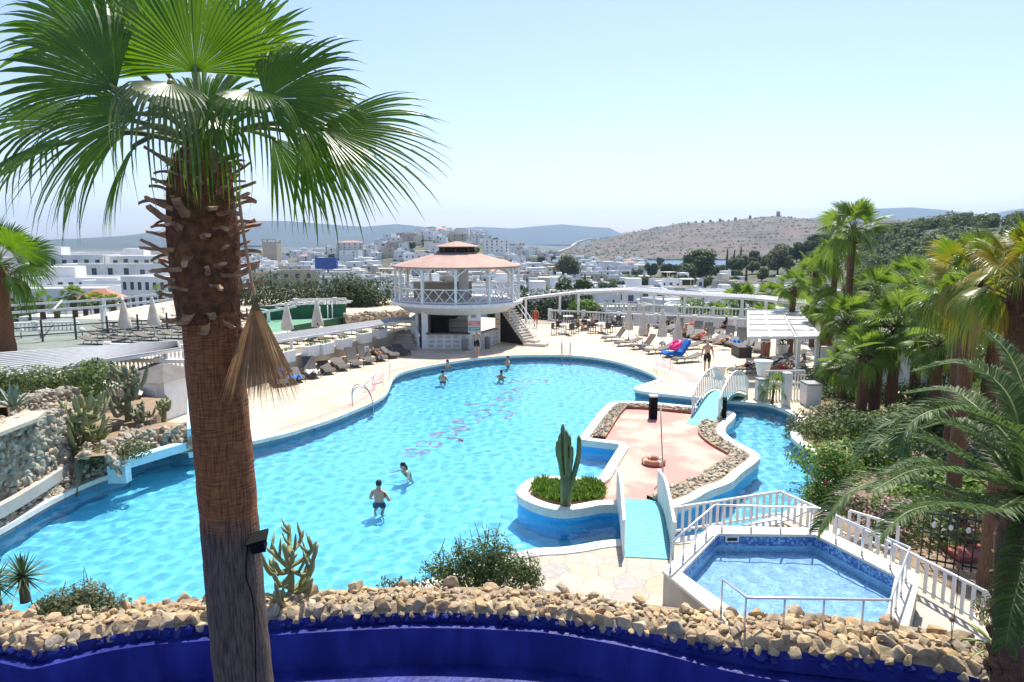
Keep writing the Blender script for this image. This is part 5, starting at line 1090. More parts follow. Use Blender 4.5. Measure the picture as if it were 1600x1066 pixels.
fan_leaf(mb, P[-1], K(408, 610, -.3) - P[-1], (.2, -1, 0), .98, rad(46), 56, 7, .02, .7, .0, r, fold=.5); fan_leaf(mb, P[-1] + Vector((0, .05, 0)), K(404, 600, -.2) - P[-1], (-.5, -1, 0), .9, rad(36), 40, 7, .03, .7, .0, r, fold=.5)
rb(mb.build('dead_frond', [M['dead_leaf'], M['boot']], bp_))
fl = thing('floodlight', 'small black floodlight clamped to the big palm trunk', 'floodlight', K(404, 850, -.1)); mb = MB(); mb.box((0, 0, 0), (.13, .14, .12), rot=Euler((.15, -.12, .2)).to_matrix()); mb.build('housing', M['black_plastic'], fl); mb = MB(); mb.box((0, -.02, .075), (.19, .2, .025), rot=Euler((.15, -.2, .2)).to_matrix()); mb.build('hood', M['black_plastic'], fl); mb = MB(); mb.tube([(-.05, 0, 0), (-.12, .02, .01), (-.16, .06, -.02)], .014, 6); mb.build('bracket', M['dark_metal'], fl)
mb = MB(); mb.tube(cat3([K(387, 852, -.22), K(385, 900, -.24), K(397, 950, -.27), K(400, 1070, -.29)], 8), .007, 5); tag(mb.build('cable', M['black_plastic']), 'thin black cable running down the big palm trunk from the floodlight', 'cable')
# ---- fan palms further away
def fan_crown(seed, nl=28, n=26, mat='palm_leaf_far', R=.92, pet=.85, low=-30, st=6):
    r = random.Random(seed); mb = MB(); dk = 1.6 if mat == 'palm_leaf_yellow' else 1
    for i in range(nl):
        f = i / (nl - 1); el = rad(84 - (84 - low) * f ** .8 + r.uniform(-9, 9)); a = i * 2.39996 + r.uniform(-.35, .35); d = Vector((math.cos(a) * math.cos(el), math.sin(a) * math.cos(el), math.sin(el)))
        pl = pet * r.uniform(.75, 1.2) * (.8 if f < .2 else 1); H = d * pl + Vector((0, 0, .12 - .12 * f)); mb.tube([(0, 0, 0), d * pl * .5 + Vector((0, 0, .1)), H], [.03, .02, .014], 4, 1)
        el2 = el - rad(6 + 26 * f * f); m = Vector((math.cos(a) * math.cos(el2), math.sin(a) * math.cos(el2), math.sin(el2))); nv = Vector((-math.cos(a) * math.sin(el), -math.sin(a) * math.sin(el), math.cos(el))); sdv = m.cross(nv); ro = r.gauss(0, .65); nv = nv * math.cos(ro) + sdv * math.sin(ro)
        fan_leaf(mb, H, m, nv, R * r.uniform(.8, 1.1), rad(r.uniform(150, 205)), n, st, (.08 + .42 * f * f) * dk, .55, .1, r)
    return mb.mesh('crown', [M[mat], M['petiole']])
CROWN = [fan_crown(1), fan_crown(2, 28), fan_crown(3, 22), fan_crown(4, 15, 14, st=4)]
CRY = fan_crown(6, 26, 38, 'palm_leaf_yellow', .95, .8, -45, 7)
def fan_palm(label, px, py, Y, s, zb, cr, rz, tw=.2, group='fan palms', lean=0.0, shag=True):
    tw *= .82 if group == 'fan palms in the garden' else 1; s *= 1.15 if group == 'fan palms in the garden' and cr is not CRY else 1.0; c = D(px, py, Y); t = thing('palm_tree', label, 'palm tree', (c.x + lean, c.y, zb), 0, group); H = c.z - zb; mb = MB(); r = random.Random(int(px)); N = max(6, int(H / .3)); vs = []; fs = []; n = 14
    for i in range(N + 1):
        f = i / N; x = -lean * f; rr = tw * (1.15 - .2 * f + (.25 * max(0, f - .75) / .25 if shag else 0)) * (1 + r.uniform(-.04, .04))
        for k in range(n): a = 2 * math.pi * k / n; q = rr * (1 + r.uniform(-.05, .05)); vs.append((x + q * math.cos(a), q * math.sin(a), H * f))
    for i in range(N):
        for k in range(n): fs.append((i * n + k, i * n + (k + 1) % n, (i + 1) * n + (k + 1) % n, (i + 1) * n + k))
    mb.add(vs, fs, 0, True)
    if shag:
        for i in range(30):
            a = i * 2.4; z = H - .1 - .7 * s * (i / 30); d = Vector((math.cos(a), math.sin(a), 0)); p = Vector((-lean, 0, z)) + d * tw * .9; mb.bar(p, p + (d + Vector((0, 0, .5))) * .28 * s, .07, .03)
    mb.build('trunk', M['far_trunk'], t); o = ob('crown', cr, t, (-lean, 0, H), rz); o.scale = (s, s, s); return t
for i, (lb, px, py, Y, s, zb, k, tw) in enumerate([
    ('tallest fan palm, rising against the windmill hill', 1333, 362, 36, 1.0, -.3, 0, .2), ('fan palm with a lower crown just behind the tallest one', 1306, 405, 39, .85, -.3, 1, .19), ('fan palm with a bushy crown behind the white canopy pergola', 1240, 450, 43, .75, -.6, 2, .22),
    ('fan palm in the garden row whose straight trunk stands furthest into the open', 1402, 510, 27.5, .9, 0, 0, .24), ('fan palm in the garden row with its trunk just beyond the straight one', 1440, 478, 30.5, 1.05, 0, 1, .26), ('short fan palm at the front of the garden row with a dark trunk', 1352, 556, 26.8, .72, 0, 2, .22), ('short fan palm pressed close behind the dark-trunked one', 1374, 532, 28.5, .8, 0, 1, .26),
    ('fan palm nearest the canopy end of the garden row', 1322, 505, 33, .9, 0, 0, .23), ('fan palm with a thick ragged trunk in front of the yellow-leaved palm', 1506, 478, 22, .95, 0, 1, .25), ('fan palm deep in the garden behind the row', 1370, 462, 36, 1.0, 0, 2, .22), ('fan palm deep in the garden below the pine wood', 1470, 455, 33, 1.0, 0, 0, .24), ('fan palm half hidden behind the garden row by the canopy', 1290, 480, 38, .8, 0, 1, .2), ('fan palm standing behind the yellow-leaved palm', 1560, 480, 24, .95, 0, 2, .26), ('low fan palm among shrubs left of the dark-trunked one', 1318, 575, 29, .7, 0, 0, .2), ('bushy fan palm low between the straight and the ragged trunks', 1468, 540, 25, .75, 0, 2, .22), ('fan palm far back beside the tallest one', 1275, 425, 46, .85, 0, 0, .2), ('short fan palm overhanging the white garden wall', 1545, 560, 27, .8, 0, 1, .22), ('fan palm in the second garden row under the wood', 1420, 440, 40, 1.0, 0, 1, .22)]):
    fan_palm(lb, px, py, Y, s, zb, CROWN[k], i * 1.3, tw, 'fan palms in the garden')
fan_palm('large fan palm with yellowing drooping fronds beside the feather palm', 1596, 440, 13.2, .88, 0, CRY, 2.0, .23, 'fan palms in the garden')
fan_palm('fan palm with golden hanging fronds between the ragged palm and the yellowing one', 1522, 436, 16.5, .8, 0, CRY, .4, .2, 'fan palms in the garden')
fan_palm('shaggy fan palm at the edge of the far terrace in front of the hotel', -4, 416, 38, 2.0, TZ, fan_crown(9, 22, 34, 'palm_leaf', .95, .8, -40, 7), .3, .42, 'fan palms by the hotel')
# ---- feather palm at the lower right
fp = thing('feather_palm', 'dark feather palm with long arching fronds over the picket fence', 'palm tree', D(1583, 1010, 8.7)); fb = fp.location.copy(); fb.z = 0; fp.location.z = 0
def rf_(o): o.matrix_parent_inverse = Matrix.Translation(-fb); return o
c0 = D(1598, 775, 8.7); mb = MB(); mb.tube([(fb.x, fb.y, 0), (fb.x + .02, fb.y, 1.2), (c0.x - .02, c0.y, c0.z - .6), (c0.x, c0.y, c0.z)], [.25, .23, .25, .2], 18); r = random.Random(3)
for i in range(90):
    a = i * 2.4; z = .3 + (c0.z - .2) * i / 90; d = Vector((math.cos(a), math.sin(a), 0)); p = Vector((fb.x, fb.y, 0)).lerp(Vector((c0.x, c0.y, 0)), i / 90) + d * .2 + Vector((0, 0, z)); mb.bar(p, p + (d * .6 + Vector((0, 0, 1))) * .13, .1, .05)
rf_(mb.build('trunk', M['far_trunk'], fp))
for i, (pts, dy) in enumerate([
    ([(1600, 691), (1519, 646), (1463, 641), (1421, 665), (1404, 712)], (-.2, -.3, -.5, -.6, -.7)), ([(1560, 745), (1481, 704), (1425, 684), (1370, 694), (1335, 725)], (.0, .2, .4, .5, .6)), ([(1560, 785), (1511, 778), (1440, 757), (1380, 751), (1320, 775), (1278, 832)], (-.3, -.5, -.8, -1.0, -1.1, -1.2)),
    ([(1590, 660), (1560, 600), (1500, 568), (1430, 580)], (.3, .7, 1.2, 1.6)), ([(1630, 660), (1660, 580), (1720, 540), (1790, 560)], (.2, .4, .7, .9)), ([(1560, 790), (1500, 790), (1440, 790), (1395, 815)], (.7, 1.2, 1.7, 2.0)), ([(1615, 820), (1600, 880), (1580, 960), (1572, 1010)], (-.7, -1.3, -1.7, -1.8)), ([(1640, 740), (1700, 700), (1780, 720), (1840, 800)], (.0, .0, .0, .0)), ([(1620, 720), (1610, 640), (1580, 560), (1545, 520)], (.6, 1.2, 1.9, 2.4)), ([(1570, 730), (1540, 690), (1490, 660), (1440, 670)], (.8, 1.4, 2.2, 2.8)), ([(1580, 760), (1500, 740), (1430, 735), (1360, 770)], (-.5, -1.0, -1.5, -1.8)), ([(1640, 780), (1680, 800), (1720, 860), (1740, 940)], (-.6, -1, -1.4, -1.6)), ([(1585, 700), (1530, 640), (1480, 610), (1415, 615)], (.9, 1.6, 2.3, 2.9)), ([(1640, 830), (1650, 900), (1640, 1000), (1625, 1080)], (-1.0, -1.8, -2.3, -2.4)), ([(1575, 720), (1520, 680), (1450, 655), (1385, 665), (1340, 700)], (.3, .5, .8, 1.0, 1.1)), ([(1600, 740), (1640, 620), (1680, 520), (1700, 440)], (.3, .6, .9, 1.1)), ([(1590, 780), (1545, 800), (1480, 790), (1420, 800), (1375, 840)], (-.8, -1.3, -1.8, -2.1, -2.2)), ([(1620, 745), (1660, 690), (1740, 640), (1830, 640)], (1.0, 2.0, 3.0, 3.6))]):
    P = [c0] + [D(x, y, 8.7 + e) for (x, y), e in zip(pts, dy)]; mb = MB(); feather(mb, P, .02, 190, .43, random.Random(i), vee=.55, rr=.026); rf_(mb.build('frond', [M['feather_leaf'], M['petiole']], fp))
lp = thing('small_palm', 'little green palm at the canal end in front of the white rail', 'palm tree', G(1206, 632)); mb = MB(); mb.tube([(0, 0, 0), (.03, 0, .35), (.05, 0, .7)], [.07, .06, .05], 8); mb.build('trunk', M['far_trunk'], lp); o = ob('crown', CROWN[3], lp, (.05, 0, .75)); o.scale = (.5,) * 3
# ================================================================ cacti and succulents
pm('cactus_green', (.08, .14, .05), (.14, .19, .08), 4, .6, .2, 20)
pm('cholla', (.2, .22, .07), (.28, .27, .11), 4, .65, .5, 60)
pm('cholla_grey', (.14, .16, .08), (.22, .2, .11), 4, .7, .5, 60)
pm('agave', (.16, .24, .19), (.2, .27, .2), 2, .5)
pm('yucca', (.05, .09, .025), (.1, .14, .05), 2, .5, trans=.15, island=.3)
pm('opuntia', (.09, .16, .05), (.13, .2, .07), 3, .6, .2, 30)
pm('flower_pink', (.5, .2, .3), (.6, .34, .42), 9, .7, trans=.3, island=.4)
pm('twig', (.16, .1, .06), (.1, .065, .04), 4, .9)
cb = G(884, 790, .1); cq = thing('column_cactus', 'tall ribbed candelabra cactus growing on the planter peninsula', 'cactus', cb); pxm = lambda v: v * (cb.y / FPX) * 1.02
mb = MB(); mb.tube([(0, 0, 0), (.01, 0, .5), (0, 0, .9)], [.15, .16, .14], 16, ribs=.16); mb.build('stem', M['cactus_green'], cq)
for x0, z0, x1, z1, y_ in ((-.05, .7, -.17, 2.0, 0), (0, .6, -.1, 2.25, .05), (.05, .8, -.02, 2.12, -.07), (.05, .85, .07, 1.95, .06), (.08, .6, .33, 1.95, .0), (-.06, .9, -.22, 1.8, .04), (.02, .9, .02, 2.0, .1), (.04, .8, .12, 1.7, -.07)):
    mb = MB(); mb.tube(cat3([Vector((x0 * .6, y_ * .5, z0 - .25)), Vector((x0 + (x1 - x0) * .5, y_, z0 + .25)), Vector((x1, y_, (z0 + z1) / 2 + .15)), Vector((x1, y_ * 1.1, z1))], 4), [.05, .06, .07, .075, .075, .075, .075, .075, .07, .07, .065, .06, .025], 14, ribs=.22); mb.build('arm', M['cactus_green'], cq)
mb = MB(); r = random.Random(8); cen = Vector((sum(p.x for p in BED) / len(BED), sum(p.y for p in BED) / len(BED)))
gx = [p.x for p in BED]; gy = [p.y for p in BED]; c_ = 0
while c_ < 5200:
    x, y = r.uniform(min(gx), max(gx)), r.uniform(min(gy), max(gy))
    if not inside(BED, [x], [y])[0]: continue
    c_ += 1; h = r.uniform(.06, .2) * (1.25 if math.sin(3 * x) * math.cos(2.3 * y) > 0 else .7); a = r.uniform(0, 6.28); e = Vector((math.cos(a), math.sin(a), 0)); b_ = Vector((x, y, .1)); tip = b_ + Vector((r.gauss(0, .07), r.gauss(0, .07), h)); mb.add([b_ - e * .02, b_ + e * .02, tip + e * .012, tip - e * .012], [(0, 1, 2, 3)])
tag(mb.build('ground_cover', M['leaf_bright']), kind='stuff')
def cholla(name, label, base, H, spread, nb, seed, mat, th=.06, trunk=True, cat='cactus', s=1.0):
    t = thing(name, label, cat, base); r = random.Random(seed); mb = MB(); top = Vector((r.uniform(-.1, .1), 0, H))
    mb.tube(cat3([Vector((0, 0, -.1)), Vector((.06, 0, H * .4)), top], 5), [th * 1.3] * 6 + [th * 1.1] * 4 + [th * .6], 10, ribs=.12); mb.build('stem', M[mat], t)
    for i in range(nb):
        f = r.uniform(.02, .85); a = i * 2.4 + r.uniform(-.4, .4); L = spread * r.uniform(.5, 1.05) * (1.15 - .5 * f); st = Vector((.06 * f, 0, H * f)); d = Vector((math.cos(a), math.sin(a), 0)); mb = MB()
        mid = st + d * L * .55 + Vector((0, 0, L * r.uniform(-.12, .3))); end = st + d * L * .85 + Vector((0, 0, L * r.uniform(.3, .9))); mb.tube(cat3([st, mid, end], 5), [th * .9] * 5 + [th * .85] * 4 + [th * .6, th * .25], 9, ribs=.14)
        for _ in range(r.randrange(1, 4)):
            q = st.lerp(mid, r.uniform(.5, 1)) if r.random() < .5 else mid.lerp(end, r.uniform(.1, .6)); e = (d * r.uniform(-.3, .8) + Vector((r.gauss(0, .5), r.gauss(0, .5), r.uniform(.5, 1.2)))).normalized(); l2 = L * r.uniform(.25, .5); mb.tube([q, q + e * l2 * .6 + Vector((0, 0, .01)), q + e * l2 + Vector((0, 0, l2 * .2))], [th * .6, th * .6, th * .2], 8, ribs=.14)
        mb.build('branch', M[mat], t)
    return t
cholla('cholla_cactus', 'branching pale green cactus on the boulder wall beside the big palm trunk', D(452, 935, 12.1), 1.1, .85, 17, 4, 'cholla', .05)
cholla('tree_cactus', 'large grey branching cactus leaning in front of the shed', G(200, 660, 1.0), 2.0, 1.0, 26, 6, 'cholla_grey', .085)
cholla('tree_cactus', 'dense yellow-green branching cactus above the bank of pale stones', G(134, 700, .8), 1.7, 1.05, 30, 9, 'cholla', .075)
cholla('tree_cactus', 'small upright cactus clump near the pale blue block', G(255, 655, .9), .75, .5, 14, 10, 'cholla', .06)
cholla('tree_cactus', 'bare spiky cactus between the shed and the inlet beam', G(222, 668, .9), .8, .55, 12, 15, 'cholla_grey', .05)
def rosette(name, label, base, n, L, w, mat, cat, seed, up=(.2, 1.2), stem=0.0, droop=.2):
    t = thing(name, label, cat, base); r = random.Random(seed); mb = MB()
    for i in range(n):
        a = i * 2.39996; e = up[0] + (up[1] - up[0]) * (1 - i / n); d = Vector((math.cos(a) * math.cos(e), math.sin(a) * math.cos(e), math.sin(e))); blade(mb, (0, 0, stem), d, L * r.uniform(.85, 1.1), w, 0, droop)
    mb.build('leaves', M[mat], t)
    if stem: mb = MB(); mb.tube([(0, 0, -.2), (0, 0, stem)], [.09, .08], 9); mb.build('stem', M['twig'], t)
    return t
rosette('agave', 'big blue-grey agave on the planting bank below the slatted pergola', G(22, 640, 1.95), 20, 1.0, .11, 'agave', 'agave', 2, (.35, 1.4))
rosette('yucca', 'spiky yucca rosette at the edge of the pool behind the left bush', D(38, 925, 12.0), 90, .52, .022, 'yucca', 'yucca', 3, (-.6, 1.5), .3, .1)
rosette('yucca', 'second spiky yucca cut off by the picture edge', D(-6, 935, 12.3), 90, .55, .022, 'yucca', 'yucca', 5, (-.6, 1.5), .3, .1)
rosette('yucca', 'small green yucca low among the boulders below the other yuccas', D(28, 985, 11.5), 40, .28, .02, 'yucca', 'yucca', 6, (.1, 1.4), 0, .1)
rosette('agave', 'broad-leaved plant with yellowing blades at the foot of the feather palm', D(1555, 1020, 9.6), 26, .62, .035, 'palm_leaf_yellow', 'plant', 8, (.0, 1.3), .1, .3)
def opuntia(label, base, pads, seed, s=1.0):
    t = thing('prickly_pear', label, 'cactus', base); r = random.Random(seed); mb = MB()
    for i in range(pads): q = Vector((r.uniform(-.25, .25), r.uniform(-.1, .1), .1 + .3 * r.random())) * s; mb.ell(q, (.1 * s, .025 * s, .13 * s), 12, 8, rot=Euler((r.uniform(-.4, .4), r.uniform(-.6, .6), r.uniform(-1, 1))).to_matrix())
    mb.build('pads', M['opuntia'], t); return t
opuntia('prickly pear pads growing through the left bush on the wall', D(85, 985, 11.4), 9, 1); opuntia('tiny prickly pear on the boulder wall left of the palm trunk', D(290, 945, 12.2), 4, 2, .55)
opuntia('prickly pear pads low in the left corner by the boulders', D(30, 1000, 11.3), 4, 3, .8)
def bush(name, label, base, blobs, n, size, mat, seed, stems=8, cat='bush', flowers=None, nf=0, asp=.5, up=.3, spikes=0, shell=.6):
    t = thing(name, label, cat, base); r = random.Random(seed); mb = MB(); leafcloud(mb, blobs, n, size, r, shell, 0, asp, up)
    for _ in range(spikes):
        c, ra = blobs[r.randrange(len(blobs))]; a = r.uniform(0, 6.28); d = Vector((math.cos(a) * .35, math.sin(a) * .35, 1)).normalized(); p = Vector(c) + Vector((ra[0] * r.uniform(-.7, .7), ra[1] * r.uniform(-.7, .7), ra[2] * .5)); L = ra[2] * r.uniform(.5, 1.1)
        mb.tube([p, p + d * L], [.007, .003], 4, 1)
        for k in range(46):
            f = k / 46; q = p + d * L * f; e = Vector((r.gauss(0, 1), r.gauss(0, 1), .7 + r.random())).normalized(); l = size * 1.5 * (1 - f * .7); w = e.cross(d).normalized() * size * .3; mb.add([q, q + e * l * .5 + w, q + e * l, q + e * l * .5 - w], [(0, 1, 2, 3)])
    mb.build('foliage', [M[mat], M['twig']], t); mb = MB()
    for k in range(stems): c, ra = blobs[k % len(blobs)]; mb.tube([(c[0] * .3, c[1] * .3, -.1), (c[0] * .7 + r.uniform(-.1, .1), c[1], c[2] * .6), (c[0] + r.uniform(-.5, .5) * ra[0], c[1], c[2] + ra[2] * .5)], [.02, .015, .006], 5)
    mb.build('stems', M['twig'], t)
    if flowers: mb = MB(); leafcloud(mb, [(c, [q * 1.04 for q in ra]) for c, ra in blobs], nf, size * .8, r, .15, 0, .9, .5); mb.build('flowers', M[flowers], t)['kind'] = 'stuff'
    return t
bush('shrub', 'spiky dark green bush on the boulder wall beside the patio', D(752, 925, 13.0), [((-.75, 0, .45), (.5, .4, .42)), ((-.2, .1, .6), (.5, .4, .5)), ((.25, 0, .75), (.45, .4, .6)), ((.75, .1, .42), (.5, .4, .42)), ((.1, .1, .3), (.9, .5, .35)), ((1.0, 0, .25), (.3, .3, .28))], 8500, .036, 'leaf_shrub', 3, 14, spikes=42, shell=.8)
bush('shrub', 'loose olive-green bush with twigs on the boulder wall left of the palm', D(128, 985, 11.6), [((-.4, .1, .42), (.42, .32, .32)), ((.1, .1, .55), (.45, .32, .38)), ((.55, .05, .38), (.4, .3, .3)), ((0, -.1, .35), (.85, .4, .34)), ((-.6, 0, .35), (.35, .3, .28))], 11000, .03, 'leaf_olive', 4, 12, spikes=16, shell=.8)
bush('shrub', 'low weeds growing at the back of the boulder wall near the cactus', D(612, 918, 12.9), [((0, 0, .08), (.35, .1, .12)), ((.45, 0, .06), (.3, .1, .12))], 500, .03, 'leaf_olive', 5, 3, spikes=6)
for lb, px, py, Y, bl, n, sz, mt, fl_, nf in (
    ('dry yellowish shrub at the canal bend behind the canopy wall', 1275, 690, 25.5, [((0, 0, .6), (1.2, .9, .8)), ((.9, .3, .8), (.9, .8, .8)), ((-.6, -.3, .3), (.8, .7, .5))], 5200, .07, 'leaf_olive', None, 0),
    ('bright green shrub with red berries leaning over the canal', 1290, 790, 18.2, [((0, 0, .7), (.6, .5, .7)), ((-.3, -.1, .3), (.5, .4, .4)), ((.4, 0, 1.0), (.6, .5, .6)), ((.1, .2, 1.3), (.4, .4, .5))], 5200, .05, 'leaf_bright', 'cloth_red', 90),
    ('pink flowering bush behind the short picket panel', 1365, 830, 15.8, [((0, 0, .5), (.7, .5, .45)), ((.6, .1, .4), (.5, .4, .4)), ((-.5, .2, .6), (.4, .4, .4))], 2600, .045, 'leaf_shrub', 'flower_pink', 520),
    ('dark shrub between the flowering bush and the feather palm', 1450, 780, 19, [((0, 0, .6), (1.2, .7, .7)), ((1, .4, .7), (.8, .6, .7))], 3000, .07, 'leaf_dark', None, 0),
    ('pink valerian clump at the lower end of the picket fence', 1555, 975, 10.2, [((0, 0, .25), (.35, .3, .3)), ((.35, .1, .4), (.3, .3, .35))], 1500, .03, 'leaf_shrub', 'flower_pink', 160),
    ('shrub at the foot of the garden palms', 1370, 690, 23.5, [((0, 0, .5), (1.2, .8, .6)), ((1.2, .5, .6), (1.0, .7, .7))], 2600, .08, 'leaf_shrub', None, 0),
    ('bright shrub between the garden palm trunks', 1475, 600, 27, [((0, 0, 1.0), (1.0, .8, 1.1)), ((1.0, .4, .8), (.8, .7, .9))], 2600, .09, 'leaf_bright', None, 0),
    ('dark hedge bush on the planting bank under the slatted pergola', 60, 612, 24.5, [((0, 0, .3), (1.6, .8, .7)), ((1.8, .3, .4), (1.4, .8, .7)), ((-1.8, 0, .3), (1.4, .8, .7))], 5200, .07, 'leaf_shrub', None, 0),
    ('dark creeper bush at the corner post of the slatted pergola', 150, 600, 27, [((0, 0, .2), (1.0, .7, .9)), ((.8, .2, -.2), (.8, .6, .8))], 3200, .08, 'leaf_dark', None, 0),
    ('low rocky scrub beneath the dense yellow-green cactus', 150, 715, 19.8, [((0, 0, .1), (.8, .4, .3)), ((.9, .4, .15), (.6, .4, .3))], 1100, .06, 'leaf_olive', None, 0)):
    p = D(px, py, Y); bush('shrub', lb, p, bl, n, sz, mt, int(px), 8, 'bush', fl_, nf)
for i, (x, y, h) in enumerate([(1482, 1015, .55), (1490, 960, .8), (1566, 1050, .75), (1460, 880, .4)][:3]):
    p = D(x, y + 5, 10.2 - .4 * i); t = thing('allium', ['dried allium stalk, shorter of the pair behind the boulders', 'dried allium stalk, taller of the pair behind the boulders', 'dried allium head beside the yellowing blades'][i], 'flower', p); mb = MB(); mb.tube([(0, 0, -.4), (.02, 0, h * .5), (0, 0, h)], .006, 5); mb.build('stalk', M['twig'], t); mb = MB(); mb.ell((0, 0, h + .03), (.045, .045, .045), 10, 7); mb.build('head', M['dead_leaf'], t)
# iron gate and red steps in the shade
ig = thing('iron_gate', 'ornate black iron gate with white rosettes behind the picket fence', 'gate', D(1432, 935, 14.5)); ig.location.z = 0; ig.rotation_euler.z = rad(-28)
for x in np.arange(0, 2.05, .16):
    mb = MB(); mb.tube([(x, 0, 0), (x, 0, 1.25)], .016, 5); mb.build('bar', M['dark_metal'], ig)
mb = MB()
for z in (.12, .75, 1.2): mb.bar((0, 0, z), (2.0, 0, z), .03, .04)
mb.build('frame', M['dark_metal'], ig)
for i in range(6):
    for z in (.95,): mb = MB(); mb.ell((.2 + i * .32, -.03, z), (.05, .02, .07), 8, 6); mb.build('rosette', M['white_paint'], ig)
for i in range(6):
    p = G(1490 + 18 * i, 870 - 26 * i, 0); mb = MB(); mb.box((p.x + .9, p.y, .1 + .1 * i), (2.0, .7, .2 + .2 * i - .1)); tag(mb.build('garden_step', M['red_brick']), f'red tiled garden step in the shade, {od(i)} from the bottom', 'step', 'red garden steps')
wall('garden_wall', 'white garden wall seen between the palm trunks', [(15.6, 34), (24, 33.2)], 0, 1.9, .25, 'white_paint')
# more planting in the shaded garden
r = random.Random(61)
for i in range(16):
    px, Y = [(1330, 24), (1400, 21), (1460, 24), (1520, 27), (1420, 30), (1560, 20), (1340, 30), (1490, 17.5), (1530, 15.5), (1600, 24), (1650, 18), (1580, 31), (1300, 33), (1450, 36), (1540, 36), (1330, 21)][i]
    x = ray(px, 650).x / ray(px, 650).y * Y; h = r.uniform(.5, 1.0)
    bush('shrub', ['low shrub at the roots of the first garden palms', 'leafy shrub nearest the canal among the garden palms', 'dark shrub in the heart of the garden', 'shrub in front of the white garden wall', 'shrub behind the leaning palm trunks', 'tall dark shrub behind the iron gate', 'shrub beside the canopy end of the palms', 'dark shrub just above the iron gate', 'ferny shrub beside the red garden steps', 'shrub at the far end of the red steps', 'dark shrub beyond the feather palm trunk', 'shrub at the corner of the garden wall', 'small shrub by the white side wall', 'pale shrub at the wall between two palms', 'tall shrub at the back of the garden', 'olive shrub hanging over the canal bend'][i], (x, Y, 0), [((0, 0, h * .5), (1.3, 1.0, h)), ((1.1, .3, h * .4), (1.0, .9, h * .8)), ((-1.0, .2, h * .4), (.9, .9, h * .7))], 1700, .085, ['leaf_shrub', 'leaf_dark', 'leaf_dark', 'leaf_bright'][i % 4], 300 + i, 5)
mb = MB(); P = [G(x, y, .02) for x, y in [(1440, 925), (1530, 985), (1600, 1030), (1560, 1075), (1420, 1010), (1432, 960)]]; mb.prism([p.xy for p in P], None, .022); struct(mb.build('concrete_path', M['concrete']))
fe = thing('metal_fence', 'black post and rail fence round the sunken terrace on the left', 'fence', (-36, 41, TZ))
fa, fb2 = Vector((-31, 41.5, TZ)), Vector((-19.5, 50, TZ))
for i in range(9): p = fa.lerp(fb2, i / 8) - fe.location; mb = MB(); mb.box((p.x, p.y, .65), (.09, .09, 1.5)); mb.build('post', M['dark_metal'], fe)
for z in (.45, .95): mb = MB(); mb.bar(fa - fe.location + Vector((0, 0, z)), fb2 - fe.location + Vector((0, 0, z)), .06, .07); mb.build('rail', M['dark_metal'], fe)
mb = MB(); mb.prism([G(x, y, TZ).xy for x, y in [(-60, 560), (290, 545), (300, 505), (100, 497), (-60, 510)]], None, TZ + .008); struct(mb.build('terrace_carpet', pm('carpet', (.16, .19, .16), (.22, .24, .2), .8, .95)))
rockface('rubble_wall', 'rubble wall of pale stones between the tennis court and the pavilion', [(543, 509), (600, 503), (640, 500)], TZ, TZ + .75, 160, .2, ('pale_stone', 'mortar'), lean=.1, depth=.5, seed=14)
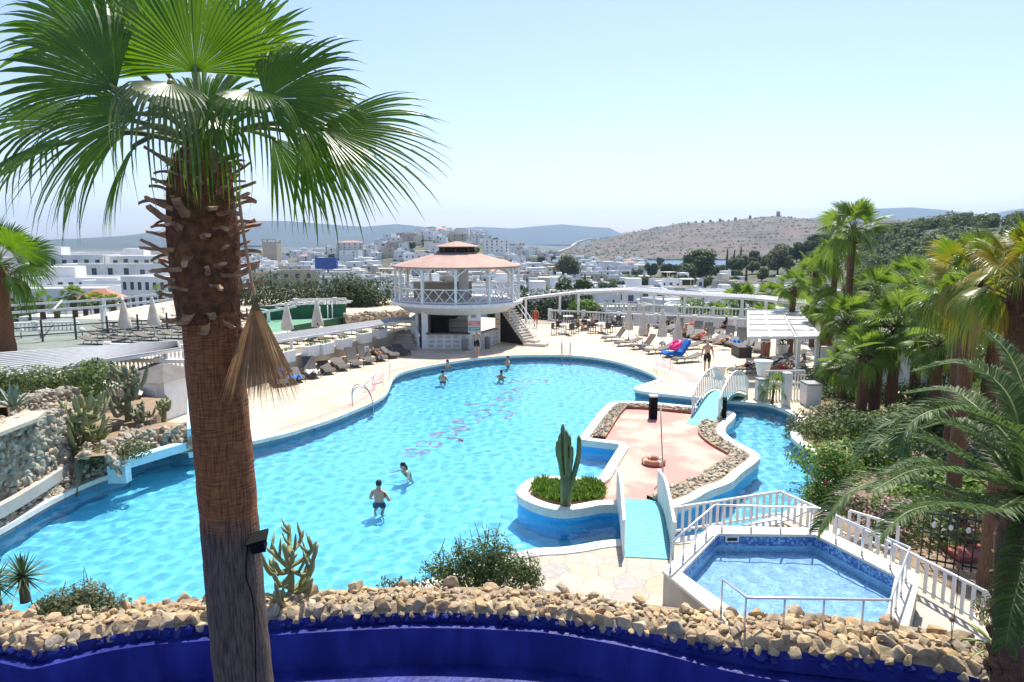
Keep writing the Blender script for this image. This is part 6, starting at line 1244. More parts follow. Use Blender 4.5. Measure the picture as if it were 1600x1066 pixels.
# ================================================================ people
def person(label, loc, rz, pose='stand', skin='skin', hair='hair_black', long_hair=False, suit='cloth_black', top=None, group=None, tilt=0.0, s=1.0, hat=None, arms=None, shirt=None):
    J = {'pel': (0, 0, .95), 'wst': (0, 0, 1.1), 'chs': (.01, 0, 1.32), 'nek': (0, 0, 1.5), 'hd': (.02, 0, 1.6)}
    for sd_, y in (('l', 1), ('r', -1)):
        J['sh' + sd_] = (0, .185 * y, 1.41); J['el' + sd_] = (-.03, .25 * y, 1.13); J['wr' + sd_] = (.04, .27 * y, .88)
        J['hp' + sd_] = (0, .1 * y, .9); J['kn' + sd_] = (.02, .11 * y, .5); J['an' + sd_] = (-.02, .11 * y, .09); J['to' + sd_] = (.15, .13 * y, .035)
    if pose == 'walk':
        J['knl'] = (.16, .1, .52); J['anl'] = (.12, .1, .12); J['tol'] = (.29, .11, .07); J['knr'] = (-.03, -.1, .5); J['anr'] = (-.24, -.1, .13); J['tor'] = (-.1, -.11, .04)
        J['ell'] = (-.1, .26, 1.13); J['wrl'] = (-.08, .28, .9); J['elr'] = (.02, -.27, 1.13); J['wrr'] = (.17, -.29, .93)
    if pose == 'wade': J['ell'] = (.05, .3, 1.18); J['wrl'] = (.27, .24, 1.08); J['elr'] = (.05, -.3, 1.18); J['wrr'] = (.27, -.22, 1.08)
    if pose == 'reach': J['ell'] = (.1, .36, 1.25); J['wrl'] = (.24, .52, 1.2); J['elr'] = (.1, -.34, 1.25); J['wrr'] = (.3, -.42, 1.18)
    if pose in ('lie', 'recline', 'sit'):
        ba = {'lie': rad(8), 'recline': rad(38), 'sit': rad(78)}[pose]; bx, bz = 0.0, .12
        def up(l, y=0.0, o=0.0): return (bx - math.cos(ba) * l + math.sin(ba) * o, y, bz + math.sin(ba) * l + math.cos(ba) * o)
        J.update({'pel': (bx, 0, bz), 'wst': up(.17), 'chs': up(.38), 'nek': up(.56), 'hd': up(.67, 0, .02)})
        for sd_, y in (('l', 1), ('r', -1)):
            J['sh' + sd_] = up(.47, .18 * y); J['el' + sd_] = up(.22, .28 * y, .02); J['wr' + sd_] = up(.0, .26 * y, .1)
            kb = .3 if (sd_ == 'l' and pose != 'lie') else .04
            J['hp' + sd_] = (bx + .03, .1 * y, bz); J['kn' + sd_] = (bx + .42 - kb * .4, .12 * y, bz + kb); J['an' + sd_] = (bx + .84 - kb * .9, .12 * y, bz - .02); J['to' + sd_] = (bx + .9 - kb * .9, .13 * y, bz + .14)
        if pose == 'sit': J['wrl'] = (.3, .2, .3); J['ell'] = (.1, .28, .4); J['wrr'] = (.32, -.18, .28); J['elr'] = (.1, -.28, .4)
    if pose == 'chair':
        for sd_, y in (('l', 1), ('r', -1)): J['kn' + sd_] = (.42, .12 * y, .95); J['an' + sd_] = (.42, .12 * y, .54); J['to' + sd_] = (.58, .13 * y, .49); J['wr' + sd_] = (.3, .18 * y, 1.12); J['el' + sd_] = (.05, .27 * y, 1.15)
    R_ = {'pel': (.15, .12), 'wst': (.14, .1), 'chs': (.165, .115), 'nek': .058, 'hd': .075, 'sh': .07, 'el': .045, 'wr': .03, 'hp': .1, 'kn': .06, 'an': .042, 'to': .035}
    bm = bmesh.new(); sk = bm.verts.layers.skin.verify(); V = {}
    def rr(k): return R_.get(k, R_.get(k[:-1]))
    for k, p in J.items():
        v = bm.verts.new(p); q = rr(k); v[sk].radius = q if isinstance(q, tuple) else (q, q); V[k] = v
    V['pel'][sk].use_root = True
    E_ = [('pel', 'wst'), ('wst', 'chs'), ('chs', 'nek'), ('nek', 'hd')] + [(a + x, b + x) for x in 'lr' for a, b in (('sh', 'el'), ('el', 'wr'), ('hp', 'kn'), ('kn', 'an'), ('an', 'to'))] + [('chs', 'shl'), ('chs', 'shr'), ('pel', 'hpl'), ('pel', 'hpr')]
    for a, b in E_: bm.edges.new((V[a], V[b]))
    for x, y in (('l', 1), ('r', -1)):   # palm, five fingers
        w = Vector(J['wr' + x]); d = (w - Vector(J['el' + x])).normalized(); sdv = Vector((d.z, 0, -d.x)); sdv = sdv.normalized() if sdv.length > .1 else Vector((1, 0, 0)); pn = d.cross(sdv)
        pv = bm.verts.new(w + d * .075); pv[sk].radius = (.032, .018); bm.edges.new((V['wr' + x], pv))
        for i, (o, l) in enumerate(((-.036, .06), (-.013, .075), (.01, .08), (.032, .07))):
            a = bm.verts.new(w + d * .1 + sdv * o); b = bm.verts.new(w + d * (.1 + l) + sdv * o * 1.15 + pn * .02 * y); a[sk].radius = (.0095,) * 2; b[sk].radius = (.008,) * 2; bm.edges.new((pv, a)); bm.edges.new((a, b))
        a = bm.verts.new(w + d * .05 + sdv * .045); b = bm.verts.new(w + d * .085 + sdv * .07); a[sk].radius = (.012,) * 2; b[sk].radius = (.009,) * 2; bm.edges.new((pv, a)); bm.edges.new((a, b))
    me = bpy.data.meshes.new('tmp'); bm.to_mesh(me); bm.free(); o = bpy.data.objects.new('tmp', me); COL.objects.link(o)
    m1 = o.modifiers.new('s', 'SKIN'); m1.use_smooth_shade = True; m2 = o.modifiers.new('b', 'SUBSURF'); m2.levels = m2.render_levels = 1
    ev = o.evaluated_get(bpy.context.evaluated_depsgraph_get()); em = ev.to_mesh(); mb = MB(); mb.add([v.co.copy() for v in em.vertices], [tuple(p.vertices) for p in em.polygons], 0, True); bc = [p.center.copy() for p in em.polygons]; bn = [v.normal.copy() for v in em.vertices]; bv = [v.co.copy() for v in em.vertices]; bf = [tuple(p.vertices) for p in em.polygons]
    ev.to_mesh_clear(); bpy.data.objects.remove(o)
    hc = Vector(J['hd']) + (Vector(J['hd']) - Vector(J['nek'])).normalized() * .055; ud = (hc - Vector(J['nek'])).normalized(); fx = Vector((ud.z, 0, -ud.x)); HR = Matrix((fx, Vector((0, 1, 0)), ud)).transposed()
    h = lambda x, y, z: hc + HR @ Vector((x, y, z))
    mb.ell(hc, (.098, .077, .118), 16, 12, 0, HR); mb.ell(h(.03, 0, -.06), (.06, .055, .06), 12, 8, 0, HR); mb.ell(h(.098, 0, -.012), (.022, .014, .024), 8, 6, 0, HR)
    for y in (-1, 1): mb.ell(h(0, .079 * y, -.01), (.022, .01, .033), 8, 6, 0, HR); mb.ell(h(.084, .032 * y, .018), (.012, .015, .009), 8, 6, 1, HR)
    mb.ell(h(.086, 0, -.058), (.01, .024, .008), 8, 6, 2, HR)
    z0 = {'stand': 0, 'walk': 0, 'wade': 0, 'reach': 0}.get(pose, 0)
    t = mb.build('person', [M[skin], M['eye_dark'], M['lip']]); t.location = loc; t.rotation_euler = (0, tilt, rz); t.scale = (s,) * 3; t.cycles.is_caustics_receiver = True; tag(t, label, 'person', group)
    hb = MB(); hb.ell(h(-.014, 0, .022), (.1, .084, .112), 16, 10, 0, HR)
    if long_hair: hb.ell(h(-.07, 0, -.08), (.05, .075, .14), 12, 8, 0, HR)
    if hat: hb = MB(); hb.ell(h(-.005, 0, .035), (.112, .095, .1), 16, 10, 0, HR)
    ho = hb.build('hat' if hat else 'hair', M[hat or hair], t); ho.cycles.is_caustics_receiver = True
    def cloth(name, mat, test, off=.012):
        fi = [f for f, c in zip(bf, bc) if test(c)]; used = sorted({i for f in fi for i in f}); mp = {i: k for k, i in enumerate(used)}
        if not fi: return
        c = MB(); c.add([bv[i] + bn[i] * off for i in used], [tuple(mp[i] for i in f) for f in fi], 0, True); q = c.build(name, M[mat], t); q.cycles.is_caustics_receiver = True
    pel = Vector(J['pel']); sp_ = (Vector(J['chs']) - pel).normalized(); kl, kr = Vector(J['knl']), Vector(J['knr'])
    def near(c, a, b, r0):
        a, b = Vector(a), Vector(b); ab = b - a; f = max(0, min(1, (c - a).dot(ab) / ab.length_squared)); return (c - a - ab * f).length < r0
    cloth('shorts' if not top else 'bikini', suit, lambda c: abs((c - pel).dot(sp_)) < .12 and near(c, J['pel'], J['wst'], .24) or (not top and any(near(c, J['hp' + x], Vector(J['hp' + x]).lerp(Vector(J['kn' + x]), .45), .14) for x in 'lr') and (c - pel).length < .32))
    if top or shirt: cloth('top' if top else 'shirt', top or shirt, lambda c: (-.1 if shirt else .16) < (c - pel).dot(sp_) - (.08 if not shirt else .1) < (.3 if not shirt else .55) and near(c, J['pel'], J['nek'], .22))
    return t
WF = ZF
def swimmer(label, px, py, head_z, rz, **k):
    """py: water line in the photo"""
    p = G(px, py, -.22); t = person(label, (p.x, p.y, head_z - 1.77), rz, **k); return t
swimmer('dark-haired man in dark trunks standing waist-deep with his back turned, nearest in the pool', 592, 783, .4, rad(75), pose='wade', suit='cloth_navy', skin='skin', group=None)
swimmer('dark-haired woman in a green bikini swimming behind the waist-deep man', 646, 733, .12, rad(215), pose='reach', long_hair=True, top='cloth_green', suit='cloth_green', tilt=rad(12))
swimmer('man standing chest-deep with his arm out near the hand rail side of the pool', 692, 595, .36, rad(60), pose='wade', suit='cloth_navy')
swimmer('swimmer with wet dark hair close to the far pool edge', 699, 573, .2, rad(-40), pose='wade', suit='cloth_red')
swimmer('dark-haired swimmer standing at the far edge below the bar', 794, 571, .36, rad(200), pose='wade', suit='cloth_navy')
swimmer('man spreading his arms in the water near the lettering', 783, 590, .2, rad(60), pose='reach', suit='cloth_grey', skin='tan_skin')
p = G(745, 558); person('bare-chested man in black shorts standing in front of the bar', p, rad(-80), 'stand', 'skin', 'hair_brown', suit='cloth_black', s=1.0)
p = G(1104, 584); person('bald man in black swimming trunks walking away across the deck', p, rad(75), 'walk', 'skin', 'hair_grey', suit='cloth_black', s=1.06)
p = G(837, 512); person('woman in a red swimsuit standing beside the staircase', p, rad(-100), 'stand', 'tan_skin', 'hair_brown', True, 'cloth_red', top='cloth_red', s=.96)
p = G(903, 517); person('person in a yellow top sitting at the cafe table', (p.x, p.y, -.47), rad(-20), 'chair', 'skin', 'hair_brown', True, 'cloth_grey', shirt='cloth_yellow')
p = G(926, 517); person('bare-chested sunburnt man sitting at the cafe table', (p.x, p.y, -.47), rad(200), 'chair', 'skin', 'hair_grey', suit='cloth_black')
for x, y, ps, sk_, su, lb, kw in ((1010, 534, 'sit', 'tan_skin', 'cloth_red', 'tanned woman with hair tied up sitting on a lounger between the parasols', dict(top='cloth_red', long_hair=True)), (1069, 533, 'sit', 'tan_skin', 'cloth_black', 'tanned sunbather sitting up behind the last parasol', dict(hair='hair_grey')), (1094, 536, 'recline', 'tan_skin', 'cloth_red', 'sunbather in red reclining in the middle of the row', dict(top='cloth_red', long_hair=True)), (1112, 541, 'recline', 'skin', 'cloth_white', 'pale sunbather in white reclining beside the one in red', dict(shirt='cloth_white')), (1131, 546, 'recline', 'skin', 'cloth_black', 'woman in a black bikini and white sun hat reclining by the low table', dict(top='cloth_black', hat='cloth_white')), (1132, 521, 'sit', 'dark_skin', 'cloth_black', 'dark-haired person in black sitting in the shaded row', dict(long_hair=True, shirt='cloth_black')), (1045, 513, 'recline', 'tan_skin', 'cloth_black', 'sunbather lying in the shaded row behind the parasols', {}), (1078, 515, 'lie', 'skin', 'cloth_red', 'sunbather in red lying in the shaded row', dict(top='cloth_red'))):
    p = G(x, y); person(lb, (p.x, p.y, .32), rad(205), ps, sk_, suit=su, group=None, **kw)
p = G(1172, 584); person('bare-legged sunbather lying beside the far bridge', (p.x, p.y, .3), rad(195), 'recline', 'skin', suit='cloth_navy', shirt='cloth_grey')
p = G(1222, 588); person('sunbather lying in the shade under the canopy', (p.x, p.y, .3), rad(195), 'lie', 'tan_skin', suit='cloth_red')
p = G(1240, 581); person('sunbather in white reclining at the back of the canopy', (p.x, p.y, .3), rad(195), 'recline', 'skin', suit='cloth_white', shirt='cloth_white')
p = G(588, 562); person('tanned sunbather lying under the slatted pergola near the steps', (p.x, p.y, .34), rad(-62), 'lie', 'tan_skin', suit='cloth_black', top='cloth_black', long_hair=True)
p = G(510, 530, TZ); person('pink sunbather reclining on the upper terrace behind the planters', (p.x, p.y, TZ + .34), rad(-20), 'recline', 'skin', suit='cloth_red')
p = G(440, 598); person('person with a blue towel on the lounger behind the dead frond', (p.x, p.y, .32), rad(-62), 'recline', 'tan_skin', suit='cloth_blue', shirt='cloth_blue')
# ================================================================ land, sea, hills
pm('dry_land', (.12, .115, .07), (.07, .085, .045), .03, .95, 0, coords='World', detail=9, contrast=(.4, .6))
pm('hill_land', (.15, .11, .08), (.085, .075, .052), .012, .95, .6, .05, coords='World', detail=10, contrast=(.42, .62))
pm('far_land', (.07, .085, .07), (.05, .065, .05), .003, 1, 0, coords='World', detail=8)
pm('sea', (.05, .13, .22), (.06, .16, .26), .01, .25, 0, coords='World')
DZ = [(0, -4.5), (60, -4.6), (90, -6.0), (150, -8.8), (300, -14), (600, -20), (1000, -26), (1400, -32), (2000, -37), (20000, -37)]
def TH(x, y):
    d = np.hypot(x, y); z = np.interp(d, [a for a, _ in DZ], [b for _, b in DZ])
    z = z + 33 * np.exp(-((x + 70) / 95) ** 2 - ((y - 760) / 150) ** 2) + 14 * np.exp(-((x + 230) / 130) ** 2 - ((y - 820) / 160) ** 2) + 15 * np.exp(-((x - 30) / 120) ** 2 - ((y - 1050) / 160) ** 2)
    z = z + 6.5 * np.exp(-((x + 105) / 60) ** 2 - ((y - 190) / 60) ** 2)
    z = z + 30 * np.exp(-((x - 225) / 90) ** 2 - ((y - 330) / 110) ** 2)          # wooded rise on the right
    k = np.clip((x - 150) / 250, 0, 1) * np.clip((y - 850) / 250, 0, 1); return z - 14 * k
xs = np.concatenate([-np.geomspace(20000, 40, 46), np.linspace(-36, 36, 13), np.geomspace(40, 20000, 46)]); ys = np.concatenate([[-400, -60], np.linspace(0, 80, 9), np.geomspace(90, 2400, 64), [3200, 5000, 9000, 16000]])
Xg, Yg = np.meshgrid(xs, ys); Zg = TH(Xg, Yg); nx, ny = len(xs), len(ys)
idx = np.arange(nx * ny).reshape(ny, nx); fs = np.stack([idx[:-1, :-1], idx[:-1, 1:], idx[1:, 1:], idx[1:, :-1]], -1).reshape(-1, 4)
me = bpy.data.meshes.new('terrain'); me.from_pydata(np.stack([Xg, Yg, Zg], -1).reshape(-1, 3).tolist(), [], fs.tolist()); me.shade_smooth(); me.materials.append(M['dry_land']); struct(ob('terrain', me))
mb = MB(); mb.prism([Vector((150, 950)), Vector((1500, 950)), Vector((2600, 2300)), Vector((100, 2300))], None, -36.2); struct(mb.build('sea', M['sea']))
def hill(name, prof, Y, zb, depth, mat, seed, rough=6.0, nrow=26, front=.75):
    """ridge profile in photo pixels at distance Y, sloping down to zb in front and behind"""
    P = [D(x, y, Y) for x, y in prof]; px = [p.x for p in P]; pz = [p.z for p in P]; N = 130; X = np.linspace(px[0], px[-1], N); Zr = np.interp(X, px, pz); r = np.random.RandomState(seed)
    def noise(x, y):
        z = 0
        for k in range(9): f = .9 * 1.75 ** k / depth * 2; a = r_[k]; z = z + (1 / 1.6 ** k) * np.sin(f * (x * math.cos(a) + y * math.sin(a)) + 3 * a)
        return z
    r_ = r.uniform(0, 6.28, 9); V = np.linspace(-1, front, nrow); vs = []; 
    for v in V:
        h = (1 - abs(v) ** 1.25) if v < 0 else (1 - (v / 1.0) ** 2 * .9)
        y = Y + v * depth; z = zb + (Zr - zb) * h + noise(X, y) * rough * (1 - abs(v)) * min(1, abs(v) * 4); vs += list(zip(X, np.full(N, y), z))
    fs = [(i * N + k, i * N + k + 1, (i + 1) * N + k + 1, (i + 1) * N + k) for i in range(nrow - 1) for k in range(N - 1)]
    me = bpy.data.meshes.new(name); me.from_pydata([tuple(map(float, v)) for v in vs], [], fs); me.shade_smooth(); me.materials.append(mat); return struct(ob(name, me))
HILL = hill('hill', [(830, 402), (880, 392), (910, 382), (945, 372), (985, 363), (1030, 355), (1060, 349), (1090, 348), (1130, 346), (1170, 342), (1215, 338), (1260, 343), (1300, 348), (1380, 347), (1440, 344), (1520, 343), (1600, 350), (1700, 360), (1900, 390)], 2100, -34, 620, M['hill_land'], 4, 7)
hill('mountain', [(-500, 372), (-200, 380), (0, 384), (75, 378), (130, 373), (190, 369), (230, 372), (290, 378), (330, 380), (420, 384)], 4300, -36, 900, M['far_land'], 7, 14)
hill('mountain', [(150, 380), (260, 362), (330, 350), (390, 345), (440, 345), (520, 351), (570, 354), (620, 350), (660, 354), (700, 362), (760, 372), (830, 385)], 6000, -36, 1500, M['far_land'], 8, 20)
hill('mountain', [(640, 372), (700, 359), (745, 354), (800, 357), (850, 354), (882, 352), (920, 356), (945, 357), (965, 368), (1000, 384)], 8200, -36, 1700, M['far_land'], 9, 20)
hill('mountain', [(1180, 360), (1280, 340), (1370, 326), (1420, 324), (1470, 328), (1510, 333), (1540, 339), (1565, 334), (1600, 327), (1680, 318), (1800, 330), (2000, 350)], 7400, -36, 1600, M['far_land'], 10, 20)
mb = MB(); P = [D(x, y, Y) for x, y, Y in ((872, 396, 1530), (892, 388, 1640), (900, 381, 1740), (912, 377, 1820), (926, 374, 1900))]
for a, b in zip(P, P[1:]): mb.bar(a + Vector((0, 0, 2.5)), b + Vector((0, 0, 1.5)), 6, 3)
struct(mb.build('hill_road', pm('pale_road', (.4, .37, .3), None, 1, .9)))
for i, (x, y) in enumerate([(1076, 350), (1087, 349), (1098, 348), (1110, 347), (1125, 345), (1149, 343), (1172, 340), (1216, 336)]):
    p = D(x, y, 2095); s = 1.15 if i == 7 else .85; t = thing('windmill', 'ruined stone windmill tower on the hill ridge, largest and nearest the tall fan palm' if i == 7 else f'ruined stone windmill tower on the hill ridge, {od(i)} from the low end', 'windmill', (p.x, p.y, p.z - 6), 0, 'ruined windmills on the ridge'); mb = MB(); mb.lathe([(5.5 * s, 0), (4.6 * s, 14 * s), (4.9 * s, 14.2 * s)], n=14); mb.build('tower', M['pale_stone'], t); mb = MB(); mb.box((0, -4.7 * s, 9 * s), (2 * s, 1.5 * s, 3 * s)); mb.build('opening', M['dark_inside'], t)
# ================================================================ trees of the town
pm('tree_leaf', (.07, .11, .04), (.12, .16, .06), .5, .7, trans=.35, island=.35, objrand=0)
pm('tree_olive', (.11, .125, .055), (.16, .17, .085), .5, .7, trans=.35, island=.35)
pm('tree_pine', (.05, .08, .032), (.085, .115, .045), .4, .8, trans=.25, island=.4)
pm('bark', (.14, .1, .07), (.08, .06, .045), 3, .9)
def blobtree(seed, w, h, n, size, mat, flat=.75, nb=9):
    r = random.Random(seed); bl = []
    for i in range(nb): a = r.uniform(0, 6.28); q = w * .62 * r.random() ** .6; bl.append(((q * math.cos(a), q * math.sin(a), h * (.5 + .36 * r.random())), (w * r.uniform(.28, .45), w * r.uniform(.28, .45), h * r.uniform(.14, .24) * flat * 1.3)))
    mb = MB(); leafcloud(mb, bl, n, size, r, .5, 0, .6, .4); cr = mb.mesh('crown', M[mat]); mb = MB(); mb.tube([(0, 0, -1.5), (.05, 0, h * .3), (0, .1, h * .55)], [h * .035, h * .028, h * .012], 7)
    for b, _ in bl[:5]: mb.tube([(0, 0, h * .3), (b[0] * .6, b[1] * .6, h * .45), b], [h * .018, h * .012, h * .004], 5)
    return mb.mesh('trunk', M['bark']), cr
def cypress(seed, h, w, mat='tree_pine'):
    r = random.Random(seed); bl = [((0, 0, h * f), (w * (1.1 - f) ** .6 * .6, w * (1.1 - f) ** .6 * .6, h * .12)) for f in (.12, .25, .38, .5, .62, .74, .86, .95)]; mb = MB(); leafcloud(mb, bl, 1500, .22, r, .5, 0, .35, 1.2); cr = mb.mesh('crown', M[mat]); mb = MB(); mb.tube([(0, 0, -1), (0, 0, h * .8)], [.15, .05], 6); return mb.mesh('trunk', M['bark']), cr
TT = {'round': [blobtree(1, 3.2, 6.5, 1900, .34, 'tree_leaf'), blobtree(2, 3.6, 6.0, 1900, .34, 'tree_leaf')], 'olive': [blobtree(3, 3.0, 6.2, 1800, .32, 'tree_olive')], 'pine': [blobtree(4, 3.8, 7.5, 2000, .36, 'tree_pine', .6), blobtree(5, 3.2, 8.5, 2000, .34, 'tree_pine')], 'cyp': [cypress(6, 8, 1.1)], 'big': [blobtree(7, 5.2, 10.5, 3600, .42, 'tree_olive', 1.0, 14), blobtree(8, 4.6, 9.5, 3200, .42, 'tree_leaf', 1.0, 14)]}
def tree(label, x, y, s, kind, k, rz, group='trees of the town', z=None, cat='tree', nme=None):
    z = float(TH(x, y)) - (1.3 * s if kind != 'cyp' else 0) if z is None else z; t = thing(nme or {'cyp': 'cypress_tree', 'pine': 'pine_tree'}.get(kind, 'broadleaf_tree'), label, cat, (x, y, z), rz, group); tm, cm = TT[kind][k % len(TT[kind])]; t.scale = (s, s, s); ob('trunk', tm, t); ob('crown', cm, t); return t
def ground_at(px, Y): return ((px - 800) / FPX) * (Y * math.cos(PITCH) * 1.0), Y
def GX_(px, Y):
    """x of a photo column at forward distance Y (on the town's level)"""
    return ray(px, 430).x / ray(px, 430).y * Y
TREES = []
rt = random.Random(21)
def addtree(px, Y, s, kind): TREES.append([GX_(px, Y), Y, s, kind])
for px, Y, s, kind in [(1095, 300, 1.85, 'big'), (1070, 290, 1.2, 'big'), (1120, 320, 1.4, 'round'), (1040, 330, 1.3, 'pine'), (1055, 350, 1.3, 'pine'), (1018, 360, 1.3, 'pine'), (995, 380, 1.2, 'round'), (975, 360, 1.1, 'round'), (985, 290, 1.15, 'round'), (960, 270, 1.0, 'round'), (1010, 270, .95, 'olive'), (940, 300, .9, 'olive'), (885, 330, 1.5, 'big'), (873, 350, 1.2, 'round'), (900, 340, 1.1, 'round'), (855, 380, .9, 'round'), (838, 400, .9, 'round'), (914, 200, 1.0, 'cyp'), (1016, 250, 1.0, 'cyp'), (1135, 420, 1.7, 'cyp'), (1146, 420, 1.5, 'cyp'), (1156, 420, 1.7, 'cyp'), (1166, 240, 1.15, 'cyp'), (1148, 430, 1.2, 'pine'), (1175, 360, 1.3, 'olive'), (1200, 330, 1.5, 'round'), (1215, 300, 1.3, 'big'), (1235, 350, 1.4, 'round'), (1250, 320, 1.5, 'pine'), (1268, 290, 1.5, 'pine'), (1290, 300, 1.4, 'round'), (899, 115, 1.15, 'pine'), (1034, 190, .75, 'round'), (1062, 170, .7, 'olive'), (865, 560, 1.4, 'round'), (925, 620, 1.5, 'round'), (960, 640, 1.4, 'round'), (995, 620, 1.5, 'pine'), (1030, 700, 1.6, 'pine'), (1070, 720, 1.6, 'pine')]: addtree(px, Y, s, kind)
for px, Y, s, kind in [(536, 330, .8, 'round'), (556, 310, .95, 'round'), (572, 320, .8, 'round'), (530, 270, .6, 'olive'), (510, 240, .55, 'olive'), (590, 560, 1.3, 'round'), (645, 640, 1.2, 'pine'), (662, 660, 1.4, 'cyp'), (655, 600, 1.1, 'round'), (690, 600, 1.5, 'round'), (700, 580, 1.4, 'round'), (745, 640, 1.2, 'round'), (760, 560, 1.2, 'round'), (775, 700, 1.4, 'pine'), (800, 690, 1.4, 'pine'), (670, 480, 1.0, 'round'), (600, 480, .9, 'round'), (498, 600, 1.1, 'olive'), (520, 640, 1.3, 'round'), (845, 620, 1.3, 'pine'), (865, 650, 1.3, 'pine'), (835, 120, 1.0, 'pine'), (820, 110, .9, 'pine'), (700, 100, .8, 'pine'), (688, 105, .7, 'round'), (720, 108, .8, 'pine'), (775, 112, .7, 'round'), (450, 700, 1.3, 'round'), (420, 330, .8, 'round'), (380, 420, .9, 'round'), (236, 260, 1.0, 'round'), (196, 270, .9, 'pine'), (30, 110, 1.0, 'round'), (15, 100, .8, 'round'), (85, 140, .6, 'round'), (60, 125, .7, 'olive'), (250, 85, .6, 'round'), (226, 90, .55, 'round'), (275, 88, .6, 'olive'), (40, 90, .62, 'cyp'), (590, 115, .55, 'olive'), (615, 105, .5, 'olive')]: addtree(px, Y, s, kind)
for k_ in range(36): addtree(rt.uniform(940, 1300), rt.uniform(190, 335), rt.uniform(.85, 1.3), rt.choice(['round', 'olive', 'pine', 'round']))
for k_ in range(34): addtree(rt.uniform(1130, 1330), rt.uniform(300, 700), rt.uniform(.9, 1.7), rt.choice(['round', 'olive', 'pine', 'big', 'round']))
for _ in range(90):
    Y = rt.uniform(150, 780); addtree(rt.uniform(400, 1010), Y, rt.uniform(.4, .95), rt.choice(['round', 'olive', 'round', 'cyp', 'pine']))
# ================================================================ houses
COLS = [('white', (.82, .82, .81)), ('white', (.78, .79, .8)), ('cream', (.62, .56, .45)), ('pale grey', (.5, .5, .5)), ('beige', (.5, .41, .3)), ('pinkish', (.56, .42, .38))]
for i, (n_, c) in enumerate(COLS): pm(f'house_{i}', c, [q * .86 for q in c], .35, .85, 0)
pm('window_glass', (.05, .07, .1), None, 1, .15); pm('roof_flat', (.58, .56, .52), (.48, .46, .42), .3, .9); pm('awning_blue', (.03, .08, .3), None, 1, .8); pm('house_tile', (.5, .24, .15), (.42, .19, .12), 1, .8)
HS = []
def house(x, y, w, d, h, rz, ci, feat, nwin, z=None, frames=True, name='house', nst=None):
    z = float(TH(x, y)) - .3 if z is None else z; t = thing(name, 'x', 'house', (x, y, z), rz); mb = MB(); mb.box((0, 0, h / 2 - 1.5), (w, d, h + 3)); par = .35
    for sx, sy, ww, dd in ((0, -1, w, .25), (0, 1, w, .25), (-1, 0, .25, d - .5), (1, 0, .25, d - .5)): mb.box((sx * (w / 2 - .125), sy * (d / 2 - .125), h + par / 2), (ww, dd, par))
    mb.box((0, 0, h + .01), (w - .5, d - .5, .02), mi=1); mb.build('wall', [M[f'house_{ci}'], M['roof_flat']], t)
    if feat == 'tank': mb = MB(); mb.lathe([(.5, h), (.5, h + 1.1), (.3, h + 1.25)], (w * .25, 0, 0), 10); mb.box((w * .25 - 1.2, -.3, h + .5), (1.6, .9, .08), rot=Matrix.Rotation(.6, 3, 'X'), mi=1); mb.build('water_tank', [M['white_paint'], M['cloth_navy']], t)
    elif feat == 'tower': mb = MB(); mb.box((-w * .22, d * .1, h + 1.2), (w * .34, d * .45, 2.4)); mb.build('stair_tower', M[f'house_{ci}'], t)
    elif feat == 'pergola':
        mb = MB(); mb.box((w * .15, 0, h + 2.3), (w * .5, d * .7, .12))
        for sx in (-1, 1):
            for sy in (-1, 1): mb.box((w * .15 + sx * w * .23, sy * d * .32, h + 1.15), (.15, .15, 2.3))
        mb.build('roof_pergola', M['house_2'], t)
    elif feat == 'tiled': mb = MB(); mb.add([(-w / 2 - .3, -d / 2 - .3, h + .36), (w / 2 + .3, -d / 2 - .3, h + .36), (w / 2 + .3, d / 2 + .3, h + .36), (-w / 2 - .3, d / 2 + .3, h + .36), (-w * .2, 0, h + 1.9), (w * .2, 0, h + 1.9)], [(0, 1, 5, 4), (1, 2, 5), (2, 3, 4, 5), (3, 0, 4), (3, 2, 1, 0)]); mb.build('roof', M['house_tile'], t)
    ns = nst or max(1, round(h / 2.9)); r = random.Random(int(x * 7 + y)); cx = max(1, int(nwin))
    sides = [(0, -1, w)] if nwin < 3 else [(0, -1, w), (1 if x < 0 else -1, 0, d)]
    for sx, sy, L in sides:
        for f in range(ns):
            k = cx if sy else max(1, cx // 2)
            for i in range(k):
                if r.random() < (.2 if nwin < 5 else .05): continue
                u = (i + .5) / k * L - L / 2; zz = h * (f + .5) / ns; ww, hh = min(1.1, L / k * .45), r.choice((1.2, 1.3, 1.9)); mb = MB()
                if sy: mb.box((u, -d / 2 - .0, zz), (ww, .1, hh))
                else: mb.box((sx * w / 2, u, zz), (.1, ww, hh))
                wo = mb.build('window', M['window_glass'], t)
    return t
rh = random.Random(99)
def put(px, Y, w, d, h, rz, ci, feat, nwin, z=None): HS.append((house(GX_(px, Y), Y, w, d, h, rz, ci, feat, nwin, z), GX_(px, Y), Y, ci, h, feat, w))
occ = []
def free(x, y, r0):
    for a, b, c in occ:
        if (a - x) ** 2 + (b - y) ** 2 < (c + r0) ** 2: return False
    occ.append((x, y, r0)); return True
def zone_ok(px, Y):
    if px > 1010 and Y > 330: return False
    if px < 330 and Y < 210: return False
    if px > 920 and px < 1290 and 250 < Y < 330: return False
    return True
nH = 0
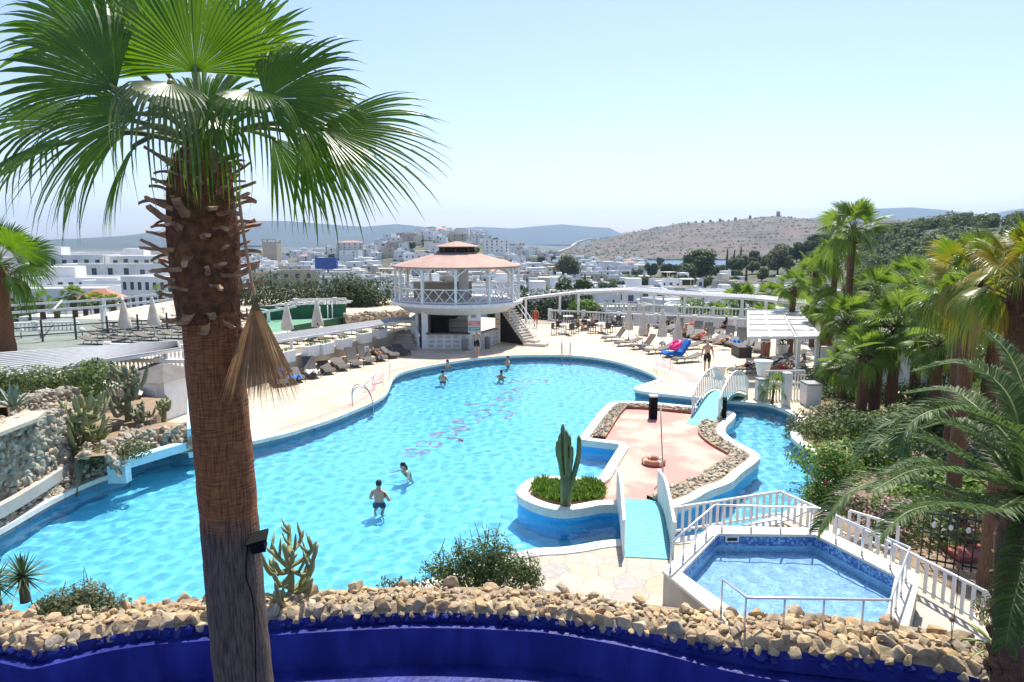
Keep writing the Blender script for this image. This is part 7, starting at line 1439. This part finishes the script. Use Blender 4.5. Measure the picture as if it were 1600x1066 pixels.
for band, n, (p0, p1), (y0, y1), wr, hr in (('n', 40, (560, 1290), (95, 190), (6, 10), (3.2, 6.2)), ('m', 112, (380, 1290), (190, 420), (6, 10), (3.2, 6.5)), ('f', 86, (370, 1010), (420, 900), (8, 13), (4, 9)), ('s', 22, (540, 860), (600, 800), (10, 18), (5, 10)), ('l', 24, (40, 420), (215, 420), (8, 14), (4, 8))):
    c = 0; tries = 0
    while c < n and tries < 4000:
        tries += 1; px = rh.uniform(p0, p1); Y = y0 * (y1 / y0) ** rh.random()
        if not zone_ok(px, Y): continue
        w, d, h = rh.uniform(*wr), rh.uniform(*wr) * .8, rh.uniform(*hr); x = GX_(px, Y)
        if not free(x, Y, max(w, d) * .56): continue
        ci = rh.choices(range(6), (44, 28, 9, 9, 6, 4))[0]; feat = rh.choices(('tank', 'tower', 'pergola', 'tiled', 'plain'), (24, 20, 14, 4 if Y > 300 else 0, 37))[0]
        nw = 0 if Y > 520 else (2 if Y > 330 else 3)
        if Y > 520: nw = 2 if rh.random() < .55 else 1
        put(px, Y, w, d, h, rh.uniform(-.5, .5), ci, feat, nw); c += 1
# hotel blocks on the left slope, with rows of windows
for px, Y, w, d, h, rz, ci, feat, nw, zt in ((70, 118, 22, 10, 7.2, .12, 0, 'plain', 9, 448), (20, 128, 16, 10, 7.5, .1, 1, 'plain', 6, 470), (130, 142, 18, 10, 6, .1, 0, 'tower', 6, 432), (205, 138, 14, 10, 7, .05, 1, 'plain', 2, 436), (262, 118, 11, 9, 7.5, -.15, 0, 'plain', 5, 430), (190, 168, 26, 10, 6, .05, 0, 'pergola', 4, 412), (110, 185, 22, 10, 6, .1, 1, 'tower', 5, 398), (170, 205, 20, 12, 6, .0, 0, 'plain', 3, 394), (235, 190, 16, 10, 5, .1, 0, 'tower', 3, 400), (45, 190, 16, 10, 7, .1, 0, 'tank', 4, 402), (300, 175, 14, 10, 6, -.1, 0, 'tank', 3, 408), (335, 150, 12, 9, 6, -.1, 1, 'plain', 3, 428), (160, 100, 20, 7, 4.5, .12, 0, 'plain', 7, 490)):
    top = D(px, zt, Y).z; put(px, Y, w, d, h, rz, ci, feat, nw + 3, top - h - .35)
for i in range(10): put(1085 + i * 21 + rh.uniform(-5, 5), 1180 + rh.uniform(-60, 60) + 520 * (i > -1), rh.uniform(16, 34), 14, rh.uniform(6, 10), 0, 0, 'plain', 1, -35)
mb = MB(); c = 0
while c < 190:
    px = rh.uniform(370, 1010); Y = rh.uniform(400, 960); w, d, h = rh.uniform(7, 12), rh.uniform(6, 10), rh.uniform(3.5, 8); x = GX_(px, Y)
    if not free(x, Y, max(w, d) * .5): c += .02; continue
    c += 1; z = float(TH(x, Y)); rz = rh.uniform(-.5, .5); ci = rh.choice((0, 0, 0, 1, 1, 2)); mb.box((x, Y, z + h / 2 - 1), (w, d, h + 2), rz, ci)
    for k in range(rh.randrange(1, 4)): u = rh.uniform(-.4, .4) * w; mb.box((x + math.cos(rz) * u + math.sin(rz) * d * .5, Y + math.sin(rz) * u - math.cos(rz) * d * .5, z + h * rh.choice((.35, .7))), (1.3, .2, 1.6), rz, 3)
    if rh.random() < .4: mb.box((x, Y, z + h + .8), (w * .35, d * .4, 1.6), rz, ci)
tag(mb.build('distant_houses', [M['house_0'], M['house_1'], M['house_2'], M['window_glass']]), kind='stuff')
# special buildings
q = D(425, 392, 640); t = thing('stone_tower', 'square beige stone tower with a flat parapet standing above the town', 'tower', (q.x, q.y, q.z - 16)); mb = MB(); mb.box((0, 0, 12), (13, 13, 24)); mb.build('wall', M['house_4'], t); mb = MB(); mb.box((0, 0, 26.5), (14, 14, 1)); 
for sx in (-1, 1):
    for sy in (-1, 1): mb.box((sx * 6, sy * 6, 25), (.8, .8, 3))
mb.build('roof', M['house_2'], t)
q = D(510, 409, 420); mb = MB(); mb.box((0, 0, 2), (13, 4, 7)); o = mb.build('blue_hoarding', M['awning_blue']); o.location = (q.x, q.y, q.z - 3); tag(o, 'dark blue boxy shop front among the town houses', 'building')
q = D(655, 402, 470); t = house(q.x, q.y, 20, 12, 10, .1, 0, 'pergola', 5, q.z - 8); t['label'] = 'tall white block with arched dark windows just above the pavilion roof corner'; t['category'] = 'building'
q = D(720, 372, 800); t = house(q.x, q.y, 48, 20, 11, .05, 0, 'tower', 9, q.z - 8); t['label'] = 'long white hotel crowning the town hill behind the pavilion'; t['category'] = 'building'
q = D(775, 382, 620); t = house(q.x, q.y, 22, 12, 11, .15, 0, 'plain', 5, q.z - 7); t['label'] = 'white apartment block right of the hilltop hotel'; t['category'] = 'building'
q = D(625, 378, 720); t = house(q.x, q.y, 26, 14, 9, -.1, 0, 'tower', 5, q.z - 5); t['label'] = 'white villa with a stair tower near the hilltop'; t['category'] = 'building'
q = D(548, 388, 640); t = house(q.x, q.y, 24, 14, 11, .1, 3, 'tiled', 5, q.z - 6); t['label'] = 'grey block with a tiled roof on the shoulder of the town hill'; t['category'] = 'building'
# orange roofed kiosk on the left
q = D(158, 458, 92); t = thing('kiosk', 'open kiosk with an orange tiled hipped roof among palms in front of the hotel', 'kiosk', (q.x, q.y, q.z - 3.0)); mb = MB()
mb.add([(-3, -2, 2.2), (3.2, -2, 2.2), (3.2, 2, 2.2), (-3, 2, 2.2), (-.6, 0, 3.6), (.6, 0, 3.6)], [(0, 1, 5, 4), (1, 2, 5), (2, 3, 4, 5), (3, 0, 4), (3, 2, 1, 0)]); mb.build('roof', M['terracotta'], t)
for sx in (-2.6, 0, 2.8):
    for sy in (-1.7, 1.7): mb = MB(); mb.box((sx, sy, .2), (.25, .25, 4)); mb.build('post', M['white_paint'], t)
for i, (px, py, Y, s) in enumerate([(115, 462, 84, 1.0), (150, 470, 88, .85), (176, 472, 90, .85), (88, 480, 80, .8), (250, 455, 100, .8), (65, 470, 82, .8), (133, 476, 86, .6)]): fan_palm(f'fan palm by the hotel, {od(i)} planted round the orange-roofed kiosk', px, py, Y, s, float(TH(GX_(px, Y), Y)) + 2, CROWN[3 if s < .82 else 1], i, .3, 'fan palms by the hotel', shag=False)
for i, (px, py, Y, s) in enumerate([(1160, 470, 66, 1.25), (1205, 462, 70, 1.1), (1118, 492, 64, .9), (1262, 430, 74, 1.2), (1190, 495, 62, 1.0), (1240, 490, 60, 1.1), (1075, 470, 120, 1.0)]): fan_palm(['bright fan palm behind the raised balustrade, most central', 'fan palm behind the long pergola beside the bright one', 'low fan palm behind the balustrade pillar', 'fan palm behind the canopy with a high crown', 'low wide fan palm right behind the raised balustrade', 'fan palm behind the canopy roof', 'small fan palm among the white houses beyond the pergola'][i], px, py, Y, s, float(TH(GX_(px, Y), Y)), CROWN[i % 3], i, .3, 'fan palms beyond the balustrade', shag=False)
# hedges below the court and beyond the deck
for lb, px, py, Y, bl, n, mt in (('long clipped pine hedge behind the tennis court', 485, 466, 68, [((x, 0, 0), (2.6, 1.8, 2.6 + .4 * math.sin(x))) for x in range(-11, 9, 2)], 11000, 'tree_pine'), ('tall dark bush at the end of the clipped hedge', 548, 466, 66, [((0, 0, .3), (2.2, 1.6, 2.2)), ((1.6, 0, 0), (1.6, 1.4, 1.7))], 3200, 'tree_pine'), ('bright green bushes between the court and the pavilion', 572, 482, 72, [((0, 0, 0), (1.8, 1.3, 1.6)), ((2, .4, -.2), (1.7, 1.2, 1.3)), ((3.6, 0, -.4), (1.4, 1, 1.0))], 3600, 'leaf_bright'), ('dark pine hedge behind the staircase and the cafe', 850, 482, 70, [((x, 0, -.4), (2.0, 1.5, 2.6)) for x in (-3, -1, 1, 2.6)], 6500, 'tree_pine'), ('bright bush behind the cafe balustrade', 912, 482, 66, [((0, 0, 0), (1.6, 1, .9))], 1500, 'leaf_bright'), ('hedge of shrubs at the edge of the deck below the raised balustrade', 1085, 480, 72, [((0, 0, -.5), (2, 1.3, 1.6)), ((3, 0, -.6), (2, 1.3, 1.4))], 2600, 'leaf_bright')):
    p = D(px, py, Y); bush('hedge', lb, p, bl, n, .16, mt, int(px), 6, 'hedge')
# woods that read as one mass on the right hand rise, tree by tree in front
r = random.Random(31); mb = MB(); m2 = 0
for _ in range(640):
    px = r.uniform(1325, 1850); Y = r.uniform(190, 430); x = GX_(px, Y); z = float(TH(x, Y)); h = r.uniform(4.5, 8.5); w = h * .42
    leafcloud(mb, [((x, Y, z + h * .55), (w, w, h * .42)), ((x + w * .5, Y, z + h * .8), (w * .6, w * .6, h * .22)), ((x - w * .5, Y + .5, z + h * .4), (w * .6, w * .6, h * .25))], 240, .55, r, .45, 0, .7, .5)
tag(mb.build('forest', M['tree_leaf']), kind='stuff')
r = random.Random(33); mb = MB(); hv = HILL.data.vertices; nv = len(hv)
for _ in range(7500):
    a = hv[r.randrange(nv)].co; b = hv[min(nv - 1, r.randrange(nv))].co; x = a.x + r.uniform(-12, 12); p = Vector((x, a.y + r.uniform(-16, 16), a.z - .5)); s = r.uniform(1.6, 4.5)
    if a.y > 2140: continue
    for k in range(3): q = p + Vector((r.uniform(-s, s), r.uniform(-s, s), s * r.uniform(.1, .6))); e = Vector((r.gauss(0, 1), r.gauss(0, 1), r.gauss(0, 1))).normalized() * s * .7; f = e.cross(Vector((r.gauss(0, 1), r.gauss(0, 1), r.gauss(0, 1)))).normalized() * s * .6; mb.add([q - e, q + f, q + e, q - f], [(0, 1, 2, 3)])
tag(mb.build('scrub', M['tree_olive']), kind='stuff')
# ================================================================ words that single out each house and tree
def worded(items, zonef, fmt):
    g = {}
    for it in items: g.setdefault(fmt(it)[0] + zonef(it), []).append(it)
    for key, L in g.items():
        L.sort(key=lambda it: it[1] / it[2]); yield key, L
def zone(x, y):
    px = PX((x, y, TH(x, y)))[0]
    for lim, w in ((300, 'left of the big palm trunk'), (400, 'beside the big palm trunk'), (480, 'between hanging frond and court'), (560, 'above the tennis court'), (630, 'left of the pavilion roof'), (820, 'behind the pavilion'), (900, 'above the cafe'), (1000, 'above the closed parasols'), (1100, 'below the windmill ridge'), (1200, 'beyond the long pergola'), (9999, 'behind the canopy palms')):
        if px < lim: return w
def dist(y): return 'near' if y < 150 else 'middle-distance' if y < 300 else 'distant' if y < 550 else 'farthest'
gg = {}
for it in HS:
    t, x, y, ci, h, feat, w = it; f = {'tank': ' with roof tank', 'tower': ' with roof tower', 'pergola': ' with roof pergola', 'tiled': ' with tiled roof', 'plain': ''}[feat]
    gg.setdefault((dist(y), COLS[ci][0], f, zone(x, y)), []).append(it)
for (ds, cn, f, zn), L in gg.items():
    L.sort(key=lambda it: it[1] / it[2])
    for i, it in enumerate(L):
        it[0]['label'] = f'{ds} {cn} house{f} {zn}' + (f', {od(i)} from the left' if len(L) > 1 else ''); it[0]['group'] = 'houses of the town'
gg = {}
for x, y, s, k in TREES:
    t = tree('x', x, y, s, k, int(x * 3) % 2, x * 1.7); gg.setdefault((dist(y), k, zone(x, y)), []).append((t, x, y))
KN = {'round': 'green broadleaf tree', 'olive': 'olive-green tree', 'pine': 'dark pine', 'cyp': 'slim dark cypress', 'big': 'large spreading tree'}
for (ds, k, zn), L in gg.items():
    L.sort(key=lambda it: it[1] / it[2])
    for i, it in enumerate(L): it[0]['label'] = f'{ds} {KN[k]} {zn}' + (f', {od(i)} from the left' if len(L) > 1 else '')
# ================================================================ the air
hz = bpy.data.materials.new('haze'); hz.use_nodes = True; hn, hl = hz.node_tree.nodes, hz.node_tree.links; hn.clear(); o_ = hn.new('ShaderNodeOutputMaterial'); v_ = hn.new('ShaderNodeVolumePrincipled')
v_.inputs['Density'].default_value = .000095; v_.inputs['Color'].default_value = (.5, .72, 1, 1); v_.inputs['Anisotropy'].default_value = .2; hl.new(v_.outputs[0], o_.inputs['Volume'])
mb = MB(); mb.box((0, 5000, 195), (30000, 11000, 480)); o = mb.build('haze', hz); o['kind'] = 'stuff'
